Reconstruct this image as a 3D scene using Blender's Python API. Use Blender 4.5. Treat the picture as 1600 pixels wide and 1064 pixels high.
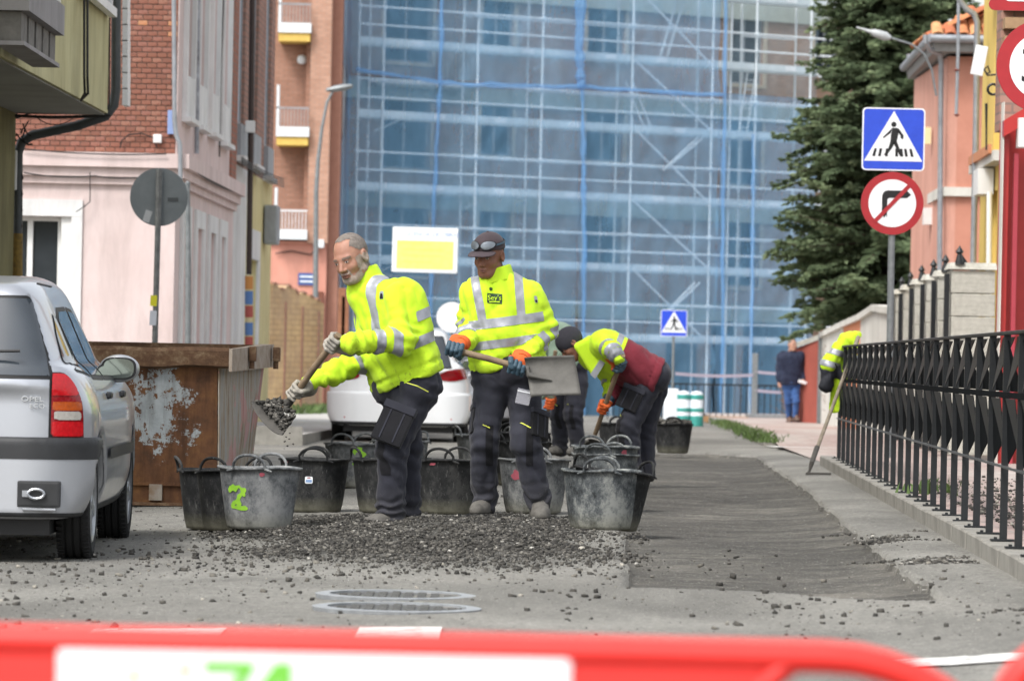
import bpy, bmesh, math, random
import numpy as np
from mathutils import Vector, Matrix

random.seed(7); np.random.seed(7)
SC = bpy.context.scene
COL = SC.collection
for _o in list(bpy.data.objects): bpy.data.objects.remove(_o)

# ---------------------------------------------------------------- camera
FPX = 6900.0; YH = 562.0; ROLL = math.radians(1.2); HC = 0.944
CR, SR = math.cos(ROLL), math.sin(ROLL)
cam_data = bpy.data.cameras.new('camera'); cam = bpy.data.objects.new('camera', cam_data); COL.objects.link(cam)
cam_data.sensor_width = 36.0; cam_data.lens = FPX/1600*36
cam_data.shift_y = (YH-532)/1600
cam_data.clip_start = 0.1; cam_data.clip_end = 2000
cam.matrix_world = Matrix(((CR, -SR, 0, 0), (0, 0, -1, 0), (SR, CR, 0, HC), (0, 0, 0, 1)))
cam_data.dof.use_dof = True; cam_data.dof.focus_distance = 25.0; cam_data.dof.aperture_fstop = 7.0
SC.camera = cam

# ---------------------------------------------------------------- sky, sun, exposure
world = bpy.data.worlds.new('World'); SC.world = world; world.use_nodes = True
wn = world.node_tree; wn.nodes.clear()
SUN_EL, SUN_ROT = math.radians(52), math.radians(215)
sky = wn.nodes.new('ShaderNodeTexSky'); sky.sky_type = 'NISHITA'; sky.sun_disc = False
sky.sun_elevation = SUN_EL; sky.sun_rotation = SUN_ROT; sky.dust_density = 3.0; sky.air_density = 1.2; sky.ozone_density = 1.0
hs = wn.nodes.new('ShaderNodeHueSaturation'); hs.inputs['Saturation'].default_value = 0.28
bg = wn.nodes.new('ShaderNodeBackground'); bg.inputs['Strength'].default_value = 0.15
wo = wn.nodes.new('ShaderNodeOutputWorld')
wn.links.new(sky.outputs[0], hs.inputs['Color']); wn.links.new(hs.outputs[0], bg.inputs['Color']); wn.links.new(bg.outputs[0], wo.inputs[0])
sun_d = bpy.data.lights.new('sun', 'SUN'); sun_d.energy = 1.5; sun_d.angle = math.radians(16); sun_d.color = (1.0, 0.97, 0.93)
sun = bpy.data.objects.new('sun', sun_d); COL.objects.link(sun)
_az = SUN_ROT
_dir = Vector((math.sin(_az)*math.cos(SUN_EL), math.cos(_az)*math.cos(SUN_EL), math.sin(SUN_EL)))
sun.rotation_euler = _dir.to_track_quat('Z', 'Y').to_euler()
SC.view_settings.view_transform = 'Standard'; SC.view_settings.look = 'None'
SC.view_settings.exposure = 0.85; SC.view_settings.gamma = 1.0
SC.cycles.use_denoising = True
SC.cycles.max_bounces = 8; SC.cycles.transparent_max_bounces = 16

# ---------------------------------------------------------------- placement helpers
def P(px, py, d):
    """point of the place seen at photo pixel (px,py) at distance d along the viewing axis"""
    dx, dy = px-800.0, YH-py
    k = d/FPX
    return Vector(((dx*CR-dy*SR)*k, d, HC+(dx*SR+dy*CR)*k))
def sm(a, b, t):
    t = np.clip((t-a)/(b-a), 0, 1); return t*t*(3-2*t)
def G(x, y):
    """road surface height"""
    s = x-0.0294*y
    z = -0.007*np.maximum(0, y-40) - 0.025*np.maximum(0, -0.7-s)*np.clip((60-y)/20, 0, 1)*np.clip((s+8)/4,0,1) + 0.05*sm(0.8, 1.55, s)*np.clip((60-y)/15, 0, 1)
    return z
def PG(px, py, up=0.0):
    lo = 8.0
    d = 20.0
    for _ in range(60):
        v = P(px, py, d); g = float(G(v.x, v.y))+up
        t = (v.z-HC)
        dn = d*(g-HC)/t if t < -1e-6 else d
        d = 0.5*d+0.5*dn
    v = P(px, py, d); return v

# ---------------------------------------------------------------- object helpers
def lin(c):
    if isinstance(c, str):
        c = c.lstrip('#'); c = [int(c[i:i+2], 16)/255 for i in (0, 2, 4)]
        return tuple(x/12.92 if x <= .04045 else ((x+.055)/1.055)**2.4 for x in c)
    return tuple(c)
def tag(o, label=None, cat=None, group=None, kind=None):
    if label: o['label'] = label
    if cat: o['category'] = cat
    if group: o['group'] = group
    if kind: o['kind'] = kind
    return o
def empty(name, loc=(0, 0, 0), rz=0.0, parent=None):
    o = bpy.data.objects.new(name, None); COL.objects.link(o)
    o.location = loc; o.rotation_euler = (0, 0, rz); o.empty_display_size = .1
    if parent: o.parent = parent
    return o
def mesh_obj(name, me, m=None, parent=None, smooth=False):
    if m is not None and not me.materials: me.materials.append(m)
    if smooth: me.polygons.foreach_set('use_smooth', [True]*len(me.polygons))
    o = bpy.data.objects.new(name, me); COL.objects.link(o)
    if parent: o.parent = parent
    return o
def from_np(name, V, F, m=None, parent=None, smooth=False, attrs=None, loose=None):
    me = bpy.data.meshes.new(name)
    V = np.asarray(V, dtype=np.float32)
    F = np.asarray(F, dtype=np.int32)
    k = F.shape[1]
    me.vertices.add(len(V)); me.vertices.foreach_set('co', V.ravel())
    me.loops.add(F.size); me.loops.foreach_set('vertex_index', F.ravel())
    me.polygons.add(len(F)); me.polygons.foreach_set('loop_start', np.arange(0, F.size, k, dtype=np.int32))
    me.polygons.foreach_set('loop_total', np.full(len(F), k, dtype=np.int32))
    if attrs:
        for an, av in attrs.items():
            a = me.attributes.new(an, 'FLOAT', 'POINT'); a.data.foreach_set('value', np.asarray(av, dtype=np.float32))
    me.update(calc_edges=True)
    return mesh_obj(name, me, m, parent, smooth)
class MB:
    """collects shapes into one mesh"""
    def __init__(s): s.bm = bmesh.new()
    def box(s, x0, x1, y0, y1, z0, z1, M=None, bev=0):
        vs = [s.bm.verts.new(c) for c in ((x0,y0,z0),(x1,y0,z0),(x1,y1,z0),(x0,y1,z0),(x0,y0,z1),(x1,y0,z1),(x1,y1,z1),(x0,y1,z1))]
        fs = [s.bm.faces.new([vs[i] for i in q]) for q in ((0,3,2,1),(4,5,6,7),(0,1,5,4),(1,2,6,5),(2,3,7,6),(3,0,4,7))]
        if bev:
            es = list({e for f in fs for e in f.edges})
            r = bmesh.ops.bevel(s.bm, geom=es, offset=bev, segments=1 if bev < .01 else 2, affect='EDGES', profile=.7)
            vs = list({v for f in r['faces'] for v in f.verts} | {v for v in vs if v.is_valid})
        if M is not None:
            for v in vs: v.co = M @ v.co
        return s
    def hexa(s, pts):
        vs = [s.bm.verts.new(p) for p in pts]
        for q in ((0,3,2,1),(4,5,6,7),(0,1,5,4),(1,2,6,5),(2,3,7,6),(3,0,4,7)): s.bm.faces.new([vs[i] for i in q])
        return s
    def poly(s, pts):
        s.bm.faces.new([s.bm.verts.new(p) for p in pts]); return s
    def prism(s, pts, off):
        off = Vector(off); a = [s.bm.verts.new(p) for p in pts]; b = [s.bm.verts.new(Vector(p)+off) for p in pts]
        n = len(pts); s.bm.faces.new(a[::-1]); s.bm.faces.new(b)
        for i in range(n): s.bm.faces.new((a[i], a[(i+1)%n], b[(i+1)%n], b[i]))
        return s
    def tube(s, pts, r, n=8, cap=True, closed=False):
        pts = [Vector(p) for p in pts]; N = len(pts)
        rs = r if isinstance(r, (list, tuple)) else [r]*N
        rings = []; ref = None
        for i in range(N):
            if closed: t = pts[(i+1)%N]-pts[i-1]
            else: t = pts[min(i+1, N-1)]-pts[max(i-1, 0)]
            t.normalize()
            if ref is None:
                ref = Vector((0,0,1)) if abs(t.z) < .9 else Vector((1,0,0))
            a = t.cross(ref).normalized(); b = a.cross(t).normalized(); ref = b
            rings.append([s.bm.verts.new(pts[i]+(a*math.cos(2*math.pi*k/n)+b*math.sin(2*math.pi*k/n))*rs[i]) for k in range(n)])
        for i in range(N if closed else N-1):
            A, B = rings[i], rings[(i+1)%N]
            for k in range(n): s.bm.faces.new((A[k], A[(k+1)%n], B[(k+1)%n], B[k]))
        if cap and not closed: s.bm.faces.new(rings[0][::-1]); s.bm.faces.new(rings[-1])
        return s
    def cyl(s, p0, p1, r, n=12): return s.tube([p0, p1], r, n)
    def disc(s, c, r, n=40, axis='y', th=.003):
        c = Vector(c)
        pts = []
        for k in range(n):
            a = 2*math.pi*k/n
            pts.append(c+(Vector((math.cos(a)*r, 0, math.sin(a)*r)) if axis == 'y' else Vector((math.cos(a)*r, math.sin(a)*r, 0))))
        return s.prism(pts, (0, th, 0) if axis == 'y' else (0, 0, th))
    def lathe(s, prof, n=24, c=(0,0,0), sx=1, sy=1, closed=False):
        c = Vector(c); rings = []
        for r, z in prof: rings.append([s.bm.verts.new(c+Vector((r*sx*math.cos(2*math.pi*k/n), r*sy*math.sin(2*math.pi*k/n), z))) for k in range(n)])
        for i in range(len(rings)-1):
            A, B = rings[i], rings[i+1]
            for k in range(n): s.bm.faces.new((A[k], A[(k+1)%n], B[(k+1)%n], B[k]))
        if closed: s.bm.faces.new(rings[0][::-1]); s.bm.faces.new(rings[-1])
        return s
    def build(s, name, m=None, parent=None, smooth=False, M=None):
        bmesh.ops.recalc_face_normals(s.bm, faces=s.bm.faces)
        if M is not None: s.bm.transform(M)
        me = bpy.data.meshes.new(name); s.bm.to_mesh(me); s.bm.free()
        o = mesh_obj(name, me, m, parent, smooth)
        if smooth: me.set_sharp_from_angle(angle=math.radians(40))
        return o
def dup(o, name=None, parent=None, loc=None, rot=None, scale=None):
    c = o.copy(); COL.objects.link(c)
    if parent is not None: c.parent = parent
    if name: c.name = name
    if loc is not None: c.location = loc
    if rot is not None: c.rotation_euler = rot
    if scale is not None: c.scale = scale
    return c
KIDS = {}
def dup_tree(root, loc=None, rot=None, label=None, scale=None, dz=0):
    kids = [k for k in bpy.data.objects if k.parent == root] if root.name not in KIDS else KIDS[root.name]
    KIDS[root.name] = kids
    r = root.copy(); COL.objects.link(r)
    if loc is not None: r.location = loc
    if rot is not None: r.rotation_euler = rot
    if scale is not None: r.scale = scale
    if label: r['label'] = label
    for k in kids:
        c = k.copy(); COL.objects.link(c); c.parent = r
        for g in ([q for q in bpy.data.objects if q.parent == k] if k.name not in KIDS else KIDS[k.name]):
            e = g.copy(); COL.objects.link(e); e.parent = c
    return r

# ---------------------------------------------------------------- materials
class MT:
    def __init__(s, name, rough=.6, metal=0.0, spec=.5):
        s.m = bpy.data.materials.new(name); s.m.use_nodes = True; s.t = s.m.node_tree
        s.b = s.t.nodes['Principled BSDF']; s.b.inputs['Roughness'].default_value = rough
        s.b.inputs['Metallic'].default_value = metal; s.b.inputs['Specular IOR Level'].default_value = spec
        s.tc = s.t.nodes.new('ShaderNodeTexCoord')
    def n(s, t, **k):
        x = s.t.nodes.new(t)
        for a, v in k.items():
            if a in x.inputs: x.inputs[a].default_value = v
            else: setattr(x, a, v)
        return x
    def l(s, a, b): s.t.links.new(a, b)
    def vec(s, scale=(1,1,1), src='Object', rot=(0,0,0)):
        mp = s.n('ShaderNodeMapping'); mp.inputs['Scale'].default_value = scale; mp.inputs['Rotation'].default_value = rot
        s.l(s.tc.outputs[src], mp.inputs['Vector']); return mp.outputs[0]
    def noise(s, sc, det=4, rough=.6, v=None, dist=0):
        x = s.n('ShaderNodeTexNoise'); x.inputs['Scale'].default_value = sc; x.inputs['Detail'].default_value = det
        x.inputs['Roughness'].default_value = rough; x.inputs['Distortion'].default_value = dist
        s.l(v if v is not None else s.tc.outputs['Object'], x.inputs['Vector']); return x.outputs['Fac']
    def ramp(s, f, stops):
        r = s.n('ShaderNodeValToRGB'); e = r.color_ramp.elements
        while len(e) < len(stops): e.new(.5)
        for i, (p, c) in enumerate(stops):
            e[i].position = p; c = lin(c) if not isinstance(c, (int, float)) else (c, c, c); e[i].color = (*c[:3], 1)
        s.l(f, r.inputs[0]); return r.outputs[0]
    def mix(s, f, a, b, mode='MIX'):
        x = s.n('ShaderNodeMix'); x.data_type = 'RGBA'; x.blend_type = mode
        if isinstance(f, (int, float)): x.inputs[0].default_value = f
        else: s.l(f, x.inputs[0])
        for i, c in ((6, a), (7, b)):
            if isinstance(c, (tuple, list, str)): x.inputs[i].default_value = (*lin(c)[:3], 1)
            else: s.l(c, x.inputs[i])
        return x.outputs[2]
    def math(s, op, a, b=0.0, c=None):
        x = s.n('ShaderNodeMath'); x.operation = op
        for i, v in enumerate((a, b) if c is None else (a, b, c)):
            if isinstance(v, (int, float)): x.inputs[i].default_value = v
            else: s.l(v, x.inputs[i])
        return x.outputs[0]
    def attr(s, name):
        x = s.n('ShaderNodeAttribute'); x.attribute_name = name; return x.outputs['Fac']
    def color(s, c):
        if isinstance(c, (tuple, list, str)): s.b.inputs['Base Color'].default_value = (*lin(c)[:3], 1)
        else: s.l(c, s.b.inputs['Base Color'])
        return s
    def rough(s, f): s.l(f, s.b.inputs['Roughness']); return s
    def bump(s, h, strength=.3, dist=.01):
        x = s.n('ShaderNodeBump'); x.inputs['Strength'].default_value = strength; x.inputs['Distance'].default_value = dist
        s.l(h, x.inputs['Height']); s.l(x.outputs[0], s.b.inputs['Normal']); return s
def simple(name, c1, c2=None, rough=.6, scale=8, metal=0, bump=0, bs=60, spec=.5, dist=.004):
    t = MT(name, rough, metal, spec)
    if c2 is None:
        c = lin(c1); c2 = tuple(x*.8 for x in c); c1 = c
    f = t.noise(scale, 5, .65)
    t.color(t.ramp(f, [(.3, c1), (.7, c2)]))
    if bump: t.bump(t.noise(bs, 4), bump, dist)
    return t.m
def glass_mat(name, tint=(.05,.07,.08), rough=.03):
    t = MT(name, rough, 0, .8); t.color(t.ramp(t.noise(3, 2), [(.3, tint), (.7, tuple(x*1.4 for x in tint))])); return t.m

# ---------------------------------------------------------------- numpy noise and implicit surfaces
_perm = np.random.RandomState(3).rand(32, 32, 32).astype(np.float32)
def vnoise(p, sc=1.0):
    q = np.asarray(p)*sc; i = np.floor(q).astype(int); f = q-i; f = f*f*(3-2*f)
    i0 = i & 31; i1 = (i+1) & 31
    x0, y0, z0 = i0[...,0], i0[...,1], i0[...,2]; x1, y1, z1 = i1[...,0], i1[...,1], i1[...,2]
    fx, fy, fz = f[...,0], f[...,1], f[...,2]
    c = lambda a, b, t: a+(b-a)*t
    return c(c(c(_perm[x0,y0,z0], _perm[x1,y0,z0], fx), c(_perm[x0,y1,z0], _perm[x1,y1,z0], fx), fy),
             c(c(_perm[x0,y0,z1], _perm[x1,y0,z1], fx), c(_perm[x0,y1,z1], _perm[x1,y1,z1], fx), fy), fz)*2-1
def fbm(p, sc=1.0, o=4):
    r = 0; a = 1; t = 0
    for k in range(o): r = r+a*vnoise(np.asarray(p)+k*7.3, sc*2**k); t += a; a *= .5
    return r/t
def smin(a, b, k):
    if k <= 0: return np.minimum(a, b)
    h = np.clip(.5+.5*(b-a)/k, 0, 1); return b+(a-b)*h-k*h*(1-h)
def cone(p, a, b, ra, rb):
    a = np.array(a, dtype=np.float32); b = np.array(b, dtype=np.float32); ba = b-a
    h = np.clip(((p-a)@ba)/max(float(ba@ba), 1e-9), 0, 1)
    return np.linalg.norm(p-a-h[..., None]*ba, axis=-1)-(ra+(rb-ra)*h)
def ell(p, c, r, R=None):
    q = p-np.array(c, dtype=np.float32)
    if R is not None: q = q@np.array(R, dtype=np.float32)
    r = np.array(r, dtype=np.float32)
    k0 = np.linalg.norm(q/r, axis=-1); k1 = np.linalg.norm(q/(r*r), axis=-1)
    return k0*(k0-1)/np.maximum(k1, 1e-6)
def rbox(p, c, h, rad, R=None):
    q = p-np.array(c, dtype=np.float32)
    if R is not None: q = q@np.array(R, dtype=np.float32)
    d = np.abs(q)-np.array(h, dtype=np.float32)+rad
    return np.linalg.norm(np.maximum(d, 0), axis=-1)+np.minimum(d.max(-1), 0)-rad
def nets(fn, lo, hi, vox):
    """surface of fn==0 as quads"""
    lo = np.array(lo, dtype=np.float32); hi = np.array(hi, dtype=np.float32)
    n = np.maximum(np.ceil((hi-lo)/vox).astype(int)+1, 3)
    ax = [lo[i]+np.arange(n[i], dtype=np.float32)*vox for i in range(3)]
    g = np.stack(np.meshgrid(*ax, indexing='ij'), -1)
    v = fn(g).astype(np.float32)
    ins = v < 0
    c = [(i, j, k) for i in (0, 1) for j in (0, 1) for k in (0, 1)]
    def sl(o): return tuple(slice(o[i], n[i]-1+o[i]) for i in range(3))
    cnt = sum(ins[sl(o)].astype(np.int8) for o in c)
    act = (cnt > 0) & (cnt < 8)
    idx = -np.ones(act.shape, dtype=np.int64); ids = np.argwhere(act); idx[act] = np.arange(len(ids))
    acc = np.zeros((len(ids), 3), dtype=np.float32); w = np.zeros(len(ids), dtype=np.float32)
    I, J, K = ids.T
    for a in c:
        for ax_ in range(3):
            if a[ax_] == 1: continue
            b = list(a); b[ax_] = 1
            va = v[I+a[0], J+a[1], K+a[2]]; vb = v[I+b[0], J+b[1], K+b[2]]
            cr = (va < 0) != (vb < 0)
            t = np.where(cr, va/np.where(cr, va-vb, 1), 0)
            pos = np.array(a, dtype=np.float32)[None]+np.zeros((len(ids), 3), dtype=np.float32); pos[:, ax_] = t
            acc += pos*cr[:, None]; w += cr
    V = lo+(ids+acc/np.maximum(w, 1)[:, None])*vox
    Q = []
    for ax_ in range(3):
        u, w_ = [(1, 2), (2, 0), (0, 1)][ax_]
        s0 = [slice(None)]*3; s1 = [slice(None)]*3; s0[ax_] = slice(0, -1); s1[ax_] = slice(1, None)
        A, B = ins[tuple(s0)], ins[tuple(s1)]
        e = np.argwhere(A != B)
        if not len(e): continue
        ok = (e[:, u] > 0) & (e[:, w_] > 0) & (e[:, u] < n[u]-1) & (e[:, w_] < n[w_]-1)
        e = e[ok]; fl = A[tuple(e.T)]
        def at(du, dw):
            q = e.copy(); q[:, u] += du; q[:, w_] += dw; return idx[tuple(q.T)]
        q = np.stack([at(-1, -1), at(0, -1), at(0, 0), at(-1, 0)], 1)
        q[~fl] = q[~fl][:, ::-1]
        Q.append(q)
    Q = np.concatenate(Q); Q = Q[(Q >= 0).all(1)]
    return V, Q
def vnormals(V, Q):
    n = np.cross(V[Q[:, 2]]-V[Q[:, 0]], V[Q[:, 3 % Q.shape[1]]]-V[Q[:, 1]]) if Q.shape[1] == 4 else np.cross(V[Q[:, 1]]-V[Q[:, 0]], V[Q[:, 2]]-V[Q[:, 0]])
    N = np.zeros_like(V)
    for k in range(Q.shape[1]): np.add.at(N, Q[:, k], n)
    return N/np.maximum(np.linalg.norm(N, axis=1, keepdims=True), 1e-9)
def clip_patch(V, Q, f, N, off, name, m, parent, keep=None, smooth=True):
    """the piece of a surface where f>0, cut cleanly and lifted by off: a patch, band, pane or lamp lying on a body"""
    T = np.concatenate([Q[:, [0, 1, 2]], Q[:, [0, 2, 3]]]) if Q.shape[1] == 4 else Q
    s = f[T] > 0
    T = T[s.any(1)]
    if keep is not None: T = T[keep[T].all(1)]
    s = f[T] > 0
    VV = []; FF = []; cache = {}
    def vert(i):
        if i not in cache: cache[i] = len(VV); VV.append(V[i]+N[i]*off)
        return cache[i]
    def cut(i, j):
        k = (min(i, j), max(i, j))
        if k not in cache:
            t = f[i]/(f[i]-f[j]); n = N[i]*(1-t)+N[j]*t
            cache[k] = len(VV); VV.append(V[i]*(1-t)+V[j]*t+n*off)
        return cache[k]
    for t, b in zip(T.tolist(), s.tolist()):
        pts = []
        for a in range(3):
            i, j = t[a], t[(a+1) % 3]
            if b[a]: pts.append(vert(i))
            if b[a] != b[(a+1) % 3]: pts.append(cut(i, j))
        if len(pts) >= 3 and len(set(pts)) == len(pts): FF.append(pts)
    if not FF: return None
    par = list(range(len(VV)))
    def root_(i):
        while par[i] != i: par[i] = par[par[i]]; i = par[i]
        return i
    for fc in FF:
        r0 = root_(fc[0])
        for q_ in fc[1:]: par[root_(q_)] = r0
    comp = {}
    for fc in FF: comp.setdefault(root_(fc[0]), []).append(fc)
    if len(comp) > 1 and name not in ('lettering',):
        mx_ = max(len(c_) for c_ in comp.values()); FF = max(comp.values(), key=len) if name in ('lime_piping', 'reflective_band', 'reflective_brace', 'knee_panel') else [fc for c_ in comp.values() if len(c_) > .3*mx_ for fc in c_]
    me = bpy.data.meshes.new(name); me.from_pydata([tuple(map(float, v)) for v in VV], [], FF); me.update()
    return mesh_obj(name, me, m, parent, smooth)
def sdf2_rect(x, y, cx, cy, hx, hy, r=0.0):
    """positive inside"""
    dx = np.abs(x-cx)-hx+r; dy = np.abs(y-cy)-hy+r
    return -(np.sqrt(np.maximum(dx, 0)**2+np.maximum(dy, 0)**2)+np.minimum(np.maximum(dx, dy), 0)-r)
def sdf2_poly(x, y, pts):
    """convex polygon, positive inside"""
    pts = np.array(pts, dtype=float); r = np.full(np.shape(x), 1e9)
    area = sum(pts[i][0]*pts[(i+1) % len(pts)][1]-pts[(i+1) % len(pts)][0]*pts[i][1] for i in range(len(pts)))
    for i in range(len(pts)):
        a, b = pts[i], pts[(i+1) % len(pts)]; e = b-a; L = np.hypot(*e)
        d = (e[0]*(y-a[1])-e[1]*(x-a[0]))/L*(1 if area > 0 else -1)
        r = np.minimum(r, d)
    return r
def text_obj(txt, size, name, m, parent, loc, rot=(math.pi/2, 0, 0), ext=.001, sx=1.0, align='CENTER'):
    cu = bpy.data.curves.new('t', 'FONT'); cu.body = txt; cu.size = size; cu.extrude = ext; cu.align_x = align; cu.align_y = 'CENTER'; cu.resolution_u = 3
    o = bpy.data.objects.new('t', cu); COL.objects.link(o)
    me = bpy.data.meshes.new_from_object(o); bpy.data.objects.remove(o)
    me.name = name
    q = mesh_obj(name, me, m, parent); q.location = loc; q.rotation_euler = rot; q.scale = (sx, 1, 1)
    return q
# ================================================================ ground
def pixpoly(pts):
    out = []
    for px, py in pts:
        v = PG(px, py); out.append((v.x-0.0294*v.y, v.y))
    return out
MILL = pixpoly([(985,917),(1180,922),(1482,937),(1450,912),(1400,880),(1345,838),(1290,790),(1262,764),(1240,750),(1212,732),(1180,712),(1120,707),(1000,706),(905,712),(880,740),(930,800),(972,830),(978,870)])
def inside(x, y, poly):
    r = np.zeros(np.shape(x), dtype=bool); n = len(poly)
    for i in range(n):
        x0, y0 = poly[i]; x1, y1 = poly[(i+1) % n]
        if y0 == y1: continue
        c = ((y0 > y) != (y1 > y)) & (x < (x1-x0)*(y-y0)/(y1-y0)+x0); r ^= c
    return r
def mound(x, y):
    p = np.stack([x*1.3, y*.5, np.zeros_like(x)], -1)
    w = 1+.35*vnoise(p, 1.6)
    a = np.exp(-np.abs((x+.43)/(.74*w))**3)*np.exp(-np.abs((y-23.4)/(2.1*w))**3)
    return .075*a*(1+.35*vnoise(np.stack([x, y*.6, x*0], -1), 6.0))
def ZG(x, y):
    x = np.asarray(x, dtype=float); y = np.asarray(y, dtype=float)
    return G(x, y)+mound(x, y)
def axis(*segs):
    a = []
    for lo, hi, st in segs: a += list(np.arange(lo, hi, st))
    return np.array(a)
ys = axis((-4, 14.5, .5), (14.5, 40, .06), (40, 60, .25), (60, 135, 1.0), (135, 600, 15.0))
ss = axis((-260, -12, 12.0), (-12, -3.2, .4), (-3.2, .9, .03), (.9, 1.655, .0189), (1.655, 1.95, .06), (1.95, 8, .5), (8, 260, 12.0))
S, Y = np.meshgrid(ss, ys, indexing='ij'); X = S+.0294*Y
p3 = np.stack([X, Y, X*0], -1)
nz = vnoise(p3*np.array([1, .35, 1]), 5)*.022
mill = inside(S+nz+vnoise(p3, 30)*.008, Y+nz*1.5, MILL).astype(float)
fine = ((Y > 15) & (Y < 42) & (S > -3) & (S < 1.6)).astype(float)
Z = ZG(X, Y)-mill*.05+fine*(.0035*fbm(p3, 14, 3)+.004*fbm(p3*np.array([1, .5, 1]), 2.5, 2))+mill*fine*.003*vnoise(p3*np.array([6, 1, 1]), 6)
Z = np.where(S > 1.66, Z-.02, Z)
ni, nj = S.shape
ii, jj = np.meshgrid(np.arange(ni-1), np.arange(nj-1), indexing='ij'); b = (ii*nj+jj).ravel()
F = np.stack([b, b+nj, b+nj+1, b+1], 1)
t = MT('asphalt', .93, 0, .25)
mil = t.math('GREATER_THAN', t.attr('mill'), .45); mnd = t.attr('mound')
v = t.vec((1, 1, 1))
big = t.noise(.55, 5, .62, t.vec((1, .45, 1)), .4)
fin = t.noise(28, 5, .75, v); spk = t.noise(90, 2, .5, v)
dust = t.ramp(big, [(.33, '#76746e'), (.5, '#8e8c85'), (.68, '#a29f97')])
dark = t.ramp(t.noise(1.6, 7, .8, t.vec((.8, 1.1, 1)), .6), [(.34, '#3f3d39'), (.5, '#5b5852'), (.64, '#7b776e')])
c = t.mix(mil, dust, dark)
c = t.mix(t.math('MULTIPLY', mnd, 1.0), c, '#42403c')
wet = t.ramp(t.noise(.9, 4, .6, t.vec((.5, .28, 1)), .6), [(.42, '#ffffff'), (.62, '#8c8c8c')])
c = t.mix(.55, c, wet, 'MULTIPLY')
c = t.mix(t.ramp(fin, [(.3, .75), (.6, 0.0)]), c, '#4f4e4b')
c = t.mix(t.ramp(spk, [(.64, 0.0), (.72, .75)]), c, '#d6d4cc')
t.color(c)
t.bump(t.math('ADD', t.math('MULTIPLY', fin, .6), t.math('MULTIPLY', spk, .5)), .9, .012)
M_ASPH = t.m
Vg = np.stack([X, Y, Z], -1).reshape(-1, 3)
Fm = F
mnv = np.clip(mound(X, Y)/.03, 0, 1)
road = from_np('road', Vg, Fm, M_ASPH, None, True, {'mill': mill.ravel(), 'mound': mnv.ravel()})
tag(road, kind='structure')

# kerb and pavements
M_KERB = simple('kerb_concrete', '#918e86', '#716e67', .9, 5, bump=.6, bs=70)
t = MT('pavement_tiles', .85, 0, .3)
br = t.n('ShaderNodeTexBrick'); t.l(t.vec((1, 1, 1)), br.inputs['Vector'])
br.inputs['Scale'].default_value = 1.0; br.inputs['Brick Width'].default_value = .42; br.inputs['Row Height'].default_value = .21
br.inputs['Mortar Size'].default_value = .012; br.inputs['Color1'].default_value = (*lin('#b3a29a'), 1); br.inputs['Color2'].default_value = (*lin('#a98f88'), 1); br.inputs['Mortar'].default_value = (*lin('#77736d'), 1)
rd = t.ramp(t.noise(.35, 2, .4, t.vec((1.6, .35, 1))), [(.44, '#ffffff'), (.56, '#d6938a')])
t.color(t.mix(.55, t.mix(.8, br.outputs['Color'], rd, 'MULTIPLY'), t.ramp(t.noise(6, 5, .7), [(.3, '#8d8983'), (.7, '#c9c4bc')])))
t.bump(br.outputs['Fac'], -.4, .006)
M_TILE = t.m
def strip(name, pts0, pts1, m, parent=None, smooth=False):
    V = [tuple(p) for p in pts0]+[tuple(p) for p in pts1]; n = len(pts0)
    return from_np(name, V, [[i, i+n, i+n+1, i+1] for i in range(n-1)], m, parent, smooth)
KT = .137
yy = np.concatenate([np.arange(12, 60, 2.), np.arange(60, 150, 5.)])
def walkz(y): return KT-.007*np.maximum(0, y-40)-.10*sm(38.5, 41, y)*(1-sm(56, 60, y))
pav = strip('pavement', [(1.76+.0294*y, y, walkz(y)-.002) for y in yy], [(1.78+.0294*y+6+.5*max(0, (y-60)*.1), y, walkz(y)+.02) for y in yy], M_TILE)
tag(pav, kind='structure')
kerb = empty('kerb', (0, 0, 0)); tag(kerb, kind='structure')
kme = None
y = 13.0; k = 0
while y < 39.2:
    L = .98; s0 = 1.63; mb = MB()
    if kme is None:
        mb.box(-.0, .14, 0, L, -.2, KT, bev=.008)
        mb.bm.verts.ensure_lookup_table()
        o = mb.build('kerbstone', M_KERB, kerb); kme = o
    else: o = dup(kme)
    o.location = (s0+.0294*y, y, random.uniform(-.003, .003)); o.rotation_euler = (0, random.uniform(-.01, .01), -.0294)
    y += 1.0; k += 1
# far kerb beyond the dropped crossing
mb = MB()
for y0 in range(58, 112, 6):
    a = Vector((1.62+.0294*y0-.00*y0, y0, float(walkz(np.array(y0))))); b_ = Vector((1.62+.0294*(y0+5.97), y0+5.97, float(walkz(np.array(y0+5.97)))))
    mb.hexa([(a.x, a.y, a.z-.3), (a.x+.2, a.y, a.z-.3), (b_.x+.2, b_.y, b_.z-.3), (b_.x, b_.y, b_.z-.3), (a.x, a.y, a.z), (a.x+.2, a.y, a.z), (b_.x+.2, b_.y, b_.z), (b_.x, b_.y, b_.z)])
mb.build('kerbstone_far', M_KERB, kerb)
# left pavement
def lx(y): return -2.45+.013*(y-52)
yl = np.arange(52.0, 125, 4.0)
M_PALE = simple('pale_pavement', '#b9b6b0', '#9c9994', .9, 4, bump=.3)
lp = strip('pavement', [(-6.5, y, G(0, y)+.11) for y in yl], [(lx(y), y, G(0, y)+.10) for y in yl], M_PALE); tag(lp, kind='structure')
lk = strip('kerb', [(lx(y), y, G(0, y)+.104) for y in yl], [(lx(y)+.01, y, G(0, y)-.1) for y in yl], M_KERB); tag(lk, kind='structure')
le = strip('kerb', [(-6.5, 51.98, .105), (lx(52), 51.98, .105)], [(-6.5, 51.95, -.2), (lx(52)+.01, 51.95, -.2)], M_KERB); tag(le, kind='structure')

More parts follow.
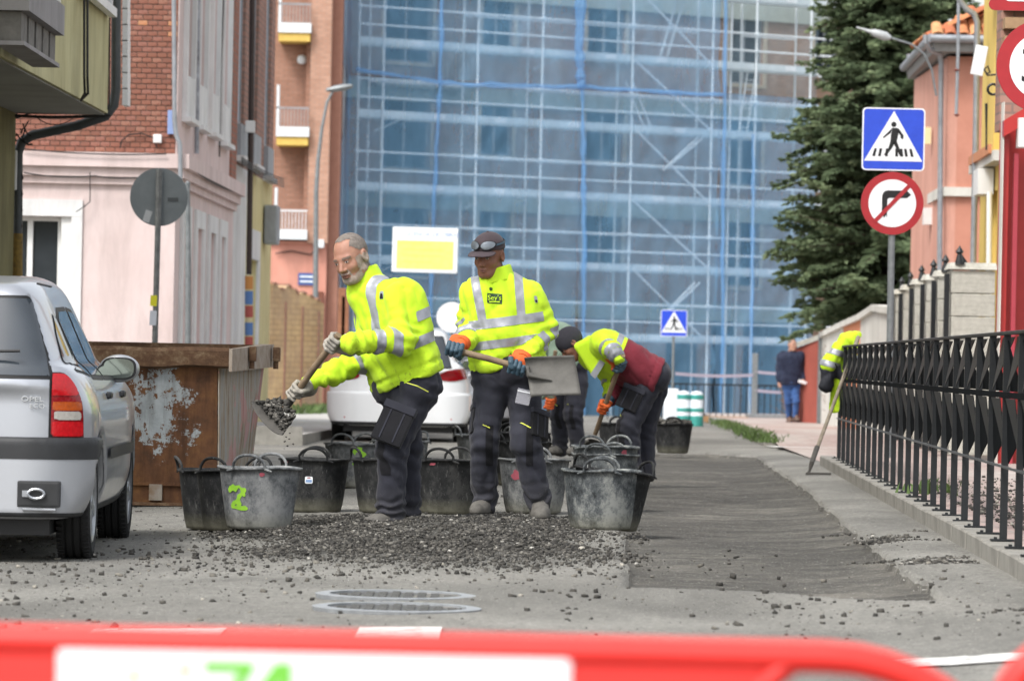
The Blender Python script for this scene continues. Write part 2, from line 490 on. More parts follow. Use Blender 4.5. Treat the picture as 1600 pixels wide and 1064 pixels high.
# painted markings, worn
t = MT('road_paint', .8); f = t.noise(14, 5, .75)
t.color(t.ramp(f, [(.36, '#8b8a86'), (.5, '#dcdbd6')])); M_PAINT = t.m
def marking(x0, x1, ya, yb, lift=.008):
    n = 6; a = []; b2 = []
    for i in range(n+1):
        X_ = x0+(x1-x0)*i/n
        a.append((X_, ya, float(ZG(X_, ya))+lift)); b2.append((X_, yb, float(ZG(X_, yb))+lift))
    o = strip('road_marking', b2, a, M_PAINT); tag(o, kind='structure'); return o
def gx(px, d): return (px-800)/FPX*d
for pa, pb in ((160, 365), (572, 700), (-120, -20)): marking(gx(pa, 15.5), gx(pb, 15.5), 13.0, 15.42)
marking(gx(770, 14.3), gx(828, 14.3), 12.6, 14.2)
marking(gx(1185, 14.4), gx(1760, 14.4), 13.9, 14.24, .006)
marking(gx(1200, 56), gx(1330, 56), 54.5, 56.2, .02)

# manhole covers
M_IRON = simple('cast_iron', '#6d6c69', '#4a4946', .55, 12, .4, .5, 120)
M_RIM = simple('worn_rim', '#a3a6a8', '#85888b', .5, 20, .2)
def manhole(px, py, label):
    v = PG(px, py); z = float(ZG(v.x, v.y))
    r = empty('manhole_cover', (v.x, v.y, z)); tag(r, label, 'manhole cover', 'manhole covers in the road')
    MB().lathe([(.262, .012), (.262, -.01), (.315, -.01), (.32, .010), (.30, .013), (.262, .011), (.262, .012)], 48).build('rim', M_RIM, r, True)
    m = MB(); m.lathe([(.26, .004), (.26, -.01)], 48, closed=True)
    for a in range(-4, 5):
        for b_ in range(-4, 5):
            if a*a+b_*b_ < 17: m.box(a*.052-.016, a*.052+.016, b_*.052-.016, b_*.052+.016, -.002, .011)
    m.build('lid', M_IRON, r)
manhole(618, 932, 'round iron manhole cover further from the red barrier')
manhole(620, 952, 'round iron manhole cover closest to the red barrier')

# ---------------------------------------------------------------- gravel
def rocks(name, px, py, pz, size, m, parent=None, seed=1):
    r = np.random.RandomState(seed); n = len(px)
    base = np.array([(-1,-1,-1),(1,-1,-1),(1,1,-1),(-1,1,-1),(-1,-1,1),(1,-1,1),(1,1,1),(-1,1,1)], dtype=float)
    q = base[None]*(.55+.45*r.rand(n, 8, 3))
    q *= (.6+.6*r.rand(n, 1, 3))
    q[..., 2] *= .7
    ang = r.rand(n)*6.28; tl = (r.rand(n)-.5)*1.2
    c, s = np.cos(ang)[:, None], np.sin(ang)[:, None]; ct, st = np.cos(tl)[:, None], np.sin(tl)[:, None]
    x, y, z = q[..., 0], q[..., 1]*ct-q[..., 2]*st, q[..., 1]*st+q[..., 2]*ct
    x, y = x*c-y*s, x*s+y*c
    q = np.stack([x, y, z], -1)*np.asarray(size)[:, None, None]*.5
    q += np.stack([px, py, pz+np.asarray(size)*.12], -1)[:, None]
    Ft = np.array([(0,3,2,1),(4,5,6,7),(0,1,5,4),(1,2,6,5),(2,3,7,6),(3,0,4,7)])
    Fq = (Ft[None]+np.arange(n)[:, None, None]*8).reshape(-1, 4)
    rc = np.repeat(r.rand(n), 8)
    return from_np(name, q.reshape(-1, 3), Fq, m, parent, False, {'tone': rc})
t = MT('crushed_asphalt', .9, 0, .3)
t.color(t.ramp(t.attr('tone'), [(0, '#2f2e2c'), (.5, '#474541'), (.88, '#625f59'), (.985, '#7d7a73'), (1, '#b5b2aa')])); M_ROCK = t.m
t = MT('road_stones', .9, 0, .3)
t.color(t.ramp(t.attr('tone'), [(0, '#353431'), (.7, '#524f4a'), (.93, '#7c786f'), (1, '#aaa59a')])); M_ROCK2 = t.m
R = np.random.RandomState(11)
def scatter(n, x0, x1, y0, y1, dens): 
    x = R.uniform(x0, x1, n); y = R.uniform(y0, y1, n); k = R.rand(n) < dens(x, y); return x[k], y[k]
def sizes(n, lo, hi, p=3): return lo+(hi-lo)*R.rand(n)**p
x, y = scatter(75000, -1.75, .75, 19.3, 27.3, lambda x, y: np.clip(mound(x, y)/.035, 0, 1)*.9+.05*np.exp(-((x+.4)/1)**4)*np.exp(-((y-22.5)/3.2)**4))
o = rocks('debris_pile', x, y, ZG(x, y)+R.rand(len(x))*.006, sizes(len(x), .005, .024, 3.2), M_ROCK, seed=2)
tag(o, 'heap of broken dark asphalt gravel spread around the two shovelling workers', 'gravel heap', kind='stuff')
x, y = scatter(24000, -3.4, 2.0, 15.2, 34, lambda x, y: .10+.5*np.exp(-((x+2.2)/1.1)**2)*np.exp(-((y-20)/4)**2)+.45*np.exp(-((x+.1)/1.2)**2)*np.exp(-((y-21)/3.)**2)+.25*(x > .9)*(y > 15)*(y < 26)-.4*inside(x-.0294*y, y, MILL))
k = (x-.0294*y) < 1.6; x, y = x[k], y[k]
o = rocks('loose_stones', x, y, ZG(x, y)-inside(x-.0294*y, y, MILL)*.03, sizes(len(x), .005, .034, 6), M_ROCK2, seed=3)
tag(o, 'loose stones and crumbs of asphalt scattered over the road surface', 'loose stones', kind='stuff')
def crumbs(cx, cy, rx, ry, n, label):
    c_ = R.randint(0, 14, n); gx_ = R.randn(14)*rx; gy_ = R.randn(14)*ry; x = cx+gx_[c_]+R.randn(n)*rx*.45; y = cy+gy_[c_]+R.randn(n)*ry*.16
    k = (x-.0294*y) < 1.58; x, y = x[k], y[k]
    o = rocks('asphalt_crumbs', x, y, ZG(x, y), sizes(len(x), .005, .026, 3.5), M_ROCK, seed=int(cx*10)+50)
    tag(o, label, 'asphalt crumbs', kind='stuff')
v = PG(1375, 838); crumbs(v.x, v.y, .10, .45, 520, 'patch of black asphalt crumbs halfway along the railing kerb')
v = PG(1460, 872); crumbs(v.x, v.y, .15, .35, 620, 'streak of black asphalt crumbs beside the kerb nearest the railing end')
v = PG(1590, 955); crumbs(v.x, v.y, .07, .35, 90, 'small cluster of black crumbs near the right edge of the road')
# gravel behind the railing
x = R.uniform(1.9, 3.0, 5000); y = R.uniform(19, 33, 5000); k = R.rand(5000) < np.exp(-((y-22)/7)**2); x = (x+.0294*y-.0)[k]; y = y[k]
o = rocks('asphalt_crumbs', x, y, np.full(len(x), KT)+.004, sizes(len(x), .008, .03, 3), M_ROCK2, seed=9)
tag(o, 'gravel strewn on the pavement tiles behind the black railing', 'asphalt crumbs', kind='stuff')

# grass
def grass(name, pts, n, h, label, cat='grass'):
    V = []; Fs = []
    for i in range(n):
        u = random.random()*(len(pts)-1); a = int(u); u -= a
        p = Vector(pts[a]).lerp(Vector(pts[a+1]), u)+Vector((random.gauss(0, .10), random.gauss(0, .3), 0))
        an = random.random()*6.28; hh = h*random.uniform(.4, 1.2); w = .012
        d = Vector((math.cos(an), math.sin(an), 0)); l = Vector((random.gauss(0, .4), random.gauss(0, .4), 0))*hh
        k = len(V); V += [p-d*w, p+d*w, p+l*.5+Vector((0, 0, hh*.7)), p+l+Vector((0, 0, hh))]
        V[k+2] = V[k+2]+d*w*.5
        Fs.append((k, k+1, k+2, k+3))
    o = from_np(name, [tuple(v) for v in V], Fs, M_GRASS); tag(o, label, cat, kind='stuff')
M_GRASS = simple('grass', (.10, .16, .04), (.05, .09, .02), .7, 3)
grass('grass', [P(1215, 690, 57)+Vector((-.1, 0, -.02)), P(1170, 677, 67), P(1125, 661, 86)], 1500, .10, 'weedy green grass along the far right kerb')
grass('grass', [(-3.25, 102, -.35), (-3.8, 96, -.3), (-4.3, 88, -.25)], 900, .22, 'tufts of grass at the foot of the old brick wall')
v = PG(1402, 792); grass('grass', [(v.x+.25, v.y, KT), (v.x+.27, v.y+.5, KT)], 60, .09, 'green tuft growing behind the railing')
# ================================================================ buildings, left side
def facade(name, m, parent, L, H, ops, depth=.25, z0=0.0, back=4.0, M=None):
    """wall L long and H high with real openings; local x along, y inwards, z up"""
    xs = sorted({0, L, *[o[0] for o in ops], *[o[1] for o in ops]}); zs = sorted({z0, H, *[o[2] for o in ops], *[o[3] for o in ops]})
    b = MB()
    for i in range(len(xs)-1):
        for j in range(len(zs)-1):
            cx, cz = (xs[i]+xs[i+1])/2, (zs[j]+zs[j+1])/2
            if any(o[0] < cx < o[1] and o[2] < cz < o[3] for o in ops): continue
            b.poly([(xs[i], 0, zs[j]), (xs[i+1], 0, zs[j]), (xs[i+1], 0, zs[j+1]), (xs[i], 0, zs[j+1])])
    for x0, x1, a, c in ops:
        for q in (((x0,0,a),(x0,depth,a),(x0,depth,c),(x0,0,c)), ((x1,0,a),(x1,0,c),(x1,depth,c),(x1,depth,a)), ((x0,0,a),(x1,0,a),(x1,depth,a),(x0,depth,a)), ((x0,0,c),(x0,depth,c),(x1,depth,c),(x1,0,c))): b.poly(q)
    for q in (((0,0,z0),(0,0,H),(0,back,H),(0,back,z0)), ((L,0,z0),(L,back,z0),(L,back,H),(L,0,H)), ((0,0,H),(L,0,H),(L,back,H),(0,back,H)), ((0,back,z0),(0,back,H),(L,back,H),(L,back,z0))): b.poly(q)
    b.poly([(0, depth+.3, z0), (L, depth+.3, z0), (L, depth+.3, H), (0, depth+.3, H)])
    me = bpy.data.meshes.new(name); b.bm.to_mesh(me); b.bm.free(); return mesh_obj(name, me, m, parent)
def window(parent, x0, x1, z0, z1, y=.12, mf=None, mg=None, fw=.06, sashes=2, name='window', curtain=None):
    b = MB(); b.box(x0, x0+fw, y, y+.06, z0, z1); b.box(x1-fw, x1, y, y+.06, z0, z1); b.box(x0+fw, x1-fw, y, y+.06, z0, z0+fw); b.box(x0+fw, x1-fw, y, y+.06, z1-fw, z1)
    for k in range(1, sashes):
        c = x0+(x1-x0)*k/sashes; b.box(c-fw*.6, c+fw*.6, y-.004, y+.05, z0+fw, z1-fw)
    w = b.build(name, mf, parent)
    for k in range(sashes):
        a = x0+(x1-x0)*k/sashes+fw*.8; c = x0+(x1-x0)*(k+1)/sashes-fw*.8
        MB().box(a, c, y+.02, y+.028, z0+fw, z1-fw).build('pane', mg, w)
        if curtain and k % 2 == curtain-1:
            pts = []; cb = MB(); n = 12
            for q in range(n):
                xa = a+(c-a)*q/n; xb = a+(c-a)*(q+1)/n; ya = y+.10+.015*(q % 2); yb = y+.10+.015*((q+1) % 2)
                cb.poly([(xa, ya, z0+fw), (xb, yb, z0+fw), (xb, yb, z1-fw), (xa, ya, z1-fw)])
            cb.build('curtain', M_CURT, w)
    return w
def stucco(name, c1, c2, stain=.5, streak=True):
    t = MT(name, .9, 0, .2)
    c = t.ramp(t.noise(.9, 6, .65), [(.3, c1), (.7, c2)])
    if streak:
        s = t.ramp(t.noise(1.0, 7, .75, t.vec((2.6, 2.6, .5)), .5), [(.42, '#ffffff'), (.72, '#8f8b84')]); c = t.mix(stain, c, s, 'MULTIPLY')
    t.color(c); t.bump(t.noise(55, 5, .7), .35, .006); return t.m
def brickmat(name, c1, c2, mortar, bw=.25, bh=.072, ms=.01, rot=None, grime=.4):
    t = MT(name, .9, 0, .2); b = t.n('ShaderNodeTexBrick')
    # use x+y for the run of the wall so that it works on faces along either axis
    sp = t.n('ShaderNodeSeparateXYZ'); t.l(t.tc.outputs['Object'], sp.inputs[0]); cb = t.n('ShaderNodeCombineXYZ')
    t.l(t.math('ADD', sp.outputs[0], sp.outputs[1]), cb.inputs[0]); t.l(sp.outputs[2], cb.inputs[1]); t.l(cb.outputs[0], b.inputs['Vector'])
    b.inputs['Scale'].default_value = 1; b.inputs['Brick Width'].default_value = bw; b.inputs['Row Height'].default_value = bh; b.inputs['Mortar Size'].default_value = ms
    b.inputs['Color1'].default_value = (*lin(c1), 1); b.inputs['Color2'].default_value = (*lin(c2), 1); b.inputs['Mortar'].default_value = (*lin(mortar), 1)
    g = t.ramp(t.noise(1.2, 5, .7, t.vec((1, 1, .5))), [(.35, '#ffffff'), (.7, '#a79f98')])
    t.color(t.mix(grime, b.outputs['Color'], g, 'MULTIPLY')); t.bump(b.outputs['Fac'], -.5, .01); return t.m
M_WPVC = simple('white_frame', '#e8e8e6', '#d6d6d4', .5, 3)
M_GREYF = simple('grey_frame', '#9ea3a8', '#85898d', .5, 3)
M_DGLASS = glass_mat('dark_glass', (.03, .035, .04), .08)
M_CURT = simple('curtain', '#b9b4a8', '#8b877c', .9, 4)
M_PINK = stucco('pink_stucco', '#dfcecb', '#d3bfbb', .3)
M_WHITE = stucco('white_render', '#e9e9e8', '#d5d5d4', .3)
M_YELLOW = stucco('yellow_stucco', '#cbc69c', '#bab388', .45)
M_CREAM = stucco('cream_render', '#e6dcab', '#d5c993', .35)
M_DGREY = simple('dark_pipe', '#4b4f50', '#3a3d3e', .5, 6)
M_LPIPE = simple('galvanised_pipe', '#a7abb0', '#8d9196', .4, 6, .4)
M_CABLE = simple('black_cable', '#222222', '#181818', .6)
M_GALV = simple('galvanised_steel', '#8e9293', '#73787a', .5, 14, .5)
M_BROWNP = simple('brown_pipe', '#3d2c27', '#2c201c', .5)
M_BRICKR = brickmat('red_brick_courses', '#ab7564', '#9c6655', '#8a766c')
M_BRICKB = brickmat('brown_brick_courses', '#b08b7e', '#a07a6c', '#8c786f', .25, .085, .012)
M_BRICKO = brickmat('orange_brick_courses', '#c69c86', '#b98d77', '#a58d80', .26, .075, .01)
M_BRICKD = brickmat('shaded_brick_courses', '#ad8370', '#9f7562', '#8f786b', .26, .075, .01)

# ---- yellow building with the overhanging storey
def fy(y): return -3.8-.013*(41-y)
yb = empty('yellow_building', (fy(41), 41, 0)); tag(yb, 'yellow rendered house with dark soffit overhanging the corner, nearest on the left', 'building')
Y0, YL = 41.0, 15.0
b = MB(); x1 = fy(Y0-YL)-fy(Y0)
zb = 3.15
b.hexa([(x1-5, -YL, zb), (x1, -YL, zb), (0, 0, zb), (-5, 0, zb), (x1-5, -YL, 9), (x1, -YL, 9), (0, 0, 9), (-5, 0, 9)])
b.build('upper_wall', M_YELLOW, yb)
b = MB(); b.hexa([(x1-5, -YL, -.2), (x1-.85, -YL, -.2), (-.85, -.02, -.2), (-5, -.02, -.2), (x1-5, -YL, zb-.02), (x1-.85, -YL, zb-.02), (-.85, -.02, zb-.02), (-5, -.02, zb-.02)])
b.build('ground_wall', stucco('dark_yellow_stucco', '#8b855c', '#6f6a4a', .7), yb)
b = MB(); b.hexa([(x1-4.9, -YL+.1, zb-.016), (x1-.03, -YL+.1, zb-.016), (-.03, -.03, zb-.016), (-4.9, -.03, zb-.016), (x1-4.9, -YL+.1, zb-.004), (x1-.03, -YL+.1, zb-.004), (-.03, -.03, zb-.004), (-4.9, -.03, zb-.004)])
b.build('soffit', stucco('soffit_render', '#a5a5a0', '#8a8a85', .3, False), yb)
b = MB(); b.box(.02, .09, -2.75, -.25, 4.02, 4.10); b.box(.0, .05, -2.75, -2.65, 4.10, 5.3); b.box(0, .05, -.35, -.25, 4.10, 5.3); b.box(0, .05, -1.55, -1.45, 4.1, 5.3)
w = b.build('window', M_WPVC, yb); MB().box(.004, .014, -2.65, -.35, 4.10, 5.3).build('pane', M_DGLASS, w)
def on(px, py, d, base): return P(px, py, d)-base
Bv = yb.location
M_PANEL = stucco('grey_panel', '#a9a6a6', '#939090', .4); M_WOODG = simple('grey_wood', '#7d7a75', '#5d5a56', .8, 10)
bal = empty('balcony', (.0, -6.6, 3.34), parent=yb)
MB().box(.02, .26, -2.5, 0, .05, .28).build('parapet', M_PANEL, bal)
for i in range(5):
    s = MB(); s.box(.03, .20, -2.45+i*.5, -2.08+i*.5, -.17, .045)
    s.build('louvre', M_WOODG, bal)
MB().box(.02, .23, -2.5, -.02, -.2, -.17).build('sill', M_PANEL, bal)
for i in range(3): MB().box(.22, .25, -2.45+i*1.1, -2.41+i*1.1, .28, 1.1).build('rail_post', M_WPVC, bal)
MB().box(.21, .26, -2.46, -.1, 1.1, 1.14).build('hand_rail', M_WPVC, bal)
dp = [P(182, -60, 41.12), P(181, 140, 41.12), P(178, 165, 41.12), P(165, 182, 41.12), P(120, 197, 41.12), P(50, 212, 41.12), P(34, 222, 41.12), P(28, 240, 41.12), P(27, 480, 41.12), P(25, 760, 41.12)]
dpipe = MB().tube([p-Bv for p in dp], .046, 14).build('downpipe', M_DGREY, yb, True)
MB().tube([P(27, 365, 41.12)-Bv, P(26, 470, 41.12)-Bv], .052, 14).build('pipe_sleeve', simple('rusty_sleeve', '#8e7230', '#5b4a25', .8, 25), yb, True)
MB().box(-.08, -.02, .0, .05, 0, 1).build('post', M_DGREY, yb, M=Matrix.Translation(P(9, 560, 40.9)-Bv)@Matrix.Diagonal((1.2, 1, 2.6, 1)))
mbx = MB().box(0, .075, 0, .06, 0, .37, bev=.006).build('meter_box', M_WPVC, yb, M=Matrix.Translation(P(13, 297, 41.05)-Bv))
def sag(a, b, s, n=10): return [a.lerp(b, i/n)+Vector((0, 0, -s*4*(i/n)*(1-i/n))) for i in range(n+1)]
for px0, py0, px1, py1, s, r in ((-5, 158, 128, 158, .03, .008), (-5, 168, 120, 160, .05, .006), (10, 180, 172, 180, .02, .016), (30, 176, 168, 174, .015, .010), (55, 182, 118, 182, .08, .005), (0, 200, 60, 178, -.04, .006)):
    MB().tube([p-Bv for p in sag(P(px0, py0, 40.9), P(px1, py1, 41.05), s)], r, 6).build('cable', M_CABLE, yb)
for off in (0, 5):
    MB().tube([p-Bv+Vector((.02, 0, 0)) for p in [P(128+off, -40, 38.2), P(128+off, 120, 38.2), P(129+off, 146, 38.3), P(123, 157, 38.6)]], .012, 6).build('cable', M_CABLE, yb)
for i, x_ in enumerate((168.5, 171.5)): MB().tube([P(x_, -40, 40.95)-Bv, P(x_-1, 172, 40.95)-Bv], .008, 6).build('cable', M_CABLE, yb)
for i in range(26):
    a = P(random.uniform(0, 36), random.uniform(170, 230), 41.05); MB().tube([q-Bv for q in sag(a, a+Vector((random.uniform(-.1, .15), .0, random.uniform(-.15, .1))), .03, 5)], .007, 5).build('cable', M_CABLE, yb)
MB().tube([P(33, 270, 41.1)-Bv+Vector((math.sin(i*2.1)*.02, 0, -i*.05)) for i in range(16)], .009, 6).build('cable', M_CABLE, yb)
for i in range(7): MB().box(0, .05, .05, .35, 0, .16).build('shutter_slat', M_WPVC, yb, M=Matrix.Translation(P(190, 14+i*25, 41.25)-Bv))

# ---- pink building
PB = Vector((-4.0, 52.0, 0)); pb = empty('pink_building', PB); tag(pb, 'pink rendered corner building with red brick upper floor and pink cornice', 'building')
def zat(py, px, d): return P(px, py, d).z
zc0, zc1 = zat(290, 250, 52), zat(241, 250, 52)
# end wall faces the camera, runs left from the corner
EW = empty('end_wall', (-7, 0, 0), parent=pb)
xw0, xw1 = P(20, 0, 52).x-PB.x+7, P(119, 0, 52).x-PB.x+7
zt = zat(338, 80, 52)
facade('wall', M_PINK, EW, 7, zc0, [(xw0-.9, xw1, 1.0, zt)], .22, -.3, 8.9)
b = MB()
for i, (o_, z0_, z1_) in enumerate(((.05, zc0, zc0+.09), (.10, zc0+.09, zc0+.2), (.16, zc0+.2, zc1))): b.box(0, 7+o_, -o_, -.001, z0_, z1_-.001)
b.build('cornice', M_PINK, EW)
b = MB(); zs1 = zat(312, 80, 52); b.box(xw0-1.05, xw1+.13, -.03, -.001, zt+.001, zs1); b.box(xw1, xw1+.13, -.028, -.001, .9, zt); b.build('window_surround', M_WHITE, EW)
ww = window(EW, xw0-.9, xw1-.12, 1.0, zt, .17, M_WPVC, M_DGLASS, .055, 4, curtain=1)
MB().box(xw1-.12, xw1, .02, .2, 1.0, zt).build('shutter_guide', M_WPVC, EW)
# brick infill with real bricks where they are seen
zb0 = zc1+.005
facade('upper_wall', simple('mortar', '#8a7a70', '#756860', .95, 8, bump=.5), EW, 6.985, 9.5, [], .2, zb0, 8.8)
BH, BW = .0625, .118
bcols = ['#96685a', '#a2756a', '#8e6353', '#ad8271', '#9a6b5b', '#bd8f72', '#845f54']
bm_mats = [simple('red_brick', c, '#80503f' if i != 5 else '#b97b52', .9, 18, bump=.5, bs=90) for i, c in enumerate(bcols)]
protos = [MB().box(0, BW-.009, -.014, .02, 0, BH-.010, bev=.002).build('brick', m, EW) for m in bm_mats]
half = MB().box(0, BW/2-.009, -.014, .02, 0, BH-.010).build('brick', bm_mats[0], EW); used = set()
cnt = 0; rest = []
for r_ in range(34):
    z_ = zb0+.006+r_*BH; x_ = 6.99-(BW/2 if r_ % 2 else 0)
    if r_ % 2: q = dup(half); q.location = (6.99-BW/2+.0, 0, z_); cnt += 1
    while x_ > 3.9:
        x_ -= BW
        vis = (x_ > 6.99-.115*5.7-.03) or r_ < 9 and x_ > 5.35 or r_ < 14 and x_ > 6.0
        if not vis: continue
        i = random.choices(range(7), [5, 5, 5, 4, 5, .8, 3])[0]
        if i in used: q = dup(protos[i])
        else: q = protos[i]; used.add(i)
        q.location = (x_, random.uniform(-.003, .003), z_+random.uniform(-.0012, .0012)); q.rotation_euler = (0, random.uniform(-.008, .008), 0); cnt += 1
        if cnt >= 285: break
    if cnt >= 285: break
half.location = (6.99-BW/2, 0, zb0+.006+BH*34)
b = MB(); r_ = 0
for r_ in range(0, 60):
    z_ = zb0+.006+r_*BH
    x_ = 6.99-(BW/2 if r_ % 2 else 0)
    while x_ > 3.2:
        x_ -= BW
        vis = (x_ > 6.99-.115*5.7-.03) or r_ < 9 and x_ > 5.35 or r_ < 14 and x_ > 6.0
        if vis and r_ < 34: continue
        b.box(x_, x_+BW-.009, -.014+random.uniform(-.003, .003), .01, z_, z_+BH-.010)
o = b.build('brickwork', bm_mats[0], EW); o['kind'] = 'stuff'
# cables and box on the end wall
for a, c, s in (((38, 234), (262, 242), .03), ((40, 271), (150, 276), .03), ((150, 276), (225, 278), .02)): MB().tube([p-PB-Vector((-7, .2, 0)) for p in sag(P(*a, 52), P(*c, 52), s)], .009, 6).build('cable', M_CABLE, EW)
MB().tube([p-PB-Vector((-7, .1, 0)) for p in (P(142, 270, 52), P(142, 316, 52), P(135, 322, 52), P(120, 332, 52))], .006, 5).build('cable', M_CABLE, EW)
MB().tube([p-PB-Vector((-7, .06, 0)) for p in (P(188, 232, 52), P(191, 220, 52), P(202, 211, 52), P(222, 209, 52), P(240, 216, 52), P(246, 232, 52))], .008, 5).build('cable', M_CABLE, EW)
MB().box(0, .10, -.09, -.02, 0, .10, bev=.008).build('junction_box', M_WPVC, EW, M=Matrix.Translation(P(240, 224, 52)-PB+Vector((7, 0, 0))))
# street side
ang = math.atan2(8.9, 8.9*.013)
SWl = empty('street_wall', (0, 0, 0), ang, parent=pb)
def dl(px): return 4.676/((800-px)/FPX+.013)
def xl(px): return (dl(px)-52.0)*1.0001
gops = [(xl(a), xl(c), 1.05, 2.5) for a, c in ((280, 288.5), (301.5, 311), (322, 330), (339, 346))]
facade('wall', M_PINK, SWl, 8.9, zc0, gops, .2, -.3, .25)
b = MB()
for i, (o_, z0_, z1_) in enumerate(((.05, zc0, zc0+.09), (.10, zc0+.09, zc0+.2), (.16, zc0+.2, zc1))): b.box(.001, 8.9, -o_, -.001, z0_, z1_-.001)
b.build('cornice', M_PINK, SWl)
for g in gops:
    b = MB(); b.box(g[0]-.28, g[0], -.035, -.001, .95, 2.72); b.box(g[1], g[1]+.28, -.035, -.001, .95, 2.72); b.box(g[0], g[1], -.035, -.001, 2.5, 2.72); b.box(g[0]-.3, g[1]+.3, -.07, -.001, .87, .949); b.build('window_surround', M_WHITE, SWl)
    window(SWl, g[0], g[1], 1.05, 2.5, .08, M_WPVC, M_DGLASS, .06, 2)
uops = [(xl(a), xl(c), zat(py-2, a, dl(a))+.35, 8.5) for a, c, py in ((277.5, 289, 165), (297.5, 309, 178), (318, 328, 190), (335, 346, 205))]
facade('upper_wall', M_PINK, SWl, xl(352), 9.5, uops, .12, zb0, .2)
for g in uops:
    b = MB(); b.box(g[0]-.1, g[0], -.06, -.001, g[2]-.5, 8.6); b.box(g[1], g[1]+.1, -.06, -.001, g[2]-.5, 8.6); b.box(g[0], g[1], -.05, -.001, g[2]-.5, g[2]); b.build('window_surround', M_WHITE, SWl)
    MB().box(g[0]-.12, g[1]+.12, -.12, -.001, g[2]-.56, g[2]-.501).build('sill', M_WHITE, SWl)
    window(SWl, g[0], g[1], g[2], 8.5, .06, M_WPVC, simple('roller_blind', '#dfe3e8', '#c9ced4', .7, 2), .05, 2)
o = facade('brick_strip', M_BRICKR, SWl, 8.9-xl(352), 9.5, [], .1, zb0, .2); o.location = (xl(352)+.002, -.03, 0)
pp = [P(273.5, -60, 52.0), P(275, 190, 52.0), P(277, 212, 52), P(283, 226, 52), P(284, 250, 52), P(284, 330, 52)]
MB().tube([p-PB+Vector((0, -.22, 0)) for p in pp], .028, 10).build('downpipe', M_LPIPE, pb, True)
MB().tube([P(297, -60, 54.2)-PB+Vector((.1, 0, 0)), P(294.5, 240, 54.2)-PB+Vector((.1, 0, 0))], .03, 10).build('downpipe', simple('patched_pipe', '#4d4d50', '#b9bdc4', .6, 4), pb, True)
MB().tube([P(339, -50, 58)-PB+Vector((.1, 0, 0)), P(334, 100, 58)-PB+Vector((.1, 0, 0)), P(331, 245, 58)-PB+Vector((.1, 0, 0))], .01, 6).build('cable', M_CABLE, pb)
for k in range(3): MB().tube([p-PB for p in sag(P(287, 258+k*5, 53)+Vector((.15, 0, 0)), P(362, 294+k*4, 60.7)+Vector((.15, 0, 0)), .04)], .011, 6).build('cable', M_CABLE, pb)
MB().box(0, .08, -.06, -.02, 0, .28).build('street_number_plate', simple('blue_plate', '#8fa3cf', '#7f93bf', .5), pb, M=Matrix.Translation(P(262, 210, 52)-PB))

# ---- third building: brown brick over white and cream shops
PB3 = Vector((P(361, 0, 60.95).x, 60.95, 0)); b3 = empty('brick_house', PB3); tag(b3, 'brown brick house with tall narrow windows above white and cream shopfronts', 'building')
W3 = empty('street_wall', (0, 0, 0), ang, parent=b3)
zbr = zat(249, 362, 61)
def x3(px): return dl(px)-60.95
L3 = x3(429.5)
ops3 = [(x3(a), x3(c), zlo, 8.8) for a, c, zlo in ((373, 384, 4.2), (394, 404, 4.2), (415.5, 424, 4.15))]
facade('upper_wall', M_BRICKB, W3, L3, 9.8, ops3, .12, zbr, 6)
for g in ops3:
    window(W3, g[0], g[1], g[2], 7.2, .05, M_GREYF, simple('blind', '#b8c0ca', '#a6aeb8', .6, 2), .08, 1)
    MB().box(g[0]-.04, g[1]+.04, -.07, -.001, g[2]-.45, g[2]).build('window_panel', M_GREYF, W3); MB().box(g[0]-.1, g[1]+.1, -.13, -.001, g[2]-.53, g[2]-.451).build('sill', M_WHITE, W3)
facade('shop_wall', M_WHITE, W3, x3(391), zbr-.002, [(x3(364.5), x3(371), -.3, 2.4)], .3, -.4, 6)
MB().box(x3(365), x3(370), .28, .29, -.3, 2.4).build('door', simple('dark_door', '#2b2a29', '#1d1c1b', .5), W3)
w2 = facade('cream_wall', M_CREAM, W3, L3-x3(391)-.01, zbr-.002, [(.3, x3(408)-x3(391)-.1, -.3, 2.35)], .15, -.4, 6); w2.location = (x3(391)+.005, 0, 0)
b = MB()
for k in range(5): b.box(x3(391)+.34, x3(408)-.14, .10+(.004 if k % 2 else 0), .14, -.3+k*.53, .22+k*.53)
b.build('garage_door', M_WPVC, W3)
b = MB(); b.box(x3(391)+.1, x3(408)+.2, -.04, -.001, 2.36, 2.8); b.box(x3(408)-.1, x3(408)+.25, -.04, -.001, -.3, 2.355); b.build('door_surround', M_WHITE, W3)
MB().box(x3(416), x3(421), -.22, -.02, 2.65, 3.25, bev=.03).build('meter_box', M_GREYF, W3)
for k in range(4): MB().tube([p-PB3 for p in sag(P(362, 246+k*3, 61)+Vector((.14, 0, 0)), P(430, 280+k*4, 70)+Vector((.14, 0, 0)), .03)], .009, 6).build('cable', M_CABLE, b3)
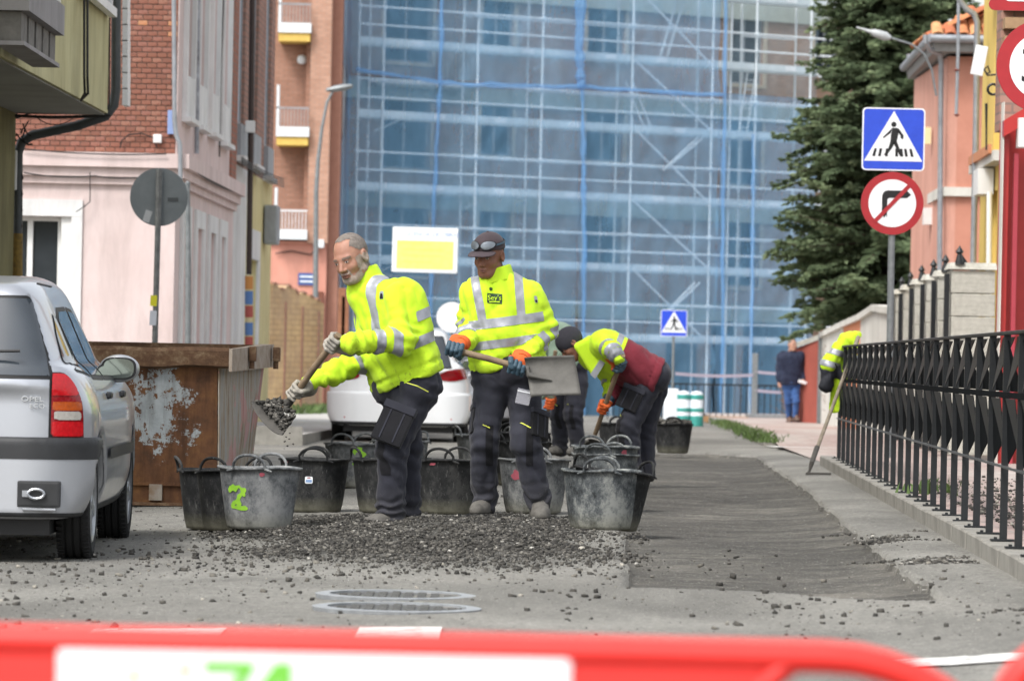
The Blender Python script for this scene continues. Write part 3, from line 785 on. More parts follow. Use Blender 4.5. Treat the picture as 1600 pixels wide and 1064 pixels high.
# utility pole
pd = 63.0
pv = P(388, 700, pd); pz = float(G(pv.x, pv.y))
pole = empty('utility_pole', (pv.x+.0, pd, pz)); tag(pole, 'dark brown utility pole with painted colour bands on its lower half', 'pole')
pr = P(388, 0, pd)
top = Vector((P(392.5, -60, pd).x-pv.x, 0, 9.5)); MB().tube([(0, 0, 0), (P(389, 430, pd).x-pv.x, 0, P(389, 430, pd).z-pz)], .055, 12).build('base_tube', simple('cream_paint', '#d9cba0', '#c8b98e', .7, 6), pole, True)
MB().tube([(P(389, 429, pd).x-pv.x, 0, P(389, 429, pd).z-pz), top], .04, 12).build('pole_tube', M_BROWNP, pole, True)
for ya, yb_, c in ((432, 452, '#c98a4a'), (455, 476, '#5b7fb5'), (478, 496, '#b0574f'), (504, 524, '#5b7fb5'), (526, 542, '#b0574f')):
    a, c_ = P(389, ya, pd), P(389, yb_, pd); MB().tube([(a.x-pv.x, 0, a.z-pz), (c_.x-pv.x, 0, c_.z-pz)], .059, 12).build('painted_band', simple('band_paint', c, c, .7), pole, True)
MB().box(-.05, .09, -.09, -.045, 0, .17, bev=.008).build('junction_box', M_WPVC, pole, M=Matrix.Translation(P(389, 208, pd)-Vector((pv.x, pd, pz))))
# slim grey lamp post in front of the pink building
v = P(293, 690, 50); lpz = float(G(v.x, v.y))
lp_ = empty('lamp_post', (v.x, 50, lpz)); tag(lp_, 'slim grey steel post standing in front of the pink street wall', 'post')
MB().tube([(0, 0, 0), (P(294, 420, 50).x-v.x, 0, P(294, 420, 50).z-lpz), (P(293, 290, 50).x-v.x, 0, P(293, 290, 50).z-lpz)], [.035, .034, .028], 12).build('post_tube', M_GALV, lp_, True)
MB().lathe([(.07, 0), (.07, .02), (.04, .05)], 12, closed=True).build('base_flange', M_GALV, lp_)
MB().lathe([(.03, 0), (.03, .03), (.01, .05)], 10, closed=True).build('cap', M_GALV, lp_, M=Matrix.Translation((P(293, 290, 50).x-v.x, 0, P(293, 290, 50).z-lpz)))

# ---- old brick wall at the far left
a, c = P(424, 0, 99), P(516, 0, 100.6)
t = MT('worn_brick_wall', .95, 0, .2); br = t.n('ShaderNodeTexBrick'); sp = t.n('ShaderNodeSeparateXYZ'); t.l(t.tc.outputs['Object'], sp.inputs[0]); cb = t.n('ShaderNodeCombineXYZ'); t.l(sp.outputs[0], cb.inputs[0]); t.l(sp.outputs[2], cb.inputs[1]); t.l(cb.outputs[0], br.inputs['Vector'])
br.inputs['Scale'].default_value = 1; br.inputs['Brick Width'].default_value = .3; br.inputs['Row Height'].default_value = .12; br.inputs['Mortar Size'].default_value = .014
br.inputs['Color1'].default_value = (*lin('#c2a67c'), 1); br.inputs['Color2'].default_value = (*lin('#b59468'), 1); br.inputs['Mortar'].default_value = (*lin('#8d7353'), 1)
g = t.ramp(t.noise(.8, 6, .7, t.vec((1.2, 1, .5))), [(.38, '#d8bb8e'), (.5, '#b59a7c'), (.62, '#95826f')])
t.color(t.mix(t.ramp(t.noise(.9, 4), [(.4, .35), (.6, .9)]), br.outputs['Color'], g)); t.bump(br.outputs['Fac'], -.6, .02)
ow = empty('old_brick_wall', (a.x, a.y, float(G(a.x, a.y)))); tag(ow, 'old worn brick wall with crumbling plaster and a broken sloping top', 'wall')
L = (c-a).length; an = math.atan2(c.y-a.y, c.x-a.x); ow.rotation_euler = (0, 0, an)
n = 16; tops = []
for i in range(n+1):
    px = 424+92*i/n; d_ = 99+1.6*i/n; tp = 443+32*(i/n)**1.6+(6 if i in (4, 5, 9) else 0)-(3 if i in (0, 6) else 0)
    tops.append((L*i/n, P(px, tp, d_).z-ow.location.z))
pts = [(x_, 0, z_) for x_, z_ in tops]; b = MB()
for i in range(n):
    (x0, z0), (x1_, z1) = tops[i], tops[i+1]; b.hexa([(x0, 0, -1.0), (x1_, 0, -1.0), (x1_, .3, -1), (x0, .3, -1), (x0, 0, z0), (x1_, 0, z1), (x1_, .3, z1), (x0, .3, z0)])
b.build('wall_face', t.m, ow)
for xx in (.33, .62, .9): MB().box(L*xx, L*xx+.06, -.02, -.001, -1, tops[int(n*xx)][1]-.25).build('pier', M_BRICKD, ow)
for (x0, z0), (x1_, z1) in list(zip(tops, tops[1:]))[::2]: MB().hexa([(x0, -.03, z0), (x1_, -.03, z1), (x1_, .33, z1), (x0, .33, z0), (x0, -.03, z0+.05), (x1_, -.03, z1+.05), (x1_, .33, z1+.05), (x0, .33, z0+.05)]).build('coping_stone', M_BRICKD, ow)

# ---- orange brick block with balconies
D5 = 119.0; q5 = FPX/D5
ob = empty('orange_apartment_block', (P(420, 0, D5).x, D5, -1.5)); tag(ob, 'orange brick apartment block with white balconies and a salmon ground floor', 'building')
def o5(px, py, dy=0): v = P(px, py, D5)-ob.location; return v+Vector((0, dy, 0))
X5 = lambda px: o5(px, 300).x
Z5 = lambda py: P(470, py, D5).z+1.5
H5 = 16.0
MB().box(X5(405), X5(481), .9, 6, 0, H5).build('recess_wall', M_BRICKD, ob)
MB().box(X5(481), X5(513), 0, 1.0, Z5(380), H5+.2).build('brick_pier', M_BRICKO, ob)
MB().box(X5(513), X5(529), .5, 1.2, 0, H5+.1).build('side_wall', simple('terracotta', '#a97c6b', '#9a6e5d', .9, 6), ob)
M_SAL = stucco('salmon_wall', '#d49a89', '#c88c7b', .3)
MB().box(X5(405), X5(512), .2, 6.2, 0, Z5(380)-.002).build('ground_floor_wall', M_SAL, ob)
MB().box(X5(405), X5(481), .1, .9, Z5(381), Z5(377)).build('ledge', M_SAL, ob)
M_YSLAB = simple('yellow_slab', '#d9b862', '#c9a855', .8)
M_WSLAB = simple('white_slab', '#dfe5e8', '#cfd5d8', .7)
for wy, has_y in ((-116, 1), (45, 1), (207, 1), (367, 0)):
    bl = empty('balcony', (0, 0, Z5(wy)), parent=ob)
    MB().box(X5(430), X5(481.5), -.25, .9, -.13, .13).build('slab', M_WSLAB, bl)
    if has_y: MB().box(X5(431), X5(480), -.2, .9, -.36, -.131).build('slab_soffit', M_YSLAB, bl)
    MB().box(X5(430), X5(481), -.22, -.19, .62, .66).build('hand_rail', M_WSLAB if not has_y else M_GREYF, bl)
    n = 9; bp = None
    for i in range(n+1):
        if bp is None: bp = MB().box(-.010, .010, -.215, -.195, .13, .62).build('baluster', M_GREYF if has_y else M_WSLAB, bl); bp.location.x = X5(432)
        else: q = dup(bp, parent=bl); q.location.x = X5(432)+(X5(479)-X5(432))*i/n
    MB().box(X5(430), X5(434), -.22, .1, .13, 1.25).build('side_screen', M_WSLAB, bl)
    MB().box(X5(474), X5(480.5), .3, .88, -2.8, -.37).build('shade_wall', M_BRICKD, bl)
lmp = MB().lathe([(.0, -.13), (.1, -.1), (.14, 0), (.1, .1), (0, .13)], 12).build('wall_lamp', M_WSLAB, ob); lmp.location = o5(470, 91, .7)
MB().box(-.13, .13, -.1, 0, -.11, .11, bev=.03).build('flood_light', M_WSLAB, ob, M=Matrix.Translation(o5(499, 381, -.01)))
MB().tube([o5(x_, y_, .13) for x_, y_ in ((430, 396), (455, 392), (485, 398), (499, 384))], .02, 6).build('cable', M_CABLE, ob)
sg = MB().box(-.25, .25, -.02, 0, -.16, .16).build('street_name_plate', simple('blue_enamel', '#3d5c9c', '#36528c', .4), ob, M=Matrix.Translation(o5(480, 436, .17)))
for k in (-.07, .06):
    MB().box(-.2, .2, -.03, -.021, k-.02, k+.03).build('plate_lettering', M_WSLAB, sg, M=Matrix.Translation(o5(480, 436, .17)))
MB().box(X5(500), X5(508), -.05, .2, 0, Z5(455)).build('corner_post', simple('brown_post', '#7a4a38', '#6a3f30', .8), ob)
# far brown timber stubs beside the net
for px, t0 in ((531, 450), (536, 462)):
    v = P(px, 640, 112); o = MB().box(-.1, .1, -.1, .1, 0, P(px, t0, 112).z-float(G(v.x, 112)), bev=.02).build('timber_post', simple('timber', '#9c6a4d', '#7a4f38', .8, 6, bump=.5), None); o.location = (v.x, 112, float(G(v.x, 112))); tag(o, 'taller brown timber post beside the blue netting edge' if px == 531 else 'shorter brown timber post right beside the blue netting edge', 'post')
# street lamp with curved arm
SLD = 104.0; slb = P(492, 655, SLD); slz = float(G(slb.x, SLD))
sl = empty('street_lamp', (slb.x, SLD, slz)); tag(sl, 'grey street lamp with curved arm in front of the orange block', 'street lamp')
rel = lambda px, py: P(px, py, SLD)-Vector((slb.x, SLD, slz))
MB().tube([(0, 0, 0), rel(494, 300), rel(497, 250), rel(503, 200), rel(511, 160), rel(521, 141)], [.08, .055, .05, .04, .035, .03], 10).build('pole_arm', M_GALV, sl, True)
MB().lathe([(0, -.32), (.06, -.3), (.11, -.1), (.12, .1), (.07, .3), (0, .34)], 12).build('lamp_head', M_GALV, sl, True, M=Matrix.Translation(rel(530, 138))@Matrix.Rotation(math.radians(80), 4, 'Y')@Matrix.Diagonal((.7, 1, 1, 1)))
# ================================================================ scaffolded building
GA = -1.5
A_ = P(528, 0, 121.2); B_ = P(1310, 0, 130.9); FA = math.atan2(B_.y-A_.y, B_.x-A_.x); FL = math.hypot(B_.x-A_.x, B_.y-A_.y)
M_BRICKS = brickmat('scaffold_brick', '#a98c78', '#9c7e6a', '#8f8074', .26, .085, .012, grime=.3)
sb = empty('building_under_works', (A_.x, A_.y, GA), FA); tag(sb, 'tall brick building being renovated behind scaffolding and blue netting', 'building')
def fx(px):
    """distance along the facade line for a photo column at mid height"""
    k = (px-800)/FPX; dxx, dyy = math.cos(FA), math.sin(FA)
    return (k*A_.y-A_.x)/(dxx-k*dyy)
def fz(px, py):
    x = fx(px); return P(px, py, A_.y+x*math.sin(FA)).z-GA
WO = 1.6   # wall stands behind the scaffold front
ops = []
rows = [(z0, z0+1.72) for z0 in (5.25, 8.25, 11.25, 14.25)]
cols = [(590, 664), (743, 792), (907, 966), (1128, 1182), (1262, 1300)]
def fxw(px):  # column on the wall plane (set back)
    k = (px-800)/FPX; ox, oy = A_.x-WO*math.sin(FA), A_.y+WO*math.cos(FA); dxx, dyy = math.cos(FA), math.sin(FA)
    return (k*oy-ox)/(dxx-k*dyy)
for ci, (a, c) in enumerate(cols):
    for z0, z1 in rows:
        ops.append((fxw(a), fxw(c), z0-(.5 if ci in (0, 3) else 0), z1+(.1 if ci == 0 else 0)))
gops = [(fxw(540), fxw(560), .2, 2.9), (fxw(575), fxw(700), .2, 3.1), (fxw(745), fxw(820), .2, 3.1), (fxw(860), fxw(1000), .2, 3.1), (fxw(1040), fxw(1090), .2, 3.1), (fxw(1110), fxw(1150), .1, 4.2), (fxw(1160), fxw(1262), .1, 4.2)]
WL = fxw(1345)
WALL = empty('facade', (0, WO, 0), parent=sb)
# split each opening family away so that cell count stays low
facade('brick_wall', M_BRICKS, WALL, WL, 19, ops+gops, .25, -.5, 12)
M_DKG = simple('unlit_glass', (.02, .03, .045), (.012, .02, .03), .5, 3, spec=.2)
M_WFR = simple('beige_frame', '#b9ad98', '#a69b88', .7)
for o_ in ops:
    b = MB(); b.box(o_[0]-.12, o_[0], -.05, -.001, o_[2]-.1, o_[3]+.1); b.box(o_[1], o_[1]+.12, -.05, -.001, o_[2]-.1, o_[3]+.1); b.box(o_[0], o_[1], -.05, -.001, o_[3], o_[3]+.1); b.box(o_[0], o_[1], -.08, -.001, o_[2]-.1, o_[2]); b.build('window_surround', M_WFR, WALL)
    window(WALL, o_[0], o_[1], o_[2], o_[3], .12, M_GREYF, M_DKG, .06, 2)
for o_ in gops: window(WALL, o_[0], o_[1], o_[2], o_[3], .1, simple('dark_frame', '#3a4144', '#2c3235', .5), M_DKG, .07, 3, name='shop_window')
M_SLAB = simple('grey_slab', '#a7aea6', '#979e96', .8, 3)
for z in (3.45, 6.6-.2, 9.6-.2, 12.6-.2, 15.4):
    MB().box(-.1, WL, -.12, -.001, z+.25, z+.75).build('floor_band', M_SLAB, WALL)
for z0 in (7.0, 10.0, 13.0):
    MB().box(fxw(560), fxw(705), -.7, -.001, z0, z0+.22).build('balcony_slab', M_SLAB, WALL)
    b = MB(); n = 9
    for i in range(n): xx = fxw(668)+i*.14; b.box(xx, xx+.03, -.5, -.46, z0+.25, z0+1.2)
    b.box(fxw(668), fxw(668)+1.2, -.5, -.455, z0+1.2, z0+1.25); b.build('balcony_railing', M_WFR, WALL)
# scaffold
M_TUBE = simple('scaffold_steel', '#f0f4f7', '#dce3e8', .4, 5, .0)
M_DECK = simple('scaffold_deck', '#dde5e8', '#c4ced3', .5, 2, .0)
sc = empty('scaffold', (A_.x, A_.y, GA), FA); tag(sc, 'silver tube scaffold with platforms wrapped in blue netting across the facade', 'scaffold')
SH = 16.0
bayx = [fx(px) for px in (551, 590, 737, 838, 979, 1104, 1172, 1257)]+[fx(1257)+3.07]
pzs = [3.1+2.0*i for i in range(7)]
std = MB().tube([(0, 0, 0), (0, 0, SH)], .032, 8).build('standard', M_TUBE, sc); std.location = (bayx[0], 0, 0)
first = True
for x_ in bayx:
    for y_ in (0, .75):
        if first: first = False; continue
        q = dup(std); q.location = (x_, y_, 0)
for px_ in (1142,): q = dup(std); q.location = (fx(px_), .3, 0)
# couplers and base plates
cpl = None
for x_ in bayx[::1]:
    for z_ in pzs[:5]:
        if cpl is None: cpl = MB().box(-.06, .06, -.055, .055, -.05, .05, bev=.01).build('coupler', M_TUBE, sc); cpl.location = (x_, 0, z_+1.0)
        else: q = dup(cpl); q.location = (x_, 0, z_+1.0)
led = MB().tube([(0, 0, 0), (1, 0, 0)], .026, 8).build('ledger', M_TUBE, sc); led.location = (bayx[0], -.05, pzs[0]+1); led.scale = (bayx[1]-bayx[0], 1, 1); fl = True
deck = MB().box(0, 1, 0, .62, -.07, 0).box(0, 1, -.03, -.002, -.02, .16).build('platform', M_DECK, sc); deck.location = (bayx[0], .06, pzs[0]); deck.scale = (bayx[1]-bayx[0], 1, 1)
lab = MB().box(0, .38, -.036, -.030, -.02, .13).build('deck_plate', simple('pale_plate', '#eef2f5', '#e2e6ea', .5), sc); lab.location = (bayx[1]+1.2, .06, pzs[0]+.01)
fd = True
for i in range(len(bayx)-1):
    x0, x1 = bayx[i], bayx[i+1]
    for j, z_ in enumerate(pzs[:6]):
        for dz in (.5, 1.0):
            if i == 0 and j == 0 and dz == 1.0: continue
            q = dup(led); q.location = (x0, -.05, z_+dz); q.scale = (x1-x0, 1, 1)
        if not (i == 0 and j == 0): q = dup(deck); q.location = (x0+.03, .06, z_); q.scale = (x1-x0-.06, 1, 1)
        if x1-x0 > 1.6 and (i, j) != (1, 0): q = dup(lab); q.location = (x0+(x1-x0)*random.choice((.3, .55, .7)), .06, z_+.01)
        if x1-x0 > 1.0 and random.random() < .6:
            q = dup(led); q.name = 'inner_ledger'; q.location = (x0, .75, z_+1.0); q.scale = (x1-x0, 1, 1)
q = None
def brace(x0, z0, x1, z1, y=-.09):
    o = MB().tube([(x0, y, z0), (x1, y, z1)], .024, 6).build('diagonal_brace', M_TUBE, sc)
for j in range(5): brace(bayx[4]+.1, pzs[j]+2, bayx[5]-.1, pzs[j]) if j % 2 == 0 else brace(bayx[4], pzs[j]+2, bayx[5], pzs[j]+.05)
for j in range(5): brace(bayx[7]+.1, pzs[j]+2, bayx[8]-.1, pzs[j])
for j, (p0, p1) in enumerate(((1, 2), (2, 3), (1, 2), (3, 4))): brace(bayx[p0]+.15, pzs[j]+1.6, bayx[p0]+1.0, pzs[j]+1.95, .7)
for k in (0, .18): brace(bayx[4]+1.2+k*.3, pzs[3]-1.1+.0, bayx[5]-.4+k, pzs[3]-.1, .1); brace(bayx[4]+1.2+k*.3, pzs[0]+.6, bayx[5]-.4+k, pzs[0]+1.7, .1)
for k in (0, .25): brace(bayx[5]-1.6+k, pzs[4]+.2, bayx[5]-1.0+k, pzs[4]+2, .4); brace(bayx[4]+.05+k, pzs[3]+1.4, bayx[4]+.9+k, pzs[2]+1.8, .4)
for z_ in [pzs[0]-1.0+.33*k for k in range(6)]: pass
# ladder
lb = MB(); lx0 = bayx[5]+1.2
lb.tube([(lx0, .3, pzs[3]), (lx0+.3, .3, pzs[4])], .02, 6); lb.tube([(lx0+.3, .3, pzs[3]), (lx0+.6, .3, pzs[4])], .02, 6)
for k in range(7): lb.tube([(lx0+.3*k/7+.02, .3, pzs[3]+.28*k), (lx0+.3+.3*k/7, .3, pzs[3]+.28*k)], .012, 6)
lb.build('ladder', M_TUBE, sc)
# blue net: sheets hung bay by bay, with gathers and tied seams
def netmat(name, col, dens):
    m = bpy.data.materials.new(name); m.use_nodes = True; t = m.node_tree; t.nodes.clear()
    o = t.nodes.new('ShaderNodeOutputMaterial'); mx = t.nodes.new('ShaderNodeMixShader'); tr = t.nodes.new('ShaderNodeBsdfTransparent')
    df = t.nodes.new('ShaderNodeBsdfDiffuse'); tl = t.nodes.new('ShaderNodeBsdfTranslucent'); m2 = t.nodes.new('ShaderNodeMixShader'); m2.inputs[0].default_value = .4
    df.inputs[0].default_value = (*lin(col), 1); tl.inputs[0].default_value = (*lin(col), 1)
    tc = t.nodes.new('ShaderNodeTexCoord'); mp = t.nodes.new('ShaderNodeMapping'); mp.inputs['Scale'].default_value = (1.2, 1, .35); ns = t.nodes.new('ShaderNodeTexNoise'); ns.inputs['Scale'].default_value = 1.4; ns.inputs['Detail'].default_value = 6; ns.inputs['Roughness'].default_value = .65
    rp = t.nodes.new('ShaderNodeMapRange'); rp.inputs['From Min'].default_value = .3; rp.inputs['From Max'].default_value = .7; rp.inputs['To Min'].default_value = dens-.06; rp.inputs['To Max'].default_value = dens+.06
    L = t.links.new
    L(tc.outputs['Object'], mp.inputs[0]); L(mp.outputs[0], ns.inputs['Vector']); L(ns.outputs['Fac'], rp.inputs['Value'])
    L(df.outputs[0], m2.inputs[1]); L(tl.outputs[0], m2.inputs[2]); L(rp.outputs[0], mx.inputs[0]); L(tr.outputs[0], mx.inputs[1]); L(m2.outputs[0], mx.inputs[2]); L(mx.outputs[0], o.inputs[0])
    return m
NETC = '#8ec4ec'
M_NET = netmat('blue_net', NETC, .40); M_NETL = netmat('thin_net', '#b5d2e2', .20); M_NETD = netmat('gathered_net', '#86b8e6', .45)
def net_sheet(x0, x1, z0, z1, m, seed):
    nx, nz_ = max(int((x1-x0)/.15), 4), max(int((z1-z0)/.2), 4)
    U, W = np.meshgrid(np.linspace(0, 1, nx), np.linspace(0, 1, nz_), indexing='ij')
    x = x0+(x1-x0)*U; z = z0+(z1-z0)*W
    p = np.stack([x+seed*3, z*.6, z*0], -1); y = -.16-.10*np.abs(vnoise(p, 1.3))-.05*vnoise(p, 4)
    x = x+.05*vnoise(p+9, 1.5)*((U == 0)|(U == 1))
    V = np.stack([x, y, z], -1).reshape(-1, 3); i, j = np.meshgrid(np.arange(nx-1), np.arange(nz_-1), indexing='ij'); b_ = (i*nz_+j).ravel()
    return from_np('net_sheet', V, np.stack([b_, b_+nz_, b_+nz_+1, b_+1], 1), m, sc, True)
zs_ = fz(800, 134); xr = fx(1110)
cuts = [fx(531), fx(668), fx(893), xr]
for i in range(3):
    net_sheet(cuts[i], cuts[i+1]-.02, .3, zs_, M_NET, i); net_sheet(cuts[i], cuts[i+1]-.02, zs_+.02, SH, M_NET, i+4)
net_sheet(xr, fx(1262), .3, fz(1150, 148), M_NET, 8)
net_sheet(xr, fx(1262), fz(1150, 148)+.02, SH, M_NETL, 9)
def gather(pts, r, m, seed):
    N = 60; P_ = []; rs = []
    for i in range(N+1):
        u = i/N*(len(pts)-1); k = min(int(u), len(pts)-2); u -= k
        q = Vector(pts[k]).lerp(Vector(pts[k+1]), u); w = vnoise(np.array([[i*.37+seed, 1.3, .5]]), 1.0)[0]
        P_.append(q+Vector((w*.04, 0, w*.05))); rs.append(r*(1+.7*vnoise(np.array([[i*.6+seed, 4.3, 2.5]]), 1.0)[0]))
    o = MB().tube(P_, rs, 7).build('net_seam', m, sc, True)
gather([(fx(540), -.3, zs_+.15), (fx(700), -.3, zs_-.1), (fx(893), -.3, zs_+.04), (xr, -.3, fz(1110, 149))], .055, M_NETD, 1)
gather([(fx(671), -.3, SH), (fx(669), -.3, zs_), (fx(664), -.3, fz(664, 300)), (fx(662), -.3, 3)], .05, M_NETD, 2)
gather([(fx(888), -.3, SH), (fx(885), -.3, fz(885, 80)), (fx(891), -.3, zs_)], .12, M_NETD, 3); gather([(fx(892), -.3, zs_), (fx(899), -.3, 6), (fx(905), -.3, .4)], .06, M_NETD, 4)
gather([(xr, -.3, SH), (xr+.1, -.3, zs_-1), (fx(1115), -.3, 6), (fx(1120), -.3, 3), (fx(1117), -.3, .4)], .05, M_NETD, 5)
gather([(fx(1160), -.3, zs_-1), (fx(1163), -.3, 4), (fx(1166), -.3, .4)], .045, M_NETD, 6)
# edge sheet of bunched net by the orange block
V = []; n = 50
for i in range(n+1):
    z = SH*i/n; w = .28+.13*math.sin(z*1.1+.5)+.10*vnoise(np.array([[0, z*.7, 3.]]))[0]
    V += [(fx(528)-w+.1, -.05, z), (fx(528)-w*.4, -.28, z), (fx(531)+.06, -.15, z)]
Fq = []
for i in range(n):
    for k in range(2): a = i*3+k; Fq.append((a, a+1, a+4, a+3))
from_np('net_edge', V, Fq, M_NETD, sc, True)
# licence board
bd = empty('licence_board', P(664, 391, 116)); tag(bd, 'white building licence board with a large yellow panel fixed in front of the netting', 'sign board')
hw, hh = 51*116/FPX, 35*116/FPX
MB().box(-hw, hw, -.03, .02, -hh, hh, bev=.03).build('panel', simple('white_board', '#f2f5f6', '#e9edee', .5), bd)
MB().box(-hw*.87, hw*.88, -.036, -.031, -hh*.86, hh*.42).build('yellow_print', simple('yellow_print', '#f3e27c', '#efdc6c', .5), bd)
M_BLUT = simple('pale_blue_ink', '#4f74ad', '#4f74ad', .6)
text_obj('LICENCIA DE OBRAS', .155, 'lettering', M_BLUT, bd, (.18, -.034, hh*.7))
for z_ in (.15, 0, -.15, -.3): MB().box(-hw*.7, hw*.7*random.uniform(.3, 1), -.0405, -.0365, z_*hh*1.8, z_*hh*1.8+.018).build('printed_line', simple('yellow_ink', '#e3cd62', '#e3cd62', .6), bd)
for sx in (-.6, .6):
    for sz in (-.4, .4): MB().box(sx-.03, sx+.03, .021, .12, sz-.03, sz+.03).build('clamp', M_GALV, bd)
bd.rotation_euler = (0, -ROLL*0+math.radians(.4), 0)

# ================================================================ right-hand side
M_STONE = simple('pale_block', '#c9c6bb', '#aaa79c', .95, 6, bump=.9, bs=25, dist=.02)
M_BLK = simple('black_iron', '#26282a', '#1b1d1f', .45, 10, .3)
M_WW = stucco('whitewashed_wall', '#dedbd3', '#cac7be', .35)
# pillared garden wall
def gl(px):  # depth on the garden-wall line for a column
    k = (px-800)/FPX; a = Vector((4.58, 46)); # slope .051
    return (a.x-.051*a.y)/(k-.051)
blocks = None
NP = 0; pill_caps = [(1487, 413), (1466, 425), (1448, 431), (1430, 438), (1413, 447), (1400, 454)]
gw = empty('garden_wall', (4.58, 46, 0)); tag(gw, 'garden wall of rough white block pillars with black iron panels between', 'wall')
blkp = None; iron = None
for i, (px, py) in enumerate(pill_caps):
    d = 46+3.2*i; v = P(px, py, d); W_ = .46; base = float(G(0, d))+.1
    H_ = v.z-base; n = 8; bh = (H_-.06)/n
    for r_ in range(n):
        if blkp is None: blkp = MB().box(.004, .996, .0, 1, .02, .985, bev=.03).build('stone_block', M_STONE, gw); q = blkp
        else: q = dup(blkp)
        q.location = (v.x-4.58+random.uniform(-.006, .006), d-46, base+r_*bh); q.scale = (W_, W_, bh); NP += 1
    MB().hexa([(-.03, -.03, 0), (W_+.03, -.03, 0), (W_+.03, W_+.03, 0), (-.03, W_+.03, 0), (.0, .0, .07), (W_, 0, .07), (W_, W_, .07), (0, W_, .07)]).build('pillar_cap', M_STONE, gw, M=Matrix.Translation((v.x-4.58, d-46, base+H_-.05)))
    MB().box(-.02, .05, -.04, .3, 0, .03).tube([(0, 0, 0), (.0, 0, .12)], [.05, .02], 8).lathe([(0, .08), (.045, .13), (0, .2)], 8).tube([(.08, .1, 0), (.02, .1, .1)], [.03, .02], 6).build('finial', M_BLK, gw, M=Matrix.Translation((v.x-4.58+.08, d-46, base+H_+.0)))
    MB().hexa([(.2, W_, .1), (.24, W_, .1), (.24+.16, 3.2, .1), (.2+.16, 3.2, .1), (.2, W_, H_-.15), (.24, W_, H_-.15), (.4, 3.2, H_-.15), (.36, 3.2, H_-.15)]).build('iron_panel', M_BLK, gw, M=Matrix.Translation((v.x-4.58, d-46, base)))
    MB().box(-.065, -.015, .02, .1, 0, H_-.1).build('gate_stile', M_BLK, gw, M=Matrix.Translation((v.x-4.58, d-46, base)))
MB().box(.48, 1.1, .1, .16, 0, 1.9).build('iron_panel', simple('hedge_green_panel', '#2d3a26', '#1f2a1a', .8), gw, M=Matrix.Translation((0, 0, 0)))
# low white wall, orange and red stretches
def wallseg(name, pa, da, pc, dc, ta, tc_, m, parent, th=.25, dz=0):
    a = P(pa, ta, da); c = P(pc, tc_, dc); ga, gc = float(G(0, da)), float(G(0, dc))
    MB().hexa([(a.x, a.y, ga-.5), (c.x, c.y, gc-.5), (c.x+th, c.y, gc-.5), (a.x+th, a.y, ga-.5), (a.x, a.y, a.z+dz), (c.x, c.y, c.z+dz), (c.x+th, c.y, c.z+dz), (a.x+th, a.y, a.z+dz)]).build(name, m, parent)
lw = empty('low_wall', (0, 0, 0)); tag(lw, 'long low whitewashed wall with coping and an orange patch, beyond the railing', 'wall')
wallseg('wall_section', 1402, 62.5, 1345, 73, 486, 490, M_WW, lw)
wallseg('orange_section', 1345, 73.02, 1318, 79, 496, 505, simple('orange_render', '#dd9168', '#cf845c', .9), lw, .26)
wallseg('wall_section', 1318, 79.02, 1284, 88.5, 505, 524, M_WW, lw)
wallseg('coping', 1402, 62.4, 1345, 73, 478, 484, M_STONE, lw, .33, .0) if False else None
for (pa, da, pc, dc, ta, tb) in ((1404, 62.3, 1388, 65, 480, 479), (1388, 65, 1366, 69, 479, 476), (1366, 69, 1345, 73, 477, 491), (1345, 73, 1318, 79, 491, 503), (1318, 79, 1284, 88.5, 503, 520)):
    a, c = P(pa, ta, da), P(pc, tb, dc); MB().hexa([(a.x-.06, a.y, a.z-.10), (c.x-.06, c.y, c.z-.10), (c.x+.32, c.y, c.z-.10), (a.x+.32, a.y, a.z-.10), (a.x-.06, a.y, a.z), (c.x-.06, c.y, c.z), (c.x+.32, c.y, c.z), (a.x+.32, a.y, a.z)]).build('coping', M_WW, lw)
e = P(1284, 560, 88.3); MB().box(-.07, .07, -.1, .1, -2, P(1284, 522, 88.3).z-e.z).build('end_post', M_GALV, lw, M=Matrix.Translation(e))
rw = empty('red_wall', (0, 0, 0)); tag(rw, 'brick-red rendered wall with pale sloping coping behind the walking man', 'wall')
a, c = P(1282, 530, 89), P(1243, 545, 90.5)
MB().hexa([(c.x, c.y, -2), (a.x, a.y, -2), (a.x, a.y+.3, -2), (c.x, c.y+.3, -2), (c.x, c.y, c.z), (a.x, a.y, a.z), (a.x, a.y+.3, a.z), (c.x, c.y+.3, c.z)]).build('wall_section', simple('red_render', '#a65546', '#994c3f', .9, 3), rw)
MB().hexa([(c.x-.05, c.y-.06, c.z), (a.x, a.y-.06, a.z), (a.x, a.y+.36, a.z), (c.x-.05, c.y+.36, c.z), (c.x-.05, c.y-.06, c.z+.1), (a.x, a.y-.06, a.z+.1), (a.x, a.y+.36, a.z+.1), (c.x-.05, c.y+.36, c.z+.1)]).build('coping', M_STONE, rw)
# salmon house
SD = 71.0; shv = P(1471, 600, SD)
sh = empty('salmon_house', (shv.x, SD, -.3)); tag(sh, 'salmon coloured house with tiled hip roof and grey gutter behind the pillars', 'building')
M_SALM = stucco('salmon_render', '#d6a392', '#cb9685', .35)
rz = lambda py, px=1500, d=SD: P(px, py, d).z+.3
ze = rz(84); xw = lambda px: P(px, 0, SD).x-shv.x
opsS = [(xw(1509), xw(1524), rz(218), rz(92)), (xw(1507), xw(1524), rz(410), rz(350))]
facade('front_wall', M_SALM, sh, 3.2, ze-.05, opsS, .15, -.8, 6)
window(sh, opsS[0][0], opsS[0][1], opsS[0][2], opsS[0][3], .02, M_WPVC, simple('white_blind', '#e6e6e6', '#dcdcdc', .7), .04, 1); window(sh, *opsS[1], .08, simple('dark_frame2', '#2f2624', '#241c1b', .6), M_DGLASS, .04, 1)
MB().box(-.1, 3.25, -.09, -.001, rz(307), rz(293)).build('string_course', M_WW, sh)
sideL = 6.2; sa = math.atan2(sideL, sideL*.03)
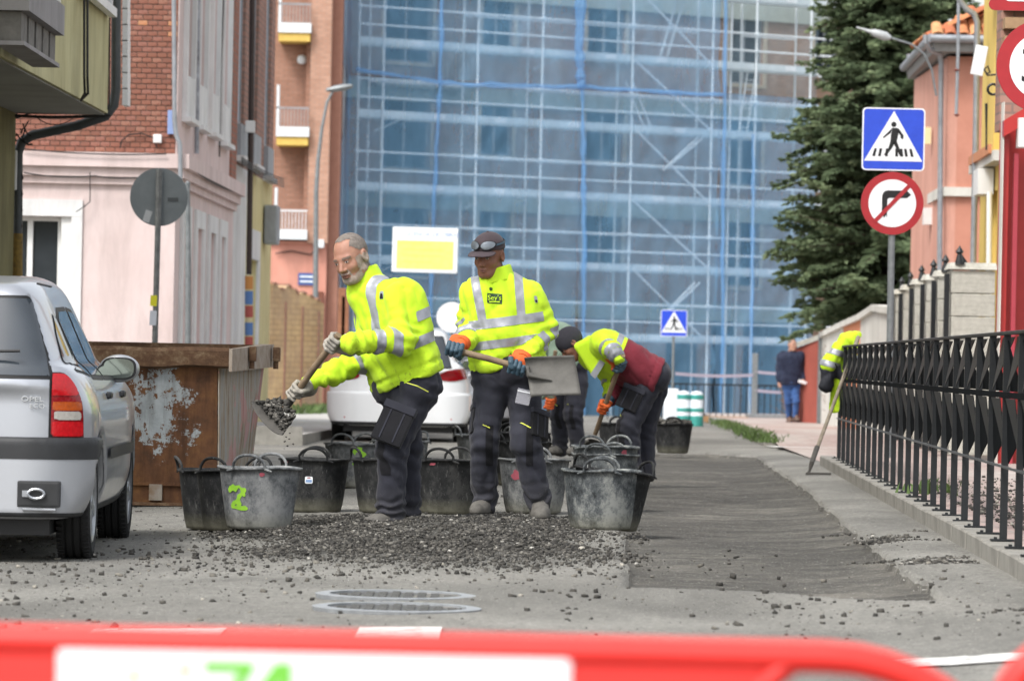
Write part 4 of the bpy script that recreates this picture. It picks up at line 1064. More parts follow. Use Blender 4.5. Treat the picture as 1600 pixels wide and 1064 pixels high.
sd = empty('side_wall', (-.003, .005, 0), sa, parent=sh); sd.scale = (1, -1, 1)
opq = [(.9, 1.5, rz(225), rz(130)), (3.2, 3.9, rz(225), rz(130)), (.9, 1.5, -.2, rz(385)), (3.4, 4.2, rz(400), rz(330))]
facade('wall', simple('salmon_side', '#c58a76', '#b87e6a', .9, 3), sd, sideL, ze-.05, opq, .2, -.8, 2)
for q_ in opq[:2]: window(sd, *q_, .08, M_WPVC, M_DGLASS, .05, 1)
MB().box(0, sideL, -.09, -.001, rz(309), rz(293)).build('string_course', M_WW, sd)
MB().box(2.3, 2.45, -.2, -.1, rz(215), rz(188)).build('wall_lamp', simple('cream_lamp', '#efe3b8', '#e6d9a8', .5), sd)
MB().box(2.2, 2.5, -.2, -.02, rz(345), rz(318)).build('meter_box', M_WPVC, sd)
M_EAVE = simple('grey_eave', '#8e8d8b', '#7c7b79', .7)
b = MB(); b.hexa([(-.26, -.4, ze), (3.4, -.4, ze), (3.4, 6.6, ze), (-.06, 6.6, ze), (-.3, -.45, ze+.2), (3.4, -.45, ze+.2), (3.4, 6.6, ze+.2), (-.10, 6.6, ze+.2)]); b.build('eave', M_EAVE, sh)
MB().tube([(-.34, -.5, ze+.2), (3.4, -.5, ze+.2)], .07, 10).build('gutter', M_LPIPE, sh, True); MB().tube([(-.34, -.5, ze+.2), (-.14, 6.6, ze+.2)], .07, 10).build('gutter', M_LPIPE, sh, True)
# roof tiles: real barrel tiles in courses
M_RT = [simple('clay_tile', c, c2, .85, 9) for c, c2 in (('#c98a5c', '#b5714a'), ('#d6a06f', '#b98158'), ('#b96f4b', '#a35f3f'))]
tp = []
for mm in M_RT:
    b = MB(); n = 6
    for k in range(n):
        a0, a1 = math.pi*k/n, math.pi*(k+1)/n
        b.poly([(-math.cos(a0)*.1, 0, math.sin(a0)*.075), (-math.cos(a1)*.1, 0, math.sin(a1)*.075), (-math.cos(a1)*.085, .42, math.sin(a1)*.065), (-math.cos(a0)*.085, .42, math.sin(a0)*.065)])
        b.poly([(-math.cos(a0)*.1, 0, math.sin(a0)*.075), (-math.cos(a0)*.085, 0, math.sin(a0)*.06), (-math.cos(a1)*.085, 0, math.sin(a1)*.06), (-math.cos(a1)*.1, 0, math.sin(a1)*.075)])
    tp.append(b.build('roof_tile', mm, sh, True))
slope = math.radians(27); first = [True]*3
MB().hexa([(-.3, -.45, ze+.2), (3.4, -.45, ze+.2), (3.4, 6, ze+.2), (-.1, 6, ze+.2), (1.6, 2, ze+1.35), (3.4, 2, ze+1.35), (3.4, 4, ze+1.35), (1.6, 4, ze+1.35)]).build('roof_base', M_RT[2], sh)
for r_ in range(7):
    for c_ in range(19):
        x_ = -.22+c_*.205; y_ = -.52+r_*.33
        if x_ < -.22+r_*.30: continue
        i = random.choice((0, 0, 1, 2)); q = tp[i] if first[i] else dup(tp[i]); first[i] = False
        q.location = (x_, y_, ze+.24+(r_*.33)*math.tan(slope)); q.rotation_euler = (slope+random.uniform(-.03, .03), 0, 0)
for r_ in range(4):
    for c_ in range(14):
        q = dup(tp[random.choice((0, 1, 2))]); q.location = (-.36+r_*.33, -.2+c_*.21, ze+.24+r_*.33*math.tan(slope)); q.rotation_euler = (slope, 0, -math.pi/2)
def pipe(pts, r, parent, m=M_LPIPE, name='downpipe'): return MB().tube([Vector(p)-parent.location for p in pts], r, 10).build(name, m, parent, True)
pipe([P(1446, 55, SD-.6), P(1446, 66, SD-.6), P(1452, 78, SD-.45), P(1468, 84, SD-.2), P(1470.5, 95, SD-.1), P(1469, 300, SD-.1), P(1467, 600, SD-.1)], .042, sh)
pipe([P(1420, 85, 77), P(1421, 100, 77), P(1438, 115, 77), P(1441, 130, 77), P(1440, 560, 77)], .045, sh)
pipe([P(1498, -40, 66), P(1497, 80, 66), P(1494, 180, 66)], .025, sh); 
for py in (110, 180): MB().lathe([(0, -.03), (.05, 0), (0, .03)], 8).build('bracket', simple('rusty_bracket', '#7a3b2c', '#5f2e22', .7), sh, M=Matrix.Translation(P(1495, py, 66)-sh.location))
# street lamp on the salmon house
wl = empty('wall_street_lamp', P(1462, 118, 70)); tag(wl, 'grey street lamp on a thin bent arm crossing in front of the conifer', 'street lamp')
relw = lambda px, py, d=70: P(px, py, d)-wl.location
MB().tube([relw(1463, 150), relw(1456, 110), relw(1444, 85), relw(1425, 70), relw(1390, 59)], .018, 8).build('arm', M_GALV, wl, True)
hd = MB(); a, c = relw(1338, 43), relw(1392, 60); hd.tube([a, a.lerp(c, .4), a.lerp(c, .5), a.lerp(c, .85), c], [.012, .03, .06, .075, .03], 10); hd.build('lamp_head', simple('lamp_grey', '#b9bcbd', '#a5a8a9', .4), wl, True)
# yellow house
YD = 55.0; yv = P(1565, 600, YD); yh = empty('yellow_house', (yv.x, YD, -.2)); tag(yh, 'yellow rendered house seen edge-on between the salmon house and the red shop', 'building')
M_YEL = stucco('warm_yellow', '#e6ca78', '#dcbd68', .25)
LY = 4.6; ya = empty('street_wall', (0, 0, 0), math.atan2(1, .03), parent=yh); ya.scale = (1, -1, 1)
def yl_(px): k = (px-800)/FPX; return (yv.x-k*YD)/(k-.03)
zy = lambda py: P(1545, py, YD+2).z+.2
opy = [(yl_(1553.5), yl_(1545), zy(240), zy(45)), (yl_(1562), yl_(1558), zy(230), zy(20)), (yl_(1553), yl_(1547), zy(420), zy(300))]
facade('wall', M_YEL, ya, yl_(1526), 7, opy, .25, -.8, 4)
for q_ in opy: MB().box(q_[0], q_[1], .2, .22, q_[2], q_[3]).build('shutter', simple('ochre_shutter', '#b98f45', '#a67f3c', .7), ya)
MB().box(0, yl_(1526), -.16, -.001, zy(262), zy(246)).build('string_course', M_WW, ya); MB().box(.3, yl_(1530), -.2, -.161, zy(250), zy(236)).build('terracotta_band', simple('terracotta_trim', '#c98a63', '#b97a55', .8), ya)
MB().box(yl_(1549), yl_(1541), -.22, -.02, zy(305), zy(265)).build('meter_box', M_WPVC, ya)
MB().box(yl_(1549), yl_(1544), -.3, .1, 6.1, 6.5).build('eave_bracket', M_EAVE, ya)
pipe([P(1499, -60, 58), P(1499, 0, 58), P(1510, 15, 58), P(1522, 22, 58), P(1527, 35, 58), P(1525, 200, 58), P(1520, 440, 58), P(1519, 600, 58)], .042, yh)
pipe([P(1546, 300, 56), P(1545, 420, 56), P(1545, 560, 56)], .035, yh, M_WPVC)
MB().tube([P(1541, 162, 54.8)-yh.location, P(1541, 200, 54.8)-yh.location, P(1541, 235, 54.8)-yh.location], [.02, .012, .012], 6).build('wall_bracket', M_BLK, yh)
an_ = empty('antenna_panel', P(1530, 95, 50)); tag(an_, 'small white panel antenna on a curled cable beside the speed sign', 'antenna')
MB().box(-.07, .07, -.02, .02, -.17, .17, bev=.01).build('panel', M_WPVC, an_, M=Matrix.Rotation(.18, 4, 'Y')); MB().tube([P(1537, 108, 50)-an_.location, P(1543, 118, 50)-an_.location, P(1558, 117, 50)-an_.location, P(1575, 112, 50)-an_.location], .012, 6).build('cable', M_BLK, an_)
MB().tube([(.06, .03, -.1), (.10, .03, -.06), (.13, .03, -.13), (.08, .03, -.15)], .012, 6).build('cable', M_BLK, an_)
# red and white shop
RD = 40.0; rv = P(1561, 600, RD); rs = empty('red_shop', (rv.x, RD, -.1)); tag(rs, 'red framed shopfront with white edge and shutter box at the right edge', 'building')
M_RED = simple('red_paint', '#a52825', '#98231f', .45, 3); M_RED2 = simple('bright_red_paint', '#b5302c', '#a92a27', .4, 3)
zr = lambda py: P(1585, py, RD).z+.1
xr_ = lambda px: P(px, 0, RD).x-rv.x
MB().box(0, xr_(1572), 0, .2, -1, zr(160)).build('white_edge', M_WW, rs)
MB().box(xr_(1572)+.001, xr_(1583), .06, .3, -1, zr(190)).build('red_pilaster', M_RED2, rs)
MB().box(xr_(1583)+.001, xr_(1640), .35, .6, -1, zr(185)).build('back_panel', M_RED, rs)
MB().hexa([(xr_(1571), -.1, zr(215)), (xr_(1650), -.1, zr(165)), (xr_(1650), .05, zr(165)), (xr_(1571), .05, zr(215)), (xr_(1571), -.1, zr(190)), (xr_(1650), -.1, zr(140)), (xr_(1650), .05, zr(140)), (xr_(1571), .05, zr(190))]).build('red_lintel', M_RED2, rs)
MB().box(xr_(1590), xr_(1597), -.0, .1, -1, zr(240)).build('glass_edge', simple('pink_poster', '#a83c48', '#9c3541', .3), rs)
MB().box(xr_(1592), xr_(1606), -.2, .02, zr(232), zr(186), bev=.01).build('shutter_box', M_WPVC, rs)
MB().box(xr_(1575), xr_(1700), .5, .9, zr(200), 9).build('upper_wall', M_BRICKB, rs)
for k in range(7): MB().box(xr_(1577), xr_(1640), .3, .5, zr(70)+.17*k, zr(70)+.17*k+.1).build('louvre', simple('tan_louvre', '#a98b6a', '#937758', .8), rs)
MB().tube([P(1545, 140, 42)-rs.location+Vector((.05*math.cos(a_)+.04, 0, .05*math.sin(a_))) for a_ in np.linspace(.5, 5.2, 12)], .014, 6).build('camera_bracket', M_BLK, rs)

# ---------------------------------------------------------------- conifer
def conifer(name, base, H, rfun, label, n_br=340, seed=5, bare=False):
    rr = random.Random(seed); root = empty(name, base); tag(root, label, 'tree')
    MB().tube([(0, 0, 0), (.1, 0, H*.4), (0, 0, H*.95)], [.32, .22, .03], 10).build('trunk', simple('bark', '#5b4a3a', '#3f3328', .95, 8, bump=.8), root, True)
    tb = MB(); V = []; Fs = []; tone = []
    for i in range(n_br):
        u = (i+rr.random())/n_br; z = H*(.27+.73*u**.95); R_ = rfun(z/H)*rr.uniform(.62, 1.12); a = rr.random()*6.283
        d = Vector((math.cos(a), math.sin(a), 0)); side = Vector((-d.y, d.x, 0))
        droop = rr.uniform(-.12, .42); L_ = max(R_, .3); segs = max(int(L_/.16), 2); p0 = Vector((0, 0, z))
        pts = [p0+d*(L_*k/segs)+Vector((0, 0, -droop*L_*(k/segs)**1.3+.12*L_*max(0, k/segs-.6)**1.2)) for k in range(segs+1)]
        if i % 2 == 0: tb.tube([pts[0], pts[len(pts)//2], pts[-1]], [.035, .02, .008], 4)
        tn = rr.random()
        for k in range(1, segs+1):
            f = k/segs
            if f < .12: continue
            for s_ in (-1, 1):
                for w_ in range(5):
                    ln = (.16+.30*(1-f))*rr.uniform(.6, 1.25)*(L_/2.4)**.4
                    q = pts[k]+d*rr.uniform(-.08, .08)+Vector((0, 0, rr.uniform(-.06, .05)))
                    dr = (side*s_*rr.uniform(.5, 1.1)+d*rr.uniform(.3, 1.0)+Vector((0, 0, rr.uniform(-.45, .12)))).normalized()
                    up = Vector((rr.uniform(-.4, .4), rr.uniform(-.4, .4), 1)).normalized(); wd = dr.cross(up).normalized()*rr.uniform(.018, .034)
                    m_ = len(V); e = q+dr*ln
                    V += [q-wd*.5, q+wd*.5, q+dr*ln*.6+wd, e, q+dr*ln*.6-wd]
                    Fs.append((m_, m_+1, m_+2, m_+3, m_+4)); tone += [tn*.6+rr.random()*.4]*5
                    # needles tufts crossing
                    wv = wd.cross(dr).normalized()*wd.length; m_ = len(V)
                    V += [q-wv*.4, q+wv*.4, q+dr*ln*.55+wv*1.1, e, q+dr*ln*.55-wv*1.1]; Fs.append((m_, m_+1, m_+2, m_+3, m_+4)); tone += [tn*.6+rr.random()*.4]*5
    tb.build('branches', simple('twig_bark', '#54453a', '#3a3028', .9), root)
    t = MT('needles', .75, 0, .25)
    t.color(t.ramp(t.attr('tone'), [(0, '#414e37'), (.4, '#5e6e50'), (.75, '#788765'), (1, '#97a27c')]))
    t.b.inputs['Subsurface Weight'].default_value = 0
    o = from_np('crown', [tuple(v) for v in V], Fs, t.m, root, False, {'tone': tone}); o['kind'] = 'stuff'
    return root
TD = 88.0; tv = P(1392, 640, TD)
def rf(h):
    # crown half-width by relative height
    pts = [(0, 1.0), (.12, 1.9), (.25, 2.3), (.45, 2.3), (.6, 2.1), (.8, 1.55), (1, .15)]
    for (a, b_), (c, d_) in zip(pts, pts[1:]):
        if a <= h <= c: return b_+(d_-b_)*(h-a)/(c-a)
    return .2
conifer('conifer_tree', (tv.x+.05, TD, -1.3), 12.5, rf, 'tall dense grey-green conifer behind the low white wall', 1150)
# bare shrub under it
def shrub(base, h, r, label, seed, n=70):
    rr = random.Random(seed); b = MB()
    for i in range(n):
        a = rr.random()*6.28; l = Vector((math.cos(a)*r*rr.random(), math.sin(a)*r*rr.random(), h*rr.uniform(.6, 1)))
        m_ = l*.5+Vector((rr.gauss(0, .06), rr.gauss(0, .06), .05)); b.tube([(0, 0, 0), m_, l], [.018, .012, .004], 4)
        for k in range(5):
            s_ = m_.lerp(l, rr.random()); b.tube([s_, s_+Vector((rr.gauss(0, .15), rr.gauss(0, .15), rr.uniform(.1, .3)))], [.007, .003], 3)
    o = b.build('bare_shrub', simple('bare_twigs', '#8a7468', '#6b594f', .9), None); o.location = base; tag(o, label, 'shrub'); return o
v = P(1262, 640, 94); shrub((v.x, 94, -1.35), 2.5, .75, 'leafless brown shrub under the left edge of the conifer', 3, 110)
v = P(1316, 640, 86); shrub((v.x, 86, -1.2), 2.6, .5, 'leafless brown shrub rising behind the orange stretch of wall', 4, 60)

# ---------------------------------------------------------------- far street furniture
v = P(1050, 650, 100); fz0 = float(G(v.x, 100))+.05
M_BLUE = simple('sign_blue', '#2b4fd0', '#2647c2', .35); M_SWHITE = simple('sign_white', '#eef0f2', '#e2e5e8', .4); M_SRED = simple('sign_red', '#a8242b', '#9c2027', .4); M_SBLK = simple('sign_black', '#17181a', '#101112', .5)
def rrect(hw, hh, r, n=6):
    pts = []
    for cx, cy, a0 in ((hw-r, hh-r, 0), (-hw+r, hh-r, 90), (-hw+r, -hh+r, 180), (hw-r, -hh+r, 270)):
        for k in range(n+1): a = math.radians(a0+90*k/n); pts.append((cx+r*math.cos(a), 0, cy+r*math.sin(a)))
    return pts
def crossing_plate(parent, s, z, x=0, yoff=0):
    """blue square with white triangle, walking figure and stripes; s is the half width"""
    o = MB().prism(rrect(s, s, s*.13), (0, .02, 0)).build('sign_plate', M_SWHITE, parent); o.location = (x, yoff, z)
    y = -.002; f = MB(); 
    f.prism(rrect(s*.955, s*.955, s*.10), (0, .0019, 0)); b_ = f.build('blue_field', M_BLUE, o); b_.location = (0, y, 0)
    MB().prism([(0, 0, s*.90), (-s*.93, 0, -s*.70), (s*.93, 0, -s*.70)], (0, .0015, 0)).build('white_triangle', M_SWHITE, o).location = (0, y-.0017, 0)
    yk = y-.0034; k = MB()
    k.disc((0, 0, s*.47), s*.085, 20, th=.0014)
    for poly_ in ([(-.05,.36),(.10,.36),(.16,.22),(.10,-.08),(-.10,-.08),(-.09,.1)], [(.10,.36),(.16,.34),(.32,.12),(.30,-.0),(.22,.04),(.22,.12),(.12,.24)], [(-.05,.36),(-.09,.20),(-.32,.02),(-.34,.06),(-.12,.28)], [(-.10,-.08),(.06,-.08),(-.04,-.28),(-.22,-.52),(-.30,-.50),(-.16,-.28)], [(-.02,-.08),(.11,-.08),(.20,-.30),(.30,-.52),(.22,-.54),(.10,-.32)]):
        k.prism([(a*s, 0, c*s) for a, c in poly_], (0, .0014, 0))
    k.build('walking_figure', M_SBLK, o).location = (0, yk, 0)
    k = MB()
    for i, a in enumerate((-.68, -.48, -.24, -.04 if False else -.10, .12, .30, .46, .66)):
        if i in (3,): continue
        l = a*.92; k.prism([(l*s-.045*s, 0, -.55*s), (l*s+.045*s, 0, -.55*s), (l*s*.90+.04*s, 0, -.30*s), (l*s*.90-.04*s, 0, -.30*s)], (0, .0012, 0))
    k.build('stripes', M_SBLK, o).location = (0, yk+.0001, 0)
    return o
cs = empty('crossing_sign', (v.x, 100, fz0)); tag(cs, 'small distant blue pedestrian crossing sign in front of the netting', 'sign')
zt_ = P(1050, 505, 100).z-fz0; MB().tube([(0, .05, 0), (0, .05, zt_+.25)], .03, 10).build('pole', M_GALV, cs, True); crossing_plate(cs, .30, zt_)
# banded bollards and wrapped stack
M_TEAL = simple('teal_band', '#3f9c92', '#358c83', .5); M_WRAP = simple('white_plastic', '#e9eef2', '#d8dfe6', .35, 5, bump=.3, bs=12)
for i, (px, lab_) in enumerate(((1068, 'teal and white banded plastic barrel on the left of the pair'), (1088, 'teal and white banded plastic barrel on the right of the pair'))):
    v = P(px, 660, 92); g_ = float(G(v.x, 92)); bo = empty('banded_barrel', (v.x, 92, g_)); tag(bo, lab_, 'barrel', 'banded barrels by the scaffold')
    H_ = .72; MB().lathe([(.135, 0), (.135, H_-.06), (.10, H_), (0, H_+.02)], 16).build('barrel_body', M_WRAP, bo, True)
    for z0, z1 in ((.0, .22), (.3, .38), (.56, .66)): MB().lathe([(.136, z0), (.145, z0+.01), (.145, z1-.01), (.136, z1)], 16).build('teal_band', M_TEAL, bo, True)
v = P(1050, 660, 93); o = MB().box(-.16, .16, -.15, .15, 0, .78, bev=.05).build('white_block', M_WRAP, None, True); o.location = (v.x-.02, 93.3, float(G(v.x, 93))); tag(o, 'white plastic barrier block left of the teal banded barrels', 'barrier')
M_TAPE = simple('pale_tape', '#d9cfe0', '#cfc3d6', .5)
v0, v1 = P(1055, 586, 99.5), P(1178, 588, 108); pts = sag(v0, v1, .04)
b = MB()
for p, q in zip(pts, pts[1:]): b.hexa([p, q, q+Vector((0, .004, 0)), p+Vector((0, .004, 0)), p+Vector((0, 0, .07)), q+Vector((0, 0, .07)), q+Vector((0, .004, .07)), p+Vector((0, .004, .07))])
o = b.build('barrier_tape', M_TAPE, None); tag(o, 'pale barrier tape strung from the distant crossing sign to the metal post', 'tape')
v = P(1178, 645, 108); g_ = float(G(v.x, 108)); po = empty('metal_post', (v.x, 108, g_)); tag(po, 'grey metal post holding two strands of barrier tape', 'post')
MB().box(-.07, .07, -.07, .07, 0, P(1178, 552, 108).z-g_, bev=.01).build('post_tube', M_GALV, po); MB().box(-.2, .2, -.2, .2, 0, .15).build('foot', M_STONE, po)
for py, dd in ((583, 0), (612, 0)):
    v0, v1 = P(1180, py, 107.9), P(1262, py+3, 112); pts = sag(v0, v1, .03); b = MB()
    for p, q in zip(pts, pts[1:]): b.hexa([p, q, q+Vector((0, .004, 0)), p+Vector((0, .004, 0)), p+Vector((0, 0, .07)), q+Vector((0, 0, .07)), q+Vector((0, .004, .07)), p+Vector((0, .004, .07))])
    o = b.build('barrier_tape', M_TAPE, None); tag(o, 'upper barrier tape behind the walking man' if py == 583 else 'lower barrier tape behind the walking man', 'tape')
v = P(1135, 650, 106); g_ = float(G(v.x, 106)); pl = empty('timber_pallet', (v.x, 106, g_)); tag(pl, 'wooden pallet and boards lying at the foot of the scaffold', 'pallet')
M_TIM = simple('pallet_wood', '#b08a62', '#8f6d4b', .85, 6)
for i in range(5): MB().box(-.52, .52, -.4+i*.17, -.28+i*.17, .12, .15).build('board', M_TIM, pl)
for x_ in (-.5, -.04, .42): MB().box(x_, x_+.09, -.4, .4, 0, .12).build('bearer', M_TIM, pl)
v = P(1085, 648, 104); pl2 = MB().box(-.25, .25, -.3, .3, 0, .12).build('timber_board', M_TIM, None); pl2.location = (v.x+.35, 106.5, float(G(v.x, 104))); tag(pl2, 'short stack of timber left of the wooden pallet', 'timber')
v = P(1150, 650, 110); g_ = float(G(v.x, 110)); gt = empty('mesh_gate', (v.x, 110, g_)); tag(gt, 'low dark mesh fence panels standing along the scaffold foot', 'fence')
MB().box(-3.2, 2.2, -.02, .02, .9, .94).build('top_rail', M_BLK, gt)
bp = MB().box(-.012, .012, -.012, .012, 0, .9).build('bar', M_BLK, gt); bp.location.x = -3.2
for i in range(1, 37): q = dup(bp); q.location.x = -3.2+i*.15
v = P(1222, 640, 106); o = MB().box(-.85, .85, -.2, .2, .08, .22, bev=.02).build('steel_beam', M_GALV, None); o.location = (v.x, 106, float(G(v.x, 106))); tag(o, 'horizontal galvanised beam low behind the walking man', 'beam')
# ================================================================ street furniture in the foreground
# ---- railing of folded plates
FB = Vector((2.31, 20.0)); 
def fpos(y): return Vector((FB.x+.0305*(y-FB.y), y, KT))
M_RAIL = simple('railing_black', '#212426', '#191b1d', .5, 10, .0, .15, 50, spec=.35); M_RAIL2 = simple('railing_shaded_black', '#17191b', '#101214', .95, 10, spec=.05)  # second black is a darker copy: shade painted into the down-turned plates
fence = empty('pedestrian_railing', fpos(16.6)); tag(fence, 'long black steel railing of folded triangular plates along the right kerb', 'railing')
fence.rotation_euler = (0, 0, -.0305)
SP = .85; zm, zl, ztop = .69, .355, .985
n_post = 27
def trif(m, pts, nm, th=.004):
    b = MB(); b.prism([Vector(p) for p in pts], (th, 0, 0)); return b.build(nm, m, fence)
post = MB().box(-.017, .017, -.017, .017, 0, zl).box(-.016, .016, -.016, .016, zl+.001, ztop-.012).build('post', M_RAIL, fence)
foot = MB().box(-.06, .05, -.035, .035, .001, .010).box(-.045, -.03, -.02, -.005, .010, .02).build('base_plate', M_RAIL, fence)
# upper spike: face folded away from the road, shade painted into its black; centred on its post
spike = trif(M_RAIL2, [(.0, .02, ztop-.02), (.03, -.50, zm+.015), (.03, .36, zm+.015)], 'shaded_spike')
light = trif(M_RAIL, [(.035, .0, ztop-.02), (.035, .70, ztop-.02), (-.035, .40, zm+.02)], 'light_plate')
kite = trif(M_RAIL2, [(.0, .02, zm-.015), (.045, -.58, zm-.15), (.012, -.03, zl+.01)], 'shaded_kite')  # kite faces down, its shade is in the colour too
low = trif(M_RAIL, [(-.03, -.33, zm-.015), (-.03, -.84, zm-.015), (.01, -.80, zl+.02)], 'lower_plate')
parts = [post, foot, spike, light, kite, low]
for i in range(n_post):
    for o in parts:
        if i == 0: continue
        q = dup(o); q.location = (0, i*SP, 0)
L_ = SP*(n_post-1)
MB().box(-.02, .02, -.6, L_+.02, ztop-.012, ztop+.004, bev=.003).build('top_rail', M_RAIL, fence)
MB().box(-.022, -.008, -.6, L_, zm-.014, zm+.014).build('middle_rail', M_RAIL2, fence)
MB().box(-.030, -.017, -.6, L_, zl-.005, zl+.005).build('lower_rail', simple('worn_rail', '#6b6f72', '#565a5d', .4, 10, .6), fence)

# ---- crossing sign + no right turn on one pole
sx_, sd_ = 1393, 42.0
v = P(1390, 600, sd_); z0 = KT-.05; sp_ = empty('sign_post', (v.x, sd_, z0)); tag(sp_, 'tall galvanised post carrying a blue crossing sign above a red no-right-turn sign', 'sign post')
zc = P(1396, 218, sd_); zr_ = P(1394, 318, sd_)
rr_ = math.radians(.0)
MB().tube([(0, .03, 0), (zc.x-v.x, .03, P(1396, 172, sd_).z-z0)], .032, 14).build('pole', M_GALV, sp_, True)
q = crossing_plate(sp_, 49*sd_/FPX, zc.z-z0, zc.x-v.x, -.01); q.name = 'crossing_plate'
rn = empty('no_right_turn_plate', (zr_.x-v.x, -.01, zr_.z-z0), parent=sp_)
s = 49*sd_/FPX
MB().disc((0, 0, 0), s, 48, th=.02).build('rim', M_SRED, rn, False)
MB().disc((0, -.0025, 0), s*.76, 40, th=.002).build('white_face', M_SWHITE, rn)
MB().prism([(-.33*s, 0, -.42*s), (-.33*s, 0, .22*s), (-.30*s, 0, .32*s), (-.24*s, 0, .385*s), (-.14*s, 0, .41*s), (.46*s, 0, .41*s), (.60*s, 0, .28*s), (.46*s, 0, .17*s), (-.10*s, 0, .17*s), (-.15*s, 0, .14*s), (-.16*s, 0, .08*s), (-.16*s, 0, -.46*s), (-.2*s, 0, -.37*s), (-.25*s, 0, -.48*s), (-.29*s, 0, -.37*s)], (0, .0012, 0)).build('turn_arrow', M_SBLK, rn).location = (0, -.0042, 0)
rb_ = MB().box(-.82*s, .82*s, 0, .0012, -.065*s, .065*s).build('red_bar', M_SRED, rn); rb_.location = (0, -.006, 0); rb_.rotation_euler = (0, -math.radians(47), 0)
for z_ in (zc.z-z0, zr_.z-z0): MB().box(-.05, .05, .0105, .075, z_-.02, z_+.02, M=Matrix.Translation((zc.x-v.x, 0, 0))).build('clamp', M_GALV, sp_)
# ---- 30 sign and triangular sign at the right edge
v = P(1630, 104, 28.7); z0 = KT; s3 = empty('speed_sign_post', (v.x, 28.7, z0)); tag(s3, 'post at the right edge with a round 30 sign below a red triangle', 'sign post')
MB().tube([(0, .04, 0), (.03, .04, v.z-z0+.95)], .032, 12).build('pole', M_GALV, s3, True)
s = 73*28.7/FPX; z_ = v.z-z0
MB().disc((0, 0, z_), s, 56, th=.02).build('red_rim', M_SRED, s3); MB().disc((0, -.0025, z_), s*.72, 48, th=.002).build('white_face', M_SWHITE, s3)
text_obj('30', s*1.05, 'number', M_SBLK, s3, (.0, -.004, z_-.01), ext=.0008, sx=1.0)
zb_ = P(1632, 18, 28.7).z-z0; hw = .36
tri = []
for cx, cz, a0 in ((-hw, 0, 150), (hw, 0, -90), (0, hw*1.72, 30)):
    rr0 = .04; ccx = cx+(rr0 if cx < 0 else -rr0 if cx > 0 else 0); ccz = cz+(rr0 if cz == 0 else -rr0)
    for k in range(6): a = math.radians(a0+120*k/5); tri.append((ccx+rr0*math.cos(a), 0, ccz+rr0*math.sin(a)))
MB().prism([(a, 0, c+zb_) for a, _, c in tri], (0, .02, 0)).build('triangle_rim', M_SRED, s3)
MB().prism([(a*.72, 0, c*.72+zb_+.06) for a, _, c in tri], (0, .002, 0)).build('triangle_face', M_SWHITE, s3).location = (0, -.0025, 0)
# ---- back of a round sign on the left
SD2 = 45.0; v = P(238, 690, SD2); z0 = float(G(v.x, SD2)); bs_ = empty('round_sign_back', (v.x, SD2, z0)); tag(bs_, 'round traffic sign seen from its grey back on a tilted stickered pole', 'sign')
rel2 = lambda px, py, dy=0: P(px, py, SD2)-Vector((v.x, SD2, z0))+Vector((0, dy, 0))
M_SBACK = simple('grey_sign_back', '#6f7578', '#5f6568', .5, 5, .2)
MB().tube([(0, 0, 0), rel2(249, 264)], .030, 4).build('pole', simple('old_pole', '#7e7f7d', '#5c5d5b', .7, 14, .2, bump=.4), bs_)
c_ = rel2(248, 308, .035); MB().disc(c_, 45.5*SD2/FPX, 48, th=.018).build('sign_disc', M_SBACK, bs_)
MB().box(-.028, .028, -.004, 0, -.28, .28, M=Matrix.Translation(c_)@Matrix.Rotation(math.radians(2.4), 4, 'Y')@Matrix.Translation((0, -.006, 0))).build('mount_rail', M_GALV, bs_)
MB().box(-.055, .055, -.002, 0, -.02, .02, M=Matrix.Translation(rel2(270, 312, .033))).build('maker_plate', simple('dark_sticker', '#3f4345', '#3f4345', .6), bs_)
MB().box(-.035, .035, -.002, 0, -.06, .06, M=Matrix.Translation(rel2(230, 338, .033))@Matrix.Rotation(.3, 4, 'Y')).build('sticker', simple('pale_sticker', '#a3a6a8', '#8f9294', .7), bs_)
for py, h_, c in ((470, .055, '#d5cf2b'), (497, .075, '#c9ccd4')): MB().box(-.034, .034, -.037, -.031, -h_, h_, M=Matrix.Translation(rel2(240.5 if py < 480 else 239.5, py, 0))@Matrix.Rotation(.04, 4, 'Y')).build('sticker', simple('pole_sticker', c, c, .6), bs_)

